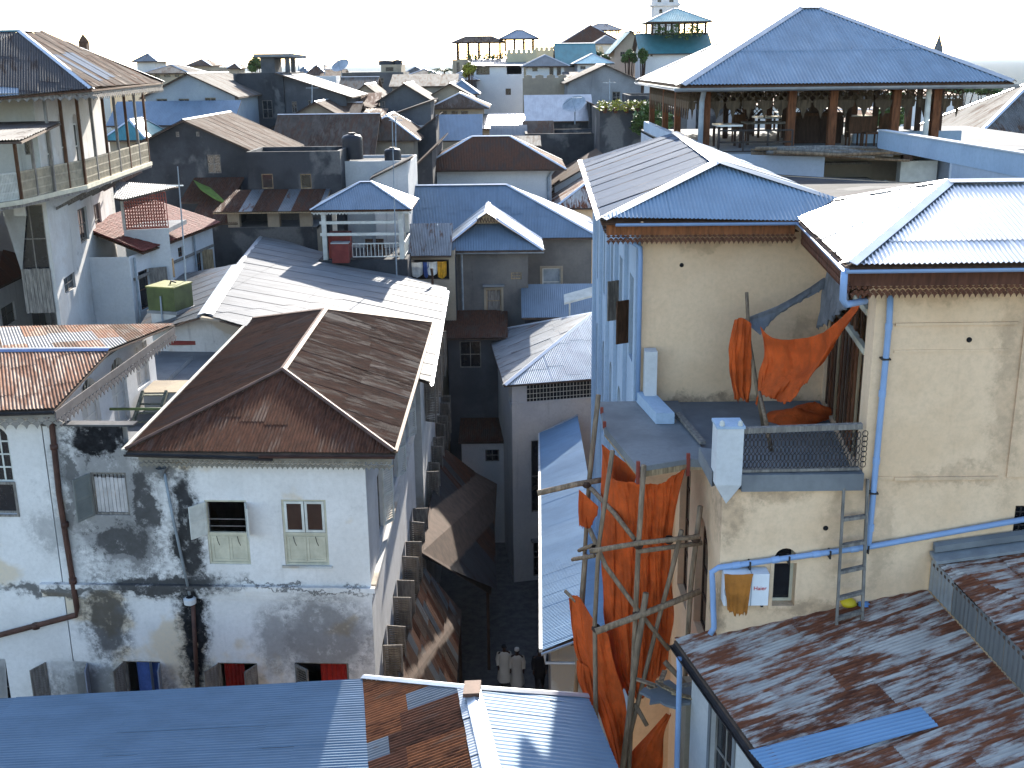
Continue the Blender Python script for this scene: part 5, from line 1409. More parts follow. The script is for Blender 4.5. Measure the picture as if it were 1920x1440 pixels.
drape('tarpaulin', 'orange tarpaulin bundle twisted around the left foot of the scaffold', 'tarpaulin',
      [[PY(1082, 1238, 22.0), PY(1092, 1244, 21.9), PY(1104, 1250, 21.8)], [PY(1084, 1275, 21.9), PY(1098, 1280, 21.8), PY(1110, 1290, 21.7)], [PY(1104, 1330, 21.7), PY(1112, 1335, 21.6), PY(1122, 1340, 21.5)], [PY(1110, 1400, 21.6), PY(1116, 1402, 21.5), PY(1124, 1405, 21.4)]], X['tarp'], None, 6, .04, 2, 0, .06, 17)
drape('tarpaulin', 'orange tarpaulin piece spread at the foot of the scaffold', 'tarpaulin',
      [[PY(1250, 1338, 20.4), PY(1254, 1340, 20.4), PY(1258, 1338, 20.4)], [PY(1196, 1400, 20.8), PY(1220, 1392, 20.5), PY(1245, 1375, 20.4)], [PY(1160, 1440, 21), PY(1200, 1450, 20.6), PY(1244, 1440, 20.4)], [PY(1150, 1475, 21), PY(1200, 1490, 20.6), PY(1240, 1480, 20.4)]], X['tarp'], None, 8, .05, 2, 0, .04, 19)
# ruined ledge with rubble under the sheeting
c = PZ(1258, 1300, 11.9)
T = thing('broken_ledge', 'broken concrete ledge with scraps of board at the scaffold foot', 'ledge', (c.x, c.y, 0))
rn = random.Random(4)
m = MB(); k = 12
k = 26
m.slab([V((c.x + .1 + (.62 + rn.uniform(-.2, .16)) * math.cos(6.283 * i / k), c.y + (.42 + rn.uniform(-.16, .12)) * math.sin(6.283 * i / k), 11.9)) for i in range(k)], .05); m.build('slab', X['concrete'], T)
MB().box((c.x + .35, c.y + .25, 0), (c.x + .9, c.y + .8, 11.8)).build('pier', X['tan_wall'], T)
for i in range(9):
    a = V((c.x + rn.uniform(-.5, .6), c.y + rn.uniform(-.3, .4), 11.95 + .03 * i)); d = V((rn.uniform(-.4, .4), rn.uniform(-.4, .4), rn.uniform(-.02, .06)))
    MB().bar(a, a + d, .1, .03).build('scrap_board', random.choice([X['frame_grey'], X['tan_wood'], X['pole']]), T)
stick('post', 'long grey prop leaning from the broken ledge to the rusty roof corner', 'post', [PY(1246, 1240, 20.4), PY(1272, 1268, 20.2), PY(1312, 1318, 19.9)], .06)

# ================================================================ patchy rusty roof, bottom right
A, Bq, Dq = PZ(1264, 1196, 13.1), PZ(1442, 1442, 13.1), PY(1738, 1106, 19.36)
nrm = (Bq - A).cross(Dq - A).normalized()
on = lambda x, y: PP(x, y, A, nrm)
A_, D_ = on(1264, 1196), on(1740, 1104); D_ = Dq
far = on(1925, 1310); Bx = A + (Bq - A) * 1.7; fx_ = far + (far - D_) * 1.3
H4 = thing('rusty_roofed_house', 'house with a patchy rust and grey tin roof in the lower right corner', 'house', (6, 16, 0))
wallpt = PY(1335, 1184, 19.36)
poly = [A, Bx, fx_, far, Dq]
poly4 = [A, Bx, fx_, Dq]
ro = lid(H4, [poly4], X['deck'])
slope(ro, poly4, X['rust_grey'], sheet=.8, row=2.9, deep=True)
bp = [on(1726, 1328), on(1762, 1366), on(1440, 1452), on(1404, 1410)]
slope(ro, bp, X['sky_sheet'], down=bp[3] - bp[0], sheet=None, lift=.035, name='blue_sheet', deep=True)
gutter(ro, [A + V((-.06, .02, -.1)), Bx + V((-.06, 0, -.1))], X['iron'], .085)
up_ = V((0, 0, .75))
f0, f1 = Dq + V((.02, -.02, .02)), far + V((.02, 0, .02)); f2 = f1 + (f1 - f0) * 1.3
m = MB()
n = 9
for i in range(n):
    a, b = f0.lerp(f2, i / n), f0.lerp(f2, (i + 1) / n)
    hgt = .62 + random.uniform(-.02, .03)
    nn = (b - a).cross(V((0, 0, 1))).normalized(); mm = MB()
    for j in range(20):
        p, q = a.lerp(b, j / 20), a.lerp(b, (j + 1) / 20)
        w0, w1 = nn * (.012 * math.sin(j * 1.9)), nn * (.012 * math.sin((j + 1) * 1.9))
        mm.poly(p + w0, q + w1, q + w1 + V((0, 0, hgt)), p + w0 + V((0, 0, hgt)))
    mm.build('upstand_sheet', X['grey_sheet'] if i % 4 else X['cap_grey'], ro)
up = V((0, 0, .64))
u0_, u1_ = f0 + up, f2 + up
u2_, u3_ = f2 + up + V((3.2, 2.6, .55)), PY(1960, 1075, 19.34)
u3_ = V((11.5, 19.34, u0_.z + .5)); u2_ = V((11.5, u1_.y, u0_.z + .5))
pu = [u0_, u1_, u2_, u3_]
nr2 = lid(H4, [[u0_, u1_, u2_], [u0_, u2_, u3_]], X['deck'], name='upper_roof')
slope(nr2, [u0_, u1_, u2_], X['rust_grey'], down=(-1, -.1, -.2), sheet=.8, row=2.6, deep=True)
slope(nr2, [u0_, u2_, u3_], X['rust_grey'], down=(-1, -.1, -.2), sheet=.8, row=2.6, deep=True)
MB().slab([u0_ + V((-.05, -.35, .1)), u3_ + V((0, -.35, .1)), u3_ + V((0, 0, .16)), u0_ + V((-.05, 0, .16))], .06).build('flashing', X['blue_sheet'].copy() if False else X['cap_grey'], nr2)
MB().slab([u0_ + V((0, -.12, .3)), u3_ + V((0, -.12, .3)), u3_ + V((0, 0, .34)), u0_ + V((0, 0, .34))], .12).build('mortar_fillet', X['concrete'], nr2)
wa, wb = A + V((.32, -.35, 0)), Bx + V((.32, 0, 0))
W4 = Wall(wa, wb)
hh = [(1.0, 9.9, 2.0, 12.4), (3.4, 9.9, 4.6, 12.4)]
W4.build(H4, X['white_wall'], 0, 12.95, [W4.shape(r) for r in hh])
for r in hh: o = window(H4, W4, r, X['frame_grey'], nx=2, nz=3); surround(H4, W4, r, X['concrete'], .1)
Wall((wa.x, wa.y), (wa.x + .01, YF - .05)).build(H4, X['white_wall'], 0, 12.9) if False else None
Wall(wb, (12, wb.y)).build(H4, X['white_wall'], 0, 13); Wall((12, wb.y), (12, 19.3)).build(H4, X['white_wall'], 0, 13)
Wall((xm + .1, 19.3), (wa.x, wa.y)).build(H4, X['white_wall'], 0, 12.9)
m = MB(); p = A + V((.02, -.55, -.12)); m.tube([p, p + V((.02, 0, -.3)), V((p.x + .06, p.y - .1, 0))], .055, 8)
tag(m.build('downpipe', X['pvc'], None, True), 'pale blue downpipe under the corner of the patchy rusty roof', 'pipe')
# rag on the roof
c = on(1588, 1140)
o = thing('litter', 'yellow and blue plastic bags lying at the foot of the ladder', 'litter', c)
for k, (dx, mt, s_) in enumerate(((0, plain('yellow_plastic', (.62, .45, .02), .4), .17), (.32, plain('blue_plastic', (.1, .24, .5), .4), .15))):
    m = MB(); n = 10; rn = random.Random(k)
    for i in range(6):
        for j in range(n):
            a = 6.283 * j / n; rr_ = s_ * math.sin(math.pi * (i + .3) / 5.6) * rn.uniform(.75, 1.2); m.v.append((c.x + dx + rr_ * math.cos(a), c.y + rr_ * math.sin(a), c.z + .02 + .22 * i / 5 * (1 - k * .5)))
    m.f = [(i * n + j, i * n + (j + 1) % n, (i + 1) * n + (j + 1) % n, (i + 1) * n + j) for i in range(5) for j in range(n)]
    m.build('bag', mt, o, True)
# ================================================================ tall balcony house, far left
HL = thing('balcony_house', 'tall white house with wooden balconies and a brown hipped roof at the left edge', 'house', (-20, 48, 0))
wm_ = plaster('tall_house_limewash', (.54, .54, .53), (.45, .43, .41), .55, .5, patch=(.48, .46, .43), seed=14)
pa, pb, pc, pd = V((-25.5, 43.0, 0)), V((-18.1, 43.7, 0)), V((-19.4, 54.6, 0)), V((-27, 54, 0))
Wf_, Wr_ = Wall(pa, pb), Wall(pb, pc)
hf = [Wf_.rect(97, 362, 140, 478), Wf_.rect(5, 385, 48, 405), Wf_.rect(100, 515, 117, 560), Wf_.rect(45, 250, 62, 290), Wf_.rect(72, 245, 88, 290), Wf_.rect(106, 478, 124, 512)]
hf = [r for r in hf if r[2] < Wf_.L - .1]
hf.append((Wf_.L - 1.25, 16.2, Wf_.L - .15, 18.9))
zq = lambda px, py: Wr_.px(px, py)
hrw = [(1.0, 19.75, 1.85, 22.1, 1), (3.2, 19.75, 4.05, 22.3, 1), (5.4, 19.75, 6.25, 22.1, 1)]
for r in ((148, 388, 165, 455), (178, 380, 191, 445), (203, 370, 216, 435), (120, 515, 142, 547), (174, 538, 186, 590), (204, 520, 214, 568)):
    q = Wr_.rect(*r); hrw.append(q + (0,))
hrw = [r for r in hrw if r[0] > .1 and r[2] < Wr_.L - .1]
Wf_.build(HL, wm_, 0, 23.1, [Wf_.shape(r) for r in hf], depth=.25)
Wr_.build(HL, wm_, 0, 23.1, [Wr_.shape(r[:4], r[4]) for r in hrw], depth=.25)
Wall(pc, pd).build(HL, wm_, 0, 23.1); Wall(pd, pa).build(HL, wm_, 0, 23.1)
for r in hf: window(HL, Wf_, r, X['frame_grey'], nx=2, nz=2)
for r in hrw:
    o = window(HL, Wr_, r[:4] if not r[4] else (r[0], r[1], r[2], r[3] - .42), X['frame_white'] if r[4] else X['frame_grey'], nx=2, nz=2)
r = hf[-1]; planks(HL, Wf_, (r[0], r[1] - 1.6, r[2], r[1] + .2), X['frame_grey'], 8, -.08)
e = [PY(0, 181, 40.6), PY(172, 166, 42.6), PY(306, 153, 55.2), V((-28, 56, 23.3)), V((-28, 38, 22.9))]
e[0] = e[1] + (e[0] - e[1]) * 2.4
k1, k2 = PY(37, 58, 45.2), PY(75, 60, 49)
k0 = V((-27.5, 47, k1.z))
polys = [[e[0], e[1], k1, k0], [e[1], e[2], k2, k1], [e[2], e[3], k0, k2]]
polys = [[e[0], e[1], k1], [e[0], k1, k0], [e[1], e[2], k2, k1], [e[2], e[3], k2]]
ro = lid(HL, polys, X['brown_wood'])
slope(ro, polys[0], X['dark_sheet'], down=(.35, -1, -.5), sheet=.7, row=2.3, alt=lambda i, j, n: X['blue_sheet'] if (i, j) == (n // 2 + 1, 2) else X['dark_sheet'])  # camera-facing slope coloured dark in place of the shade on it
slope(ro, polys[1], X['dark_sheet'], down=(.35, -1, -.5), sheet=.7)
slope(ro, polys[2], X['far_tin_brown'], sheet=.7, row=1.9, alt=lambda i, j, n: X['lilac_sheet'] if (i, j) in ((3, 1), (5, 1), (6, 1), (7, 1)) else (X['far_tin_brown'], X['rust'], X['far_tin_brown'])[(i * 5 + j) % 3])
slope(ro, polys[3], X['rust_brown'])
caps(ro, [(e[1], k1), (k1, k2), (k2, e[2])], X['cap_white'], .13, .05, .05)
caps(ro, [(k1, k0)], X['teal_sheet'], .12)
fringe(HL, (e[0].x, e[0].y + .1), (e[1].x, e[1].y + .1), X['frame_grey'], e[1].z - .1, .3, .2, 1, board=.1)
fringe(HL, (e[1].x - .05, e[1].y), (e[2].x - .05, e[2].y), X['frame_grey'], e[1].z - .08, .3, .24, 1, board=.08)
# balconies
ZB = 19.5
bo = [PZ(-60, 392, ZB), PZ(41, 377, ZB), PZ(104, 362, ZB), PZ(162, 349, ZB), PZ(284, 305, ZB)]
m = MB(); m.slab(bo + [V((-19.4, 54.4, ZB)), V((-18.12, 43.72, ZB)), V((-25.4, 43.0, ZB))], .22); m.build('balcony_floor', X['frame_grey'], HL)
m = MB()
for i in range(4): m.bar(bo[i] + V((0, -.03, -.03)), bo[i + 1] + V((0, -.03, -.03)), .1, .16)
m.build('floor_edge', X['cream_wood'], HL)
lat = plain('tan_ironwork', (.30, .26, .19), .8, 0, .25)
ins = V((-.12, .1, .02))
for i in range(4):
    a, b = bo[i] + V((-.05, .12, .0)), bo[i + 1] + V((-.12, .05, 0))
    n = max(2, round((b - a).length / 1.9))
    for k in range(n):
        p, q = a.lerp(b, k / n), a.lerp(b, (k + 1) / n)
        railing(HL, p, q, .98, lat if i else X['frame_white'], 16, .05, .06, 'balustrade_panel', 2)
        top = e[1].z - .1 if i == 3 else (21.85 if i < 2 else e[1].z - .2)
        MB().bar(p, V((p.x, p.y, top)), .1).build('post', X['brown_wood'] if (k + i) % 2 else X['frame_grey'], HL)
    if i == 3: MB().bar(b, V((b.x, b.y, e[2].z - .1)), .1).build('post', X['brown_wood'], HL)
q = [PZ(-60, 264, 21.95), PZ(40, 262, 21.95), PZ(114, 228, 22.05), PZ(-60, 226, 22.05)]
lo_ = lid(HL, [q], X['deck'], .06, 'porch_roof'); slope(lo_, q, X['dark_sheet'], down=(.1, -1, -.2), sheet=.76)
for k in range(6):
    p = bo[3].lerp(bo[4], (k + .3) / 6); MB().bar(V((p.x - .2, p.y, ZB - .3)), V((p.x - 1.6, p.y, ZB - 1.0)), .1).build('bracket', X['frame_grey'], HL)
# low dark lean-to in front of it
q = [PZ(-60, 470, 16.0), PZ(0, 470, 16.0), PZ(95, 487, 15.2), PZ(95, 492, 15.1), PZ(-60, 566, 14.9)]
H = thing('dark_roofed_house', 'small white house under a dark rusty roof at the left edge below the balconies', 'house', (-18, 38, 0))
q = [PZ(-70, 465, 16.2), PZ(5, 468, 16.1), PZ(96, 490, 15.0), PZ(-10, 542, 15.0), PZ(-90, 580, 15.0)]
ro = lid(H, [[q[0], q[1], q[3], q[4]], [q[1], q[2], q[3]]], X['deck'])
slope(ro, [q[0], q[1], q[3], q[4]], X['rust'], sheet=.7); slope(ro, [q[1], q[2], q[3]], X['rust'], sheet=.7)
wa, wb = V((q[3].x - .1, q[3].y + .35, 0)), V((q[2].x - .35, q[2].y, 0))
Wd = Wall(wa, wb); hh = [Wd.rect(3, 570, 30, 610), Wd.rect(58, 535, 92, 620)]
hh = [r for r in hh if r[0] > .05 and r[2] < Wd.L - .05]
Wd.build(H, X['white_wall'], 0, 14.9, [Wd.shape(r) for r in hh])
for r in hh: window(H, Wd, r, X['frame_grey'], nx=2, nz=2)
Wall(V((-24, wa.y - 1, 0)), wa).build(H, X['white_wall'], 0, 14.9); Wall(wb, V((-24, 43, 0))).build(H, X['white_wall'], 0, 14.9)

# ================================================================ white house with the red tiled roof
HT = thing('red_tiled_house', 'white house with a red tiled roof and open shutters beside the tall balcony house', 'house', (-17.5, 53, 0))
e1, e2 = PZ(268, 473, 16.0), PZ(413, 418, 16.0)
u1, u2 = e1 + V((-3.0, .8, 1.05)), e2 + V((-3.4, .3, 1.15))
W2 = Wall(V((e1.x - .45, e1.y - .6, 0)), V((e2.x - .45, e2.y, 0)))
hh = [W2.rect(*r) for r in ((262, 505, 282, 580), (292, 488, 304, 525), (334, 463, 344, 482), (369, 470, 380, 520))]
hh = [r for r in hh if r[0] > .1 and r[2] < W2.L - .1]
W2.build(HT, X['white_clean'], 0, 15.9, [W2.shape(r) for r in hh])
for i, r in enumerate(hh):
    window(HT, W2, r, X['brown_wood'], nx=1, nz=2)
    if i != 2: shutter(HT, W2, r[2], r[1], r[3], .8 if i == 0 else .55, 120, 1, X['tan_wood'] if i else X['frame_grey'], False)
z_ = W2.px(300, 525)[1]
MB().obox(W2.pt(.2, z_ + .5, .1), W2.u * (W2.L - .4), -W2.n * .097, V((0, 0, .12))).build('string_course', X['frame_grey'], HT)
for t_ in (.3, W2.L * .72): MB().tube([W2.pt(t_, 15.8, .1), W2.pt(t_, 8, .1)], .06, 7).build('downpipe', X['grey_pipe'], HT)
Wall(V((e2.x - .45, e2.y, 0)), V((-21.5, e2.y, 0))).build(HT, X['white_clean'], 0, 15.9)
Wall(V((-19.5, e1.y - .6, 0)), V((e1.x - .45, e1.y - .6, 0))).build(HT, X['white_clean'], 0, 15.9)
ro = lid(HT, [[e1, e2, u2, u1]], X['brown_wood'], name='roof')
tile = plain('red_clay_tile', (.15, .036, .028), .75, 0, .35, 6)
tl = MB(); cc = 0
dn = (e1 - u1); al = (e2 - e1); L = al.length; nt_ = 46; nr_ = 10
nn = al.cross(-dn).normalized(); nn = nn if nn.z > 0 else -nn
tb = MB()     # one barrel tile, shared by every piece
k = 7
for s_ in range(2):
    for i in range(k):
        a = math.pi * i / (k - 1); tb.v.append((math.cos(a) * .12, -.2 + .42 * s_, math.sin(a) * .06))
tb.f = [(i, i + 1, i + 1 + k, i + k) for i in range(k - 1)]
tme = None
ax = al.normalized(); ay = -(nn.cross(ax)).normalized()
cnt = 0
for i in range(nt_):
    for j in range(nr_):
        f_ = (i + .5) / nt_; g = (j + .5) / nr_
        p = u1.lerp(u2, f_).lerp(e1.lerp(e2, f_), g) + nn * (.02 + random.uniform(0, .012))
        if j >= 4 and cnt < 270:
            if tme is None:
                o = tb.build('tile', tile, ro); tme = o.data
            else:
                o = bpy.data.objects.new('tile', tme); COL.objects.link(o)
            Mx = Matrix(((ax.x, -ay.x, nn.x, p.x), (ax.y, -ay.y, nn.y, p.y), (ax.z, -ay.z, nn.z, p.z), (0, 0, 0, 1))) @ Matrix.Diagonal((1, 1.0, 1, 1))
            o.matrix_basis = Mx; adopt(o, ro); cnt += 1
        else:
            for q in tb.v: tl.v.append(tuple(p + ax * q[0] - ay * q[1] + nn * q[2]))
            b_ = len(tl.v) - len(tb.v); tl.f += [tuple(x + b_ for x in ff) for ff in tb.f]
o = tl.build('tiles', tile, ro); o['kind'] = 'stuff'
# small terrace with red lattice and silver canopy
c0, c1 = PZ(232, 432, 16.8), PZ(316, 428, 16.8)
tw = Wall(c0, c1); tw.build(HT, X['white_clean'], 14, 16.8, name='terrace_wall')
MB().slab([c0 + V((0, .02, 0)), c1 + V((0, .02, 0)), c1 + V((0, 3, 0)), c0 + V((0, 3, 0))], .2).build('terrace_floor', X['concrete'], HT)
m = MB(); rd = plain('red_lattice_paint', (.22, .035, .025), .75, 0, .2); z0, z1 = 16.82, 18.45; n = 18
for i in range(n):
    t_ = tw.L * i / (n - 1); m.bar(tw.pt(t_, z0, -.05), tw.pt(t_, z1, -.05), .035)
for i in range(-8, n):
    for sg in (1, -1):
        pts = []
        for k in range(9):
            t_ = tw.L * i / (n - 1) + sg * (z1 - z0) * .8 * k / 8 + (0 if sg == 1 else tw.L * .35)
            if 0 <= t_ <= tw.L: pts.append(tw.pt(t_, z0 + (z1 - z0) * k / 8, -.07))
        if len(pts) > 1: m.bar(pts[0], pts[-1], .03)
m.bar(tw.pt(0, z1, -.05), tw.pt(tw.L, z1, -.05), .06); m.bar(tw.pt(0, z0 + .03, -.05), tw.pt(tw.L, z0 + .03, -.05), .06)
m.build('lattice_screen', rd, HT)
MB().bar(tw.pt(.05, 16.81, -.02), tw.pt(.05, 18.5, -.02), .12).build('corner_post', X['frame_white'], HT)
q = [PZ(217, 340, 19.0), PZ(337, 348, 18.75), PZ(232, 374, 18.55), PZ(214, 371, 18.6)]
lo_ = lid(HT, [[q[0], q[1], q[2]], [q[0], q[2], q[3]]], X['deck'], .03, 'canopy')
slope(lo_, [q[0], q[1], q[2]], X['white_sheet'], down=(.2, -1, -.2), sheet=.76); slope(lo_, [q[0], q[2], q[3]], X['white_sheet'], down=(.2, -1, -.2), sheet=.76)
# ================================================================ roofs of the middle distance
def hs(name, label, px0, px1, pye, y, depth, wm_, rm, roof='hip', rise=1.4, **kw):
    x0, x1, z = span(px0, px1, pye, y); return house(name, label, x0, x1, y, y + depth, z, wm_, rm, roof, rise, **kw)
# dark gabled house behind the red tiles
ys = 68
apx = PY(345, 224, ys); er = PY(497, 292, ys); half = er.x - apx.x
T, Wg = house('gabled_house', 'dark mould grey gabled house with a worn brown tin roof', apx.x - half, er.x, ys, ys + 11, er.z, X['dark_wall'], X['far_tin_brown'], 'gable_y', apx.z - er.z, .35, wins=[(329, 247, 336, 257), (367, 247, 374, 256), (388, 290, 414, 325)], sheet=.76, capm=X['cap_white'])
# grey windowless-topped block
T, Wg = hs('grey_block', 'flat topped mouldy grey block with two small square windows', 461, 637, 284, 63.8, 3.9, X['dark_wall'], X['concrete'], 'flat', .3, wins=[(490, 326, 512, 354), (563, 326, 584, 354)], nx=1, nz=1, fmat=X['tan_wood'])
# porch with four pillars
x0, x1, z = span(428, 592, 392, 60.8)
T = thing('porch', 'open porch with stout tan pillars under a striped rusty roof', 'porch', ((x0 + x1) / 2, 62, 0))
zf = PY(500, 426, 60.8).z
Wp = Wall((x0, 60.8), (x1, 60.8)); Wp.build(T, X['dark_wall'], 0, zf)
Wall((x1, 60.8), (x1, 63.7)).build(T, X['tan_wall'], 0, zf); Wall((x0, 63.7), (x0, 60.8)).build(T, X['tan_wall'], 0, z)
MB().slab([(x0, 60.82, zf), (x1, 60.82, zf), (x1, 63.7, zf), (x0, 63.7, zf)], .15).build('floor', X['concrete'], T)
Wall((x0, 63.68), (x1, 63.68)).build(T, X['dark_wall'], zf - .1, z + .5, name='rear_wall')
for px in (438, 513, 573): 
    x = PY(px, 410, 60.9).x; MB().box((x - .32, 60.85, zf + .003), (x + .32, 61.3, z - .03)).build('pillar', X['tan_wall'], T)
q = [V((x0 - .7, 60.2, z - .05)), V((x1 + .4, 60.2, z - .05)), V((x1 + .4, 63.7, z + .75)), V((x0 - .2, 63.7, z + .75))]
ro = lid(T, [q], X['tan_wood']); slope(ro, q, X['rust'], sheet=.7, alt=lambda i, j, n: (X['rust'], X['rust'], X['grey_sheet'])[i % 3])
# dark sheds with a green tarpaulin between
for k, (a, lab) in enumerate((((345, 430, 345, 64), 'dark shed roof with a grey stripe left of the porch'), ((360, 440, 385, 61), 'lower dark shed roof beside the porch'))):
    hs('shed', lab, a[0], a[1], a[2] + 30, a[3], 3.0, X['dark_wall'], X['rust'], 'shed_front', .9, ov=.2)
c = PY(395, 355, 63.4)
drape('tarpaulin', 'bright green tarpaulin over the dark shed roofs', 'tarpaulin', [[PY(362, 337, 66), PY(378, 345, 65.6), PY(395, 352, 65)], [PY(370, 348, 64), PY(392, 362, 63.6), PY(418, 374, 63)], [PY(376, 356, 63.4), PY(400, 372, 63), PY(425, 384, 62.6)]], cloth('green_tarpaulin', (.13, .22, .03), .2), None, 6, .05, 2)
# blue hipped house in the centre
HC = thing('blue_roofed_house', 'mouldy grey house with blue hipped roofs, a gablet and two windows', 'house', (1, 67, 0))
ZC = 14.3; ym, yw = 63.8, 59.6
xa, xb = PY(735, 440, ym).x, PY(1127, 450, ym).x
zr = PY(900, 346, 68).z
E = [V((xa, ym, ZC)), V((xb, ym, ZC)), V((xb, 72.3, ZC)), V((xa, 72.3, ZC))]
ka, kb = V((xa + .5, 68, zr)), V((PY(950, 346, 68).x, 68, zr))
wl_, wr_ = PY(822, 471, yw).x, PY(1020, 460, yw).x; xc = PY(913, 396, 62).x
zw = PY(913, 396, 62.2).z
w0, w1 = V((wl_, yw, ZC)), V((wr_, yw, ZC))
back_y = ym + (zw - ZC) / (zr - ZC) * (68 - ym)
g0, g1 = V((xc, 62.0, zw)), V((xc, back_y, zw))
polys = [[E[0], E[1], kb, ka], [E[1], E[2], kb], [E[2], E[3], ka, kb]]
wing = [[w0, w1, V((xc + (w1.x - xc) * .28, 61.6, zw - .55)), V((xc - (xc - w0.x) * .28, 61.6, zw - .55))], [V((wl_, ym, ZC)), w0, V((xc - .05, 61.4, zw)), g1], [w1, V((wr_, ym, ZC)), g1, V((xc + .05, 61.4, zw))]]
ro = lid(HC, polys + [[w0, w1, V((xc, 62.3, zw - .1))], wing[1], wing[2]], X['deck'], dz=-.08)
slope(ro, polys[0], X['blue_sheet'], sheet=.76, row=3); slope(ro, polys[1], X['galv_new'], sheet=.76); slope(ro, polys[2], X['galv'])
slope(ro, [w0, w1, V((xc, 62.3, zw - .1))], X['blue_sheet'], sheet=.76); slope(ro, [V((wl_, ym, ZC)), w0, g0, g1], X['galv'], sheet=.76); slope(ro, [w1, V((wr_, ym, ZC)), g1, g0], X['galv_new'], sheet=.76)
caps(ro, [(ka, kb), (kb, E[1]), (g0, g1), (g0, w0), (g0, w1)], X['cap_white'], .14)
gt = MB(); a, b, c = V((xc - .75, 61.25, zw - .55)), V((xc + .75, 61.25, zw - .55)), V((xc, 61.25, zw - .02))
gt.slab([a, b, c], V((0, .5, 0))); gt.build('gablet', X['tan_wood'], ro)
caps(ro, [(c + V((0, -.25, .03)), c + V((0, .9, .03)))], X['cap_white'], .5, .32, .06, 'gablet_cap')
m = MB()
for i in range(7):
    m.bar(a.lerp(b, .12 + i * .12) + V((0, -.03, .05)), a.lerp(b, .12 + i * .12) + V((.12, -.03, .3)), .03); m.bar(a.lerp(b, .2 + i * .1) + V((0, -.05, .05)), a.lerp(b, .2 + i * .1) + V((-.12, -.05, .3)), .03)
m.build('lattice', X['dark_wood'], ro)
gwm = plaster('grey_brown_mould', (.16, .15, .14), (.10, .097, .097), .7, .6, seed=21)
Wm = Wall((xa + .5, ym + .5), (xb - .5, ym + .5))
hm = [Wm.rect(1017, 503, 1051, 555)]
Wm.build(HC, gwm, 0, ZC - .05, [Wm.shape(hm[0])]); window(HC, Wm, hm[0], X['frame_white'], nx=1, nz=2, gmat=X['grey_pipe']); surround(HC, Wm, hm[0], X['tan_wall'], .14)
Ww = Wall((PY(856, 500, yw + .5).x, yw + .5), (PY(990, 500, yw + .5).x, yw + .5))
hw2 = [Ww.rect(912, 543, 940, 586), Ww.rect(958, 511, 978, 524)]
Ww.build(HC, gwm, 0, ZC - .05, [Ww.shape(r) for r in hw2])
for r in hw2: window(HC, Ww, r, X['tan_wood'], nx=1, nz=2, gmat=X['frame_grey'])
surround(HC, Ww, hw2[0], X['tan_wall'], .12); sill(HC, Ww, (hw2[0][0] - .1, hw2[0][3] + .3, hw2[0][2] + .1, 0), X['concrete'], .3, .1)
Wall(Ww.pt(Ww.L, 0), V((Ww.pt(Ww.L, 0).x, ym + .5, 0))).build(HC, gwm, 0, ZC - .05); Wall(V((Ww.a.x, ym + .5, 0)), Ww.a).build(HC, gwm, 0, ZC - .05)
Wall((xb - .5, ym + .5), (xb - .5, 72)).build(HC, gwm, 0, ZC - .05); Wall((xa + .5, 72), (xa + .5, ym + .5)).build(HC, gwm, 0, ZC - .05); Wall((xb - .5, 72), (xa + .5, 72)).build(HC, gwm, 0, ZC - .05)
MB().tube([Ww.pt(.3, ZC - .2, .12), Ww.pt(.3, 9, .12)], .06, 7).build('downpipe', X['grey_pipe'], HC)
gutter(ro, [w0 + V((0, -.06, -.1)), w1 + V((0, -.06, -.1))], X['cap_grey'], .08)
# balcony opening with washing on a line
yb = 58.4
a, b = PY(764, 462, yb), PY(838, 530, yb)
T = thing('washing_balcony', 'small roofed balcony beside the grey wall with a line across it', 'balcony', ((a.x + b.x) / 2, yb + 1, 0))
wb_ = Wall((a.x - .3, yb), (b.x + .45, yb)); ho = wb_.rect(766, 487, 842, 525)
wb_.build(T, X['tan_wall'], 0, PY(800, 470, yb).z, [wb_.shape(ho)], depth=.3)
for p, q in (((b.x + .45, yb), (b.x + .45, yb + 2)), ((b.x + .45, yb + 2), (a.x - .3, yb + 2)), ((a.x - .3, yb + 2), (a.x - .3, yb))): Wall(p, q).build(T, X['dark_wall'], 0, PY(800, 470, yb).z)
q = [PY(758, 480, yb - .5), PY(846, 478, yb - .5), PY(846, 455, yb + 2), PY(758, 455, yb + 2)]
zl_ = q[0].z; q = [V((q[0].x, yb - .5, zl_)), V((q[1].x, yb - .5, zl_)), V((q[1].x, yb + 2, zl_ + 1.35)), V((q[0].x, yb + 2, zl_ + 1.35))]
slope(lid(T, [q], X['deck'], .04), q, X['grey_sheet'], sheet=.76)
la, lb = wb_.pt(ho[0] + .05, ho[3] - .1, -.05), wb_.pt(ho[2] - .05, ho[3] - .05, -.05)
MB().tube([la, la.lerp(lb, .5) + V((0, 0, -.08)), lb], .012, 5).build('line', X['iron'], T)
cl = [('white shirt hanging on the balcony washing line', 'white_cloth', .05, .34, .75), ('blue garment hanging on the balcony washing line', 'blue_cloth', .36, .5, .8), ('second white shirt on the washing line beside the yellow cloth', 'white_cloth', .46, .72, .7), ('yellow cloth hanging at the right end of the washing line', 'yellow_cloth', .72, .96, .85)]
for lab, mt, s0, s1, h in cl:
    p, q = la.lerp(lb, s0) + V((0, -.03, -.04)), la.lerp(lb, s1) + V((0, -.03, -.04)); mid = (p + q) / 2; hh = h * (ho[3] - ho[1])
    drape('hanging_cloth', lab, 'laundry', [[p, mid + V((0, 0, -.02)), q], [p + V((0, 0, -hh * .5)), mid + V((0, 0, -hh * .55)), q + V((0, 0, -hh * .5))], [p + V((.04, 0, -hh * .9)), mid + V((0, 0, -hh)), q + V((-.03, 0, -hh * .85))]], X[mt], None, 4, .025, 2, 0, .02)
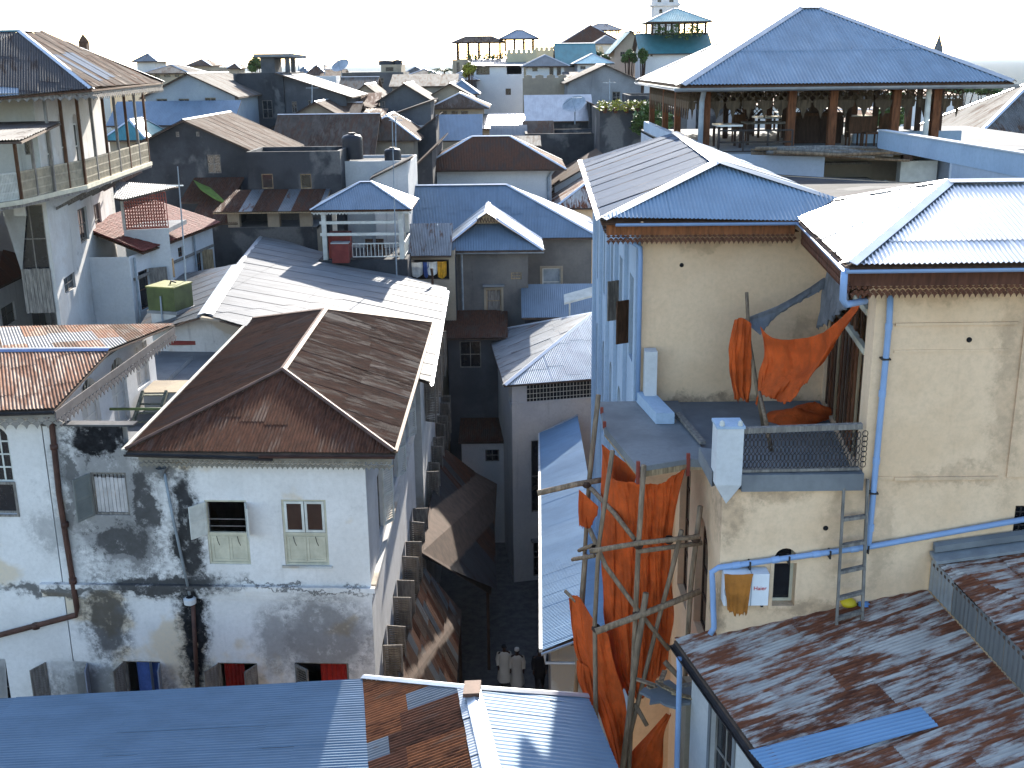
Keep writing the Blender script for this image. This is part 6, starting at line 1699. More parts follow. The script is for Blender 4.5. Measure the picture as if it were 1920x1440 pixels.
# sheds and slanting roofs at the far end of the alley
hs('shed', 'low rusty shed roof between the zinc roof and the grey house', 838, 925, 618, 57.3, 2.2, X['dark_wall'], X['rust'], 'shed_front', .5, ov=.15)
hs('shed', 'blue grey shed roof below the grey house window', 985, 1130, 590, 58.0, 2.2, X['dark_wall'], X['blue_sheet'], 'shed_front', 1.1, ov=.2)
a, b = PY(1058, 568, 57), PY(1132, 548, 57)
m = MB(); m.slab([a, b, b + V((0, .5, .35)), a + V((0, .5, .35))], .1); m.bar(V((a.x + .3, 57.3, 10)), a + V((.3, .3, 0)), .08); m.bar(V((b.x - .3, 57.3, 10)), b + V((-.3, .3, 0)), .08)
tag(m.build('plank_canopy', X['frame_white']), 'white slanting plank canopy in front of the grey house', 'canopy')
T, _ = hs('cream_annex', 'cream plastered house half hidden behind the right zinc roof', 1050, 1180, 388, 74, 8, X['cream_wall'], X['rust_grey'], 'hip', 1.7, wins=[(1106, 420, 1116, 440)], capm=X['cap_white'])
hs('rusty_shed', 'rusty striped shed roof behind the cream annex', 1040, 1125, 345, 80, 7, X['white_wall'], X['far_tin_brown'], 'shed_left', 1.8, ov=.3)
# brown hipped house with a white wall
T, Wq = hs('brown_roofed_house', 'white walled house under a wide dark brown hipped roof', 806, 1034, 316, 77, 5.6, X['white_clean'], X['rust'], 'hip', 2.0, ov=1.0, capm=X['cap_white'])
MB().tube([Wq.pt(Wq.L + .2, PY(1040, 312, 77).z - .1, .2), Wq.pt(Wq.L - .2, PY(1040, 318, 77).z - .5, .1), Wq.pt(Wq.L - .2, 10, .1)], .12, 8).build('downpipe', X['grey_pipe'], T)
hs('brown_roofed_house', 'long streaky brown roof slanting down to the left of the white walled house', 742, 812, 345, 73, 12, X['dark_wall'], X['far_tin_brown'], 'shed_left', 2.2, ov=.4)
# water tanks
def tank(px, pt, pb, y, label, r):
    a, b = PY(px, pt, y), PY(px, pb, y); h = a.z - b.z
    T = thing('water_tank', label, 'tank', b)
    prof = [(0, 0), (r, 0)]
    for i in range(6): prof += [(r, h * .82 * i / 6 + .02), (r * .965, h * .82 * (i + .5) / 6)]
    prof += [(r, h * .82), (r * .8, h * .92), (r * .35, h * .97)]
    MB().lathe(prof, b, 20).build('body', X['black_tank'], T, True)
    MB().lathe([(r * .36, h * .965), (r * .36, h * 1.03), (0, h * 1.03)], b, 14).build('lid', X['black_tank'], T)
    return T
tank(662, 250, 298, 67.0, 'larger black plastic water tank beside the grey block', .62)
tank(737, 277, 308, 67.0, 'smaller black plastic water tank on the small white house', .5)
T, _ = hs('small_white_house', 'small white house with a flat cluttered roof under the black tanks', 640, 770, 302, 65.5, 4.5, X['white_wall'], X['dark_wall'], 'flat', .15)
hs('shed', 'white edged lean-to roof right of the smaller black tank', 700, 765, 330, 63, 2.2, X['white_wall'], X['far_tin'], 'shed_left', .9, ov=.2)
# brown roofs behind the tanks
hs('brown_roofed_house', 'wide rusty brown roof sloping towards the camera behind the grey block', 515, 690, 290, 80, 9, X['dark_wall'], X['far_tin_brown'], 'gable_x', 2.6, ov=.5, sheet=.9)
hs('brown_roofed_house', 'brown hipped roof with pale ridges right of the wide rusty one', 668, 775, 262, 84, 9, X['tan_wall'], X['far_tin_brown'], 'hip', 1.7, ov=.5, capm=X['cap_white'])
hs('gabled_house', 'pale brown gable roof rising behind the wide rusty roof', 520, 668, 232, 90, 9, X['tan_wall'], X['far_tin_brown'], 'gable_y', 1.7, ov=.5, capm=X['cap_white'])
# mouldy block with the zinc lean roof and the roof hut
x0, x1, z = span(437, 530, 137, 96)
T, Wq = house('mouldy_block', 'black mouldy block with tall windows and a little roof hut', x0, x1, 96, 106, z, X['dark_wall'], X['concrete'], 'flat', .4, wins=[(454, 188, 474, 222), (492, 188, 511, 222)])
x2, x3, z2 = span(530, 648, 178, 96)
T, Wq = house('grey_wing', 'grey wing with a long white zinc roof beside the mouldy block', x1 + .02, x3, 96.2, 106, z2, X['grey_wall'], X['white_sheet'], 'shed_right', PY(530, 140, 96).z - z2, .6, wins=[(547, 190, 557, 212), (578, 188, 588, 212)])
x0, x1, z0 = span(490, 516, 136, 99); zt = PY(500, 108, 99).z
T = thing('roof_hut', 'small open roof hut with a slab roof on the mouldy block', 'hut', ((x0 + x1) / 2, 100, z0))
MB().box((x0, 99, z - .4), (x1, 102, zt)).build('wall', X['grey_wall'], T)
x4 = PY(542, 120, 99).x
MB().box((x4 - .35, 99, z - .4), (x4, 99.4, zt)).build('pillar', X['grey_wall'], T); MB().box((x4 - .35, 101.6, z - .4), (x4, 102, zt)).build('pillar', X['grey_wall'], T)
MB().slab([(x0 - .4, 98.3, zt + .3), (x4 + .4, 98.3, zt + .3), (x4 + .9, 102.6, zt + .15), (x0 - .3, 102.6, zt + .15)], .25).build('roof', X['concrete'], T)
# blue warehouse left of it
hs('blue_warehouse', 'pale blue grey gabled warehouse with three hooded windows', 272, 440, 178, 88, 12, plaster('blue_grey_plaster', (.27, .31, .35), (.22, .255, .30), .2, .3, seed=31), X['far_tin'], 'gable_y', 1.6, ov=.4, wins=[(293, 185, 314, 197), (335, 185, 355, 197), (384, 183, 405, 193)], nx=2, nz=1, capm=X['cap_white'])
hs('blue_annex', 'long plain blue roof in front of the warehouse', 208, 432, 230, 84, 2.4, X['white_wall'], X['blue_sheet'], 'shed_front', 1.3, ov=.3, wins=[(256, 238, 267, 248), (282, 236, 295, 250)])
hs('teal_roofed_house', 'small house with a teal ribbed hipped roof behind the balcony posts', 205, 268, 262, 78, 5, X['tan_wall'], X['teal_sheet'], 'hip', 1.3, ov=.5, capm=X['cap_white'])
hs('cream_annex', 'cream house with a dark doorway seen between the balcony posts', 205, 275, 176, 92, 5, X['cream_wall'], X['concrete'], 'flat', .3, wins=[(240, 188, 248, 198)])
# ================================================================ open roof pavilion on the right
YP = 37.8
HP = thing('pavilion', 'large open rooftop pavilion with a blue grey hipped tin roof and lace eaves', 'pavilion', (13, 52, 0))
pl, pr, pz = PY(1276, 156, YP).x, PY(1902, 156, YP).x, 23.24
yb2 = 50.0
ap0, ap1 = PY(1500, 14, 43.8), PY(1536, 14, 43.8)
E = [V((pl, YP, pz)), V((pr, YP, pz)), V((pr, yb2, pz)), V((pl, yb2, pz))]
polys = [[E[0], E[1], ap1, ap0], [E[1], E[2], ap1], [E[2], E[3], ap0, ap1], [E[3], E[0], ap0]]
ro = lid(HP, polys, X['brown_wood'])
pm1 = metal('pavilion_sheet', (.21, .285, .37), .12, .05, rough=.6, met=.2, spec=.12, streak=.3, spots=.5, thr=.75)
slope(ro, polys[0], pm1, sheet=.76, row=4.4, even=True, lam=.12, amp=.018); slope(ro, polys[1], X['galv'], sheet=1.5, lam=.12); slope(ro, polys[2], X['galv'], sheet=1.5, lam=.12); slope(ro, polys[3], X['galv'], sheet=.76, lam=.12)
caps(ro, [(ap0, E[0]), (ap1, E[1]), (ap0, E[3]), (ap1, E[2]), (ap0, ap1)], X['cap_grey'], .2, .08, .06)
gutter(ro, [E[0] + V((-.2, -.1, -.1)), E[1] + V((.1, -.1, -.1))], X['cap_grey'], .12); gutter(ro, [E[3] + V((-.1, 0, -.1)), E[0] + V((-.1, 0, -.1))], X['cap_white'], .1)
lace = wood('pavilion_lace', (.085, .06, .038))
zf = 21.1
def lacework(a, b, n):
    a, b = V(a), V(b); m = MB(); d = (b - a) / n; u = d.normalized(); nn = u.cross(V((0, 0, 1))); L = d.length
    for i in range(n):
        o = a + d * i
        for r_ in range(2):
            for k in range(2):
                c = o + u * L * (k + .5) / 2 + V((0, 0, -.15 - .26 * r_)); s_, h = L / 4, .13
                for p, q in (((-1, -1), (1, 1)), ((-1, 1), (1, -1))): m.bar(c + u * p[0] * s_ + V((0, 0, p[1] * h)), c + u * q[0] * s_ + V((0, 0, q[1] * h)), .05, .03)
                m.obox(c - u * .05 - V((0, 0, .05)), u * .1, nn * .04, V((0, 0, .1)))
        c = o + u * L / 2 + V((0, 0, -.5))
        m.slab([c - u * L * .46, c - u * L * .4 - V((0, 0, .2)), c - u * L * .16 - V((0, 0, .26)), c - u * L * .12 - V((0, 0, .36)), c - V((0, 0, .58)), c + u * L * .12 - V((0, 0, .36)), c + u * L * .16 - V((0, 0, .26)), c + u * L * .4 - V((0, 0, .2)), c + u * L * .46, c + V((0, 0, .04))], nn * .035)
    m.build('lace_panel', lace, HP)
zz = pz - .08
fp = [PY(px, 250, YP + .7) for px in (1290, 1322, 1481, 1675, 1750, 1789)]
px_ = [PY(p, 250, YP + .7).x for p in (1322, 1481, 1558, 1675, 1750)]
for i in range(4): lacework((px_[i] + .1, YP + .7, zz), (px_[i + 1] - .1, YP + .7, zz), max(2, round((px_[i + 1] - px_[i]) / .62)))
lacework((pl + .4, YP + .7, zz), (px_[0] - .1, YP + .7, zz), 2); lacework((px_[4] + .1, YP + .7, zz), (PY(1800, 250, YP + .7).x, YP + .7, zz), 2)
lacework((pl + 1, 44.0, zz), (pr - 1, 44.0, zz), 18); lacework((pl + .45, yb2 - .8, zz), (pl + .45, YP + .8, zz), 20); lacework((pl + .5, yb2 - .7, zz), (pr - .8, yb2 - .7, zz), 20)
for x in px_: MB().box((x - .13, YP + .57, zf), (x + .13, YP + .83, pz)).build('post', X['red_wood'], HP)
for p in (1397, 1441, 1600, 1702):
    x = PY(p, 230, 48.4).x; MB().box((x - .12, 48.3, zf), (x + .12, 48.54, pz)).build('post', X['brown_wood'], HP)
for p in (1360, 1470, 1520, 1590, 1640, 1720, 1760):
    x = PY(p, 230, 44.0).x; MB().box((x - .09, 43.9, zf), (x + .09, 44.08, pz)).build('post', X['dark_wood'], HP)
for y in (41.6, 44.9, 49.1): MB().box((pl + .4, y, zf), (pl + .62, y + .22, pz)).build('post', X['red_wood'], HP)
for x in (pr - 2.6,): MB().tube([(x, YP + .5, zf), (x, YP + .5, pz)], .09, 8).build('post', X['frame_white'], HP)
MB().tube([PY(1320, 170, YP + .2), PY(1316, 190, YP + .4), PY(1312, 285, YP + .4)], .09, 8).build('downpipe', X['grey_pipe'], HP)
for p, s_ in ((1408, .95), (1532, .9)):
    c = PY(p, 195, 46.2); m = MB(); R = s_ * .84
    for i in range(-5, 6):
        for sg in (1, -1):
            a, b = V((i * .17 - sg * .4, 0, -.45)), V((i * .17 + sg * .4, 0, .45))
            m.bar(c + a, c + b, .03)
    m.tube([c + V(((R + .12 * math.cos(4 * t)) * .9 * math.cos(t), 0, (R + .12 * math.cos(4 * t)) * .62 * math.sin(t))) for t in [k * math.pi / 14 for k in range(29)]], .06, 6)
    m.bar(V((c.x, c.y, zf)), V((c.x, c.y, pz)), .22); m.build('lattice_post', X['dark_wood'], HP)
# platform and walls under it
pw = plaster('pavilion_blue_white', (.40, .45, .52), (.34, .39, .47), .15, .2, seed=41)
wx0, wx1, wx2, wx3 = pl + .2, PY(1545, 320, 37).x, PY(1780, 320, 37).x, 20.2
Wall((wx0, 37), (wx1, 37)).build(HP, pw, 0, zf - .05)
Wall((wx2, 37), (wx3, 37)).build(HP, pw, 0, zf - .05)
Wall((wx1, 39.8), (wx2, 39.8)).build(HP, X['tan_wall'], 0, zf - .1, name='recess_wall'); Wall((wx1, 37), (wx1, 39.8)).build(HP, pw, 0, zf - .05); Wall((wx2, 39.8), (wx2, 37)).build(HP, pw, 0, zf - .05)
Wall((wx0, 50.4), (wx0, 37)).build(HP, pw, 0, zf - .05); Wall((wx3, 37), (wx3, 49)).build(HP, pw, 0, zf); Wall((wx3, 50.4), (wx0, 50.4)).build(HP, pw, 0, zf)
m = MB(); m.slab([(wx0, 37.02, zf), (wx3, 37.02, zf), (wx3, 50.4, zf), (wx0, 50.4, zf)], .12); m.build('floor', X['concrete'], HP)
MB().slab([(wx1, 37.3, 19.3), (wx2, 37.3, 19.3), (wx2, 39.7, 19.3), (wx1, 39.7, 19.3)], .2).build('recess_floor', X['red_wood'], HP)
for z in (19.95, 20.5): MB().box((wx1 + .05, 39.0, z), (wx1 + 2.2, 39.5, z + .06)).build('shelf', X['frame_grey'], HP)
MB().box((PY(1690, 300, 37.8).x, 37.8, 20.0), (wx2 - .1, 38.2, 20.7)).build('board', X['frame_white'], HP)
for px in (1560, 1590, 1620, 1660):
    c = PY(px, 345, 38); m = MB(); m.lathe([(.42, 0), (.3, .35), (.12, .7), (0, .75)], (c.x, 38, 19.31), 8); m.build('plaster_heap', X['white_wall'], HP)
MB().box((PY(1600, 260, 40.6).x, 40.5, zf + .003), (PY(1800, 260, 40.6).x, 40.7, zf + .4)).build('low_wall', X['blue_wall'], HP)
m = MB(); m.slab([V((12.0, 36.98, 21.75)), V((12.4, 26.5, 21.75)), V((12.62, 26.5, 21.75)), V((12.22, 36.98, 21.75))], .55); m.build('parapet_beam', X['blue_wall'], HP)
m = MB(); m.slab([V((12.24, 31.2, 21.197)), V((12.42, 26.5, 21.197)), V((12.6, 26.5, 21.197)), V((12.4, 31.2, 21.197))], 3); m.build('parapet_wall', pw, HP)
m = MB(); m.slab([V((11.97, 37.0, 21.79)), V((12.37, 26.4, 21.79)), V((12.66, 26.4, 21.79)), V((12.26, 37.0, 21.79))], .037); m.build('parapet_coping', X['white_clean'], HP)
MB().box((wx0, 37.8, zf + .003), (wx0 + .2, 49.5, zf + .4)).build('low_wall', X['blue_wall'], HP)
railing(HP, (wx0 + 1.0, 37.1, zf - .05), (wx0 + 3.4, 37.1, zf - .05), .75, X['iron'], 3, .05, .05, 'railing', 1)
# furniture on the pavilion
c = PY(1535, 272, 41.2)
o = thing('cabinet', 'tall dark wooden cabinet in the middle of the pavilion', 'cabinet', (c.x, 41.2, zf))
x0, x1 = PY(1491, 250, 40.8).x, PY(1578, 250, 40.8).x; zc_ = PY(1535, 217, 40.8).z
MB().box((x0, 40.8, zf), (x1, 41.5, zc_)).build('carcass', X['dark_wood'], o); MB().box((x0 - .06, 40.7, zc_ + .003), (x1 + .06, 41.6, zc_ + .1)).build('top', X['brown_wood'], o)
for k in range(2): MB().box((x0 + .06 + k * (x1 - x0) / 2, 40.75, zf + .1), (x0 - .06 + (k + 1) * (x1 - x0) / 2, 40.797, zc_ - .1)).build('door', X['dark_wood'], o)
def table(px0, px1, py, y, label, mat):
    a, b = PY(px0, py, y), PY(px1, py, y); z = zf + .78; T = thing('table', label, 'table', ((a.x + b.x) / 2, y + .5, zf))
    MB().box((a.x, y, z - .06), (b.x, y + 1.1, z)).build('table_top', mat, T)
    for x in (a.x + .06, b.x - .06):
        for yy in (y + .06, y + 1.0): MB().box((x - .04, yy - .04, zf), (x + .04, yy + .04, z - .063)).build('leg', X['dark_wood'], T)
table(1345, 1392, 255, 39, 'small pale table at the left end of the pavilion', X['cap_white']); table(1400, 1475, 250, 40.3, 'long table left of the dark cabinet', X['frame_grey']); table(1420, 1480, 240, 44.1, 'pale table at the rear of the pavilion', X['cap_white']); table(1590, 1640, 240, 44.1, 'pale table right of the dark cabinet', X['cap_white']); table(1460, 1490, 222, 47.9, 'far table by the rear posts', X['frame_white'])
def chair(px, y, label, ang=0):
    c = PY(px, 260, y); T = thing('chair', label, 'chair', (c.x, y, zf)); mt = X['brown_wood']
    MB().box((c.x - .24, y - .24, zf + .42), (c.x + .24, y + .24, zf + .48)).build('seat', mt, T)
    MB().box((c.x - .24, y + .2 * ang - .02, zf + .483), (c.x + .24, y + .2 * ang + .03, zf + 1.0)).build('backrest', mt, T)
    for sx in (-.2, .2):
        for sy in (-.2, .2): MB().box((c.x + sx - .025, y + sy - .025, zf), (c.x + sx + .025, y + sy + .025, zf + .417)).build('leg', mt, T)
chair(1600, 39.5, 'wooden chair right of the dark cabinet', -1); chair(1632, 39.1, 'wooden chair nearest the right pavilion posts', 1); chair(1385, 41.6, 'wooden chair at the long pavilion table', 1); chair(1655, 41.6, 'wooden chair standing behind the right posts', -1)
# bundle of poles lying across the front ledge
T = thing('pole_bundle', 'bundle of rough grey poles lying across the open front below the pavilion', 'poles', (PY(1570, 290, 37.1).x, 37.1, zf - .1))
rn = random.Random(12)
for k in range(15):
    x0, x1 = rn.uniform(1405, 1500), rn.uniform(1600, 1745); y0 = rn.uniform(278, 288); y1 = y0 + rn.uniform(-2, 14)
    a, b = PY(x0, y0, 36.6 + k * .05), PY(x1, y1, 36.6 + k * .05); mid = (a + b) / 2 + V((0, 0, rn.uniform(-.1, .1)))
    MB().tube([a, mid, b], [.07, .06, .045], 6, jit=.15).build('pole', X['frame_grey'] if k % 3 else X['pole'], T, True)
for px in (1420, 1700): MB().bar(PY(px, 302, 37.2), PY(px, 285, 37.2), .3, .3).build('trestle', X['dark_wood'], T)
# grey blue hipped house right of the pavilion
T, _ = house('grey_roofed_house', 'house with a dark blue grey hipped roof and a white dormer at the right edge', 24.4, 37, 58.5, 66.4, 20.2, pw, X['far_tin'], 'hip', 2.5, .5, capm=X['cap_white'])
a = PY(1893, 225, 60.5)
MB().obox((a.x, 60, a.z - .9), (2.2, 0, 0), (0, 2.2, 0), (0, 0, .75)).build('dormer', X['tan_wall'], T); m = MB(); m.slab([(a.x - .3, 59.6, a.z - .1), (a.x + 2.5, 59.6, a.z - .1), (a.x + 2.2, 62.4, a.z + .55), (a.x - .1, 62.4, a.z + .55)], .06); m.build('dormer_roof', X['white_sheet'], T)

# ================================================================ the town behind
# --- more of the crowded small roofs
hs('tin_roofed_house', 'long low tin roof with a pale front edge below the restaurant', 735, 852, 160, 118, 4, X['tan_wall'], X['far_tin'], 'shed_front', 1.0, ov=.3)
hs('tin_roofed_house', 'pale tan sheet roof below the bright verge gable', 662, 706, 196, 104, 3, X['tan_wall'], X['rust_warm'], 'shed_front', .9, ov=.2)
hs('tin_roofed_house', 'dark sloping roof left of the plain blue sheet roof', 765, 818, 258, 88, 4, X['dark_wall'], X['far_tin_brown'], 'shed_left', 1.6, ov=.3)
hs('tin_roofed_house', 'brown tin lean-to right of the pale corrugated porch roof', 985, 1035, 252, 94, 2, X['tan_wall'], X['far_tin_brown'], 'shed_front', .9, ov=.2)
hs('tin_roofed_house', 'small dark gable between the grey lean-to and the brown tin roofs', 700, 745, 240, 90, 5, X['grey_wall'], X['far_tin_brown'], 'gable_y', .9, ov=.3)
hs('tin_roofed_house', 'rusty tilted roof beside the satellite dish roof', 1106, 1150, 212, 98, 4, X['dark_wall'], X['rust_red'], 'shed_right', .9, ov=.3)
hs('grey_house', 'low whitewashed wall with a tin edge behind the brown hipped roof', 905, 1010, 272, 86, 2, X['white_worn'], X['far_tin'], 'shed_front', .5, ov=.2)
hs('grey_house', 'narrow mouldy house between the restaurant house and the grey gable', 1062, 1086, 150, 114, 5, X['dark_wall'], X['far_tin'], 'shed_front', .7, ov=.2)
hs('tin_roofed_house', 'brown roof ridge peeping over the wide rusty roof', 600, 664, 218, 94, 6, X['tan_wall'], X['far_tin_brown'], 'gable_x', 1.0, ov=.4)
hs('tin_roofed_house', 'grey tin roof in front of the long flat grey block', 640, 700, 166, 126, 6, X['tan_wall'], X['far_tin'], 'gable_x', 1.2, ov=.4)
hs('tin_roofed_house', 'dark tin roof right of the long flat grey block', 752, 835, 146, 150, 6, X['grey_wall'], X['far_tin'], 'hip', 1.1, ov=.4)
hs('white_house', 'far white house with a grey hipped roof left of the palm', 756, 800, 140, 175, 7, X['white_wall'], X['far_tin'], 'hip', 1.2, ov=.4, wins=[(764, 142, 770, 146), (778, 142, 784, 146)], nx=1, nz=1)
hs('white_house', 'far pale house between the roof hut and the grey block', 604, 640, 142, 168, 7, X['tan_wall'], X['far_tin_brown'], 'gable_x', .9, ov=.4)
hs('blue_roofed_house', 'low blue grey hip roof left of the white restaurant house', 838, 892, 176, 112, 5, X['grey_wall'], X['blue_sheet'], 'hip', 1.3, ov=.4)
# --- straight ahead, in front of the restaurant terrace
hs('tin_roofed_house', 'low house with a dazzling sheet roof flashing in the sun', 905, 985, 238, 98, 8, X['tan_wall'], X['galv_new'], 'gable_x', .9, ov=.4)
hs('tin_roofed_house', 'pale corrugated porch roof in front of the dazzling roof', 922, 985, 266, 92, 2.4, X['tan_wall'], X['white_sheet'], 'shed_front', 1.1, ov=.2)
T, _ = hs('tin_roofed_house', 'house with a two step weathered zinc roof and a satellite dish', 992, 1105, 222, 100, 3.2, X['dark_wall'], X['galv'], 'shed_front', 1.7, ov=.4)
hs('ruined_wall_house', 'long low dark mouldy house beyond the brown hipped roof', 985, 1150, 250, 90, 6, X['dark_wall'], X['concrete'], 'flat', .4)
hs('ruined_wall_house', 'tall dark overgrown wall left of the pavilion', 1125, 1275, 205, 84, 8, X['dark_wall'], X['concrete'], 'flat', .5)
hs('dark_block', 'black mouldy block directly behind the pavilion left corner', 1180, 1290, 178, 96, 6, X['dark_wall'], X['concrete'], 'flat', .4)
hs('gabled_house', 'grey gabled house with an arched door left of the pavilion roof', 1066, 1202, 152, 108, 10, plaster('pale_grey_plaster', (.24, .245, .26), (.17, .175, .19), .7, .5, seed=51), X['far_tin'], 'gable_y', 1.5, ov=.4, wins=[(1148, 172, 1163, 192)], capm=X['cap_white'])
hs('brown_roofed_house', 'brown hipped house with a row of small panes in the middle distance', 815, 905, 202, 100, 6, X['tan_wall'], X['far_tin_brown'], 'hip', 1.2, ov=.6, wins=[(825, 208, 838, 216), (846, 208, 858, 216), (864, 208, 878, 216)], nx=1, nz=1)
hs('blue_roofed_house', 'plain blue sheet roof below the row of small panes', 816, 902, 262, 92, 3.2, X['tan_wall'], X['blue_sheet'], 'shed_front', 1.8, ov=.1)
hs('grey_house', 'grey house with a white edged gable in the middle distance', 712, 806, 186, 102, 9, X['grey_wall'], X['far_tin'], 'gable_y', 1.35, ov=.4, capm=X['cap_white'], wins=[(716, 190, 722, 210)])
hs('grey_house', 'low grey lean-to with a white edge in front of the grey gable', 738, 808, 212, 95, 5, X['grey_wall'], X['far_tin'], 'shed_left', 1.0, ov=.3)
hs('gabled_house', 'brown gable with bright white verges next to the grey gable', 806, 882, 178, 108, 9, X['tan_wall'], X['far_tin'], 'gable_y', 1.05, ov=.4, capm=X['cap_white'])
hs('gabled_house', 'small gable with a bright white verge near the long grey block', 655, 716, 182, 110, 8, X['tan_wall'], X['far_tin'], 'gable_y', 1.2, ov=.3, capm=X['cap_white'])
hs('shed', 'pale tin shed roofs below the bright verge', 650, 705, 205, 100, 5, X['white_wall'], X['far_tin_brown'], 'shed_right', .8, ov=.3)
hs('shed', 'low rusty roof stub in front of the pale sheds', 668, 712, 222, 95, 4, X['tan_wall'], X['rust_brown'], 'shed_front', .6, ov=.3)
hs('white_walled_yard', 'low white yard wall below the grey lean-to', 752, 806, 235, 93, 3, X['white_worn'], X['concrete'], 'flat', .2)
hs('grey_block', 'long flat grey block with water tanks on the roof', 640, 756, 136, 150, 9, X['grey_wall'], X['concrete'], 'flat', .4, wins=[(672, 146, 700, 158), (706, 146, 720, 158)])
hs('grey_block', 'upper storey of the long grey block under the tanks', 714, 752, 121, 151, 6, X['tan_wall'], X['concrete'], 'flat', .3, wins=[(723, 126, 738, 134)], nx=1, nz=1)
tank(724, 113, 122, 152, 'dark tank on the left of the grey block upper storey', 1.0); tank(746, 112, 122, 152, 'dark tank on the right of the grey block upper storey', .6)
def dish(px, py, y, r, label):
    c = PY(px, py, y); T = thing('satellite_dish', label, 'dish', c - V((0, 0, r))); m = MB(); n = 18; d = V((-.3, -.55, .75)).normalized(); a = d.cross(V((0, 0, 1))).normalized(); b = a.cross(d)
    for i in range(6):
        q = i / 5
        for k in range(n): t = 6.283 * k / n; m.v.append(tuple(c + (a * math.cos(t) + b * math.sin(t)) * r * q + d * (.28 * r * q * q)))
    m.f = [(i * n + k, i * n + (k + 1) % n, (i + 1) * n + (k + 1) % n, (i + 1) * n + k) for i in range(5) for k in range(n)]
    m.build('reflector', X['cap_grey'], T, True); m = MB(); f = c + d * r * .9
    for k in range(3): t = 2.1 * k; m.bar(c + (a * math.cos(t) + b * math.sin(t)) * r * .95 + d * .25 * r, f, .04)
    m.build('feed_arm', X['grey_pipe'], T); MB().tube([c, c - V((0, 0, r * 1.4))], .06, 6).build('stand', X['grey_pipe'], T)
dish(1078, 200, 98, 1.05, 'large mesh satellite dish on the weathered zinc roof'); dish(640, 126, 149, 1.2, 'dark satellite dish at the end of the long grey block')
T, _ = hs('hipped_house', 'distant house with a low red brown hipped roof', 576, 608, 140, 170, 10, X['white_wall'], X['rust_brown'], 'hip', 1.4, ov=.5)
hs('white_walled_yard', 'distant white parapet in front of the red brown hipped roof', 582, 630, 143, 160, 4, X['white_clean'], X['concrete'], 'flat', .3)
hs('hipped_house', 'distant house with a small grey hipped roof beside the roof hut', 556, 580, 140, 178, 8, X['tan_wall'], X['grey_sheet'], 'hip', 1.2, ov=.5)
# --- restaurant terrace and the buildings around it
x0, x1, z = span(890, 982, 120, 132)
hs('white_house', 'white house with a wide brown shuttered window below the restaurant terrace', 888, 982, 122, 132, 9, X['white_clean'], X['blue_sheet'], 'shed_front', .7, ov=.4, wins=[(893, 125, 918, 140), (950, 122, 978, 139), (948, 166, 958, 178)], nx=3, nz=1, fmat=X['brown_wood'])
hs('grey_house', 'narrow weathered house at the left of the restaurant terrace', 848, 890, 112, 140, 7, X['tan_wall'], X['concrete'], 'flat', .3, wins=[(856, 116, 862, 140), (872, 118, 884, 130)])
hs('grey_house', 'plain grey wall below the narrow weathered house', 836, 892, 150, 128, 6, X['grey_wall'], X['grey_sheet'], 'hip', .9, ov=.4)
def canopy(px0, px1, pye, pyr, y, depth, label, mat, post_to, np=3, group=None, lace_=False, rail=True):
    x0, x1, z = span(px0, px1, pye, y); zr = PY((px0 + px1) / 2, pyr, y + depth / 2).z; zf_ = PY(px0, post_to, y).z
    T = thing('roof_canopy', label, 'canopy', ((x0 + x1) / 2, y + depth / 2, zf_), group)
    cx = (x0 + x1) / 2; cs = [V((x0, y, z)), V((x1, y, z)), V((x1, y + depth, z)), V((x0, y + depth, z))]; q = max(0, (x1 - x0 - depth) / 2); a, b = V((cx - q - .01, y + depth / 2, zr)), V((cx + q + .01, y + depth / 2, zr))
    P = [[cs[0], cs[1], b, a], [cs[1], cs[2], b], [cs[2], cs[3], a, b], [cs[3], cs[0], a]]; ro = lid(T, P, X['brown_wood'])
    for p in P: slope(ro, p, mat, lam=.2, seg=4, amp=.02, name='roof_slope')
    caps(ro, [(cs[0], a), (cs[1], b), (cs[2], b), (cs[3], a), (a, b)], X['cap_grey'], .15)
    for i in range(np):
        x = x0 + .7 + (x1 - x0 - 1.4) * i / max(1, np - 1)
        for yy in (y + .6, y + depth - .6): MB().box((x - .12, yy - .12, zf_), (x + .12, yy + .12, z)).build('post', X['dark_wood'], T)
    if rail: railing(T, (x0 + .7, y + .55, zf_), (x1 - .7, y + .55, zf_), 1.0, X['dark_wood'], 20, .05, .08)
    return T, zf_
canopy(846, 948, 79, 68, 141, 3.4, 'wide brown restaurant canopy on thin posts', X['rust_brown'], 113, 5)
canopy(936, 1011, 72, 56, 139, 4.0, 'blue pyramid canopy beside the restaurant terrace', X['blue_sheet'], 96, 4)
def merlons(px0, px1, pyt, pyb, y, depth, label, n, mat):
    x0, x1, zt = span(px0, px1, pyt, y); zb_ = PY(px0, pyb, y).z; hm = (zt - zb_) * .35
    T = thing('crenellated_wall', label, 'wall', ((x0 + x1) / 2, y, 0)); MB().box((x0, y, 0), (x1, y + depth, zt - hm)).build('wall', mat, T)
    s_ = (x1 - x0) / n
    for i in range(n):
        m = MB(); a = x0 + s_ * i + s_ * .12; w_ = s_ * .7
        m.slab([V((a, y, zt - hm + .003)), V((a + w_, y, zt - hm + .003)), V((a + w_, y, zt - hm * .25)), V((a + w_ * .5, y, zt)), V((a, y, zt - hm * .25))], V((0, .5, 0))); m.build('merlon', mat, T)
cwl = plaster('cream_far_wall', (.5, .44, .3), (.44, .38, .26), .15, .2, seed=61)
merlons(950, 1006, 92, 112, 136, 8, 'cream crenellated wall below the blue pyramid canopy', 6, cwl); merlons(1002, 1132, 87, 106, 150, 6, 'long cream crenellated wall of the terrace', 14, cwl); merlons(980, 1066, 140, 158, 116, 1.2, 'tan merlons along a dark mouldy wall', 4, X['tan_wall'])
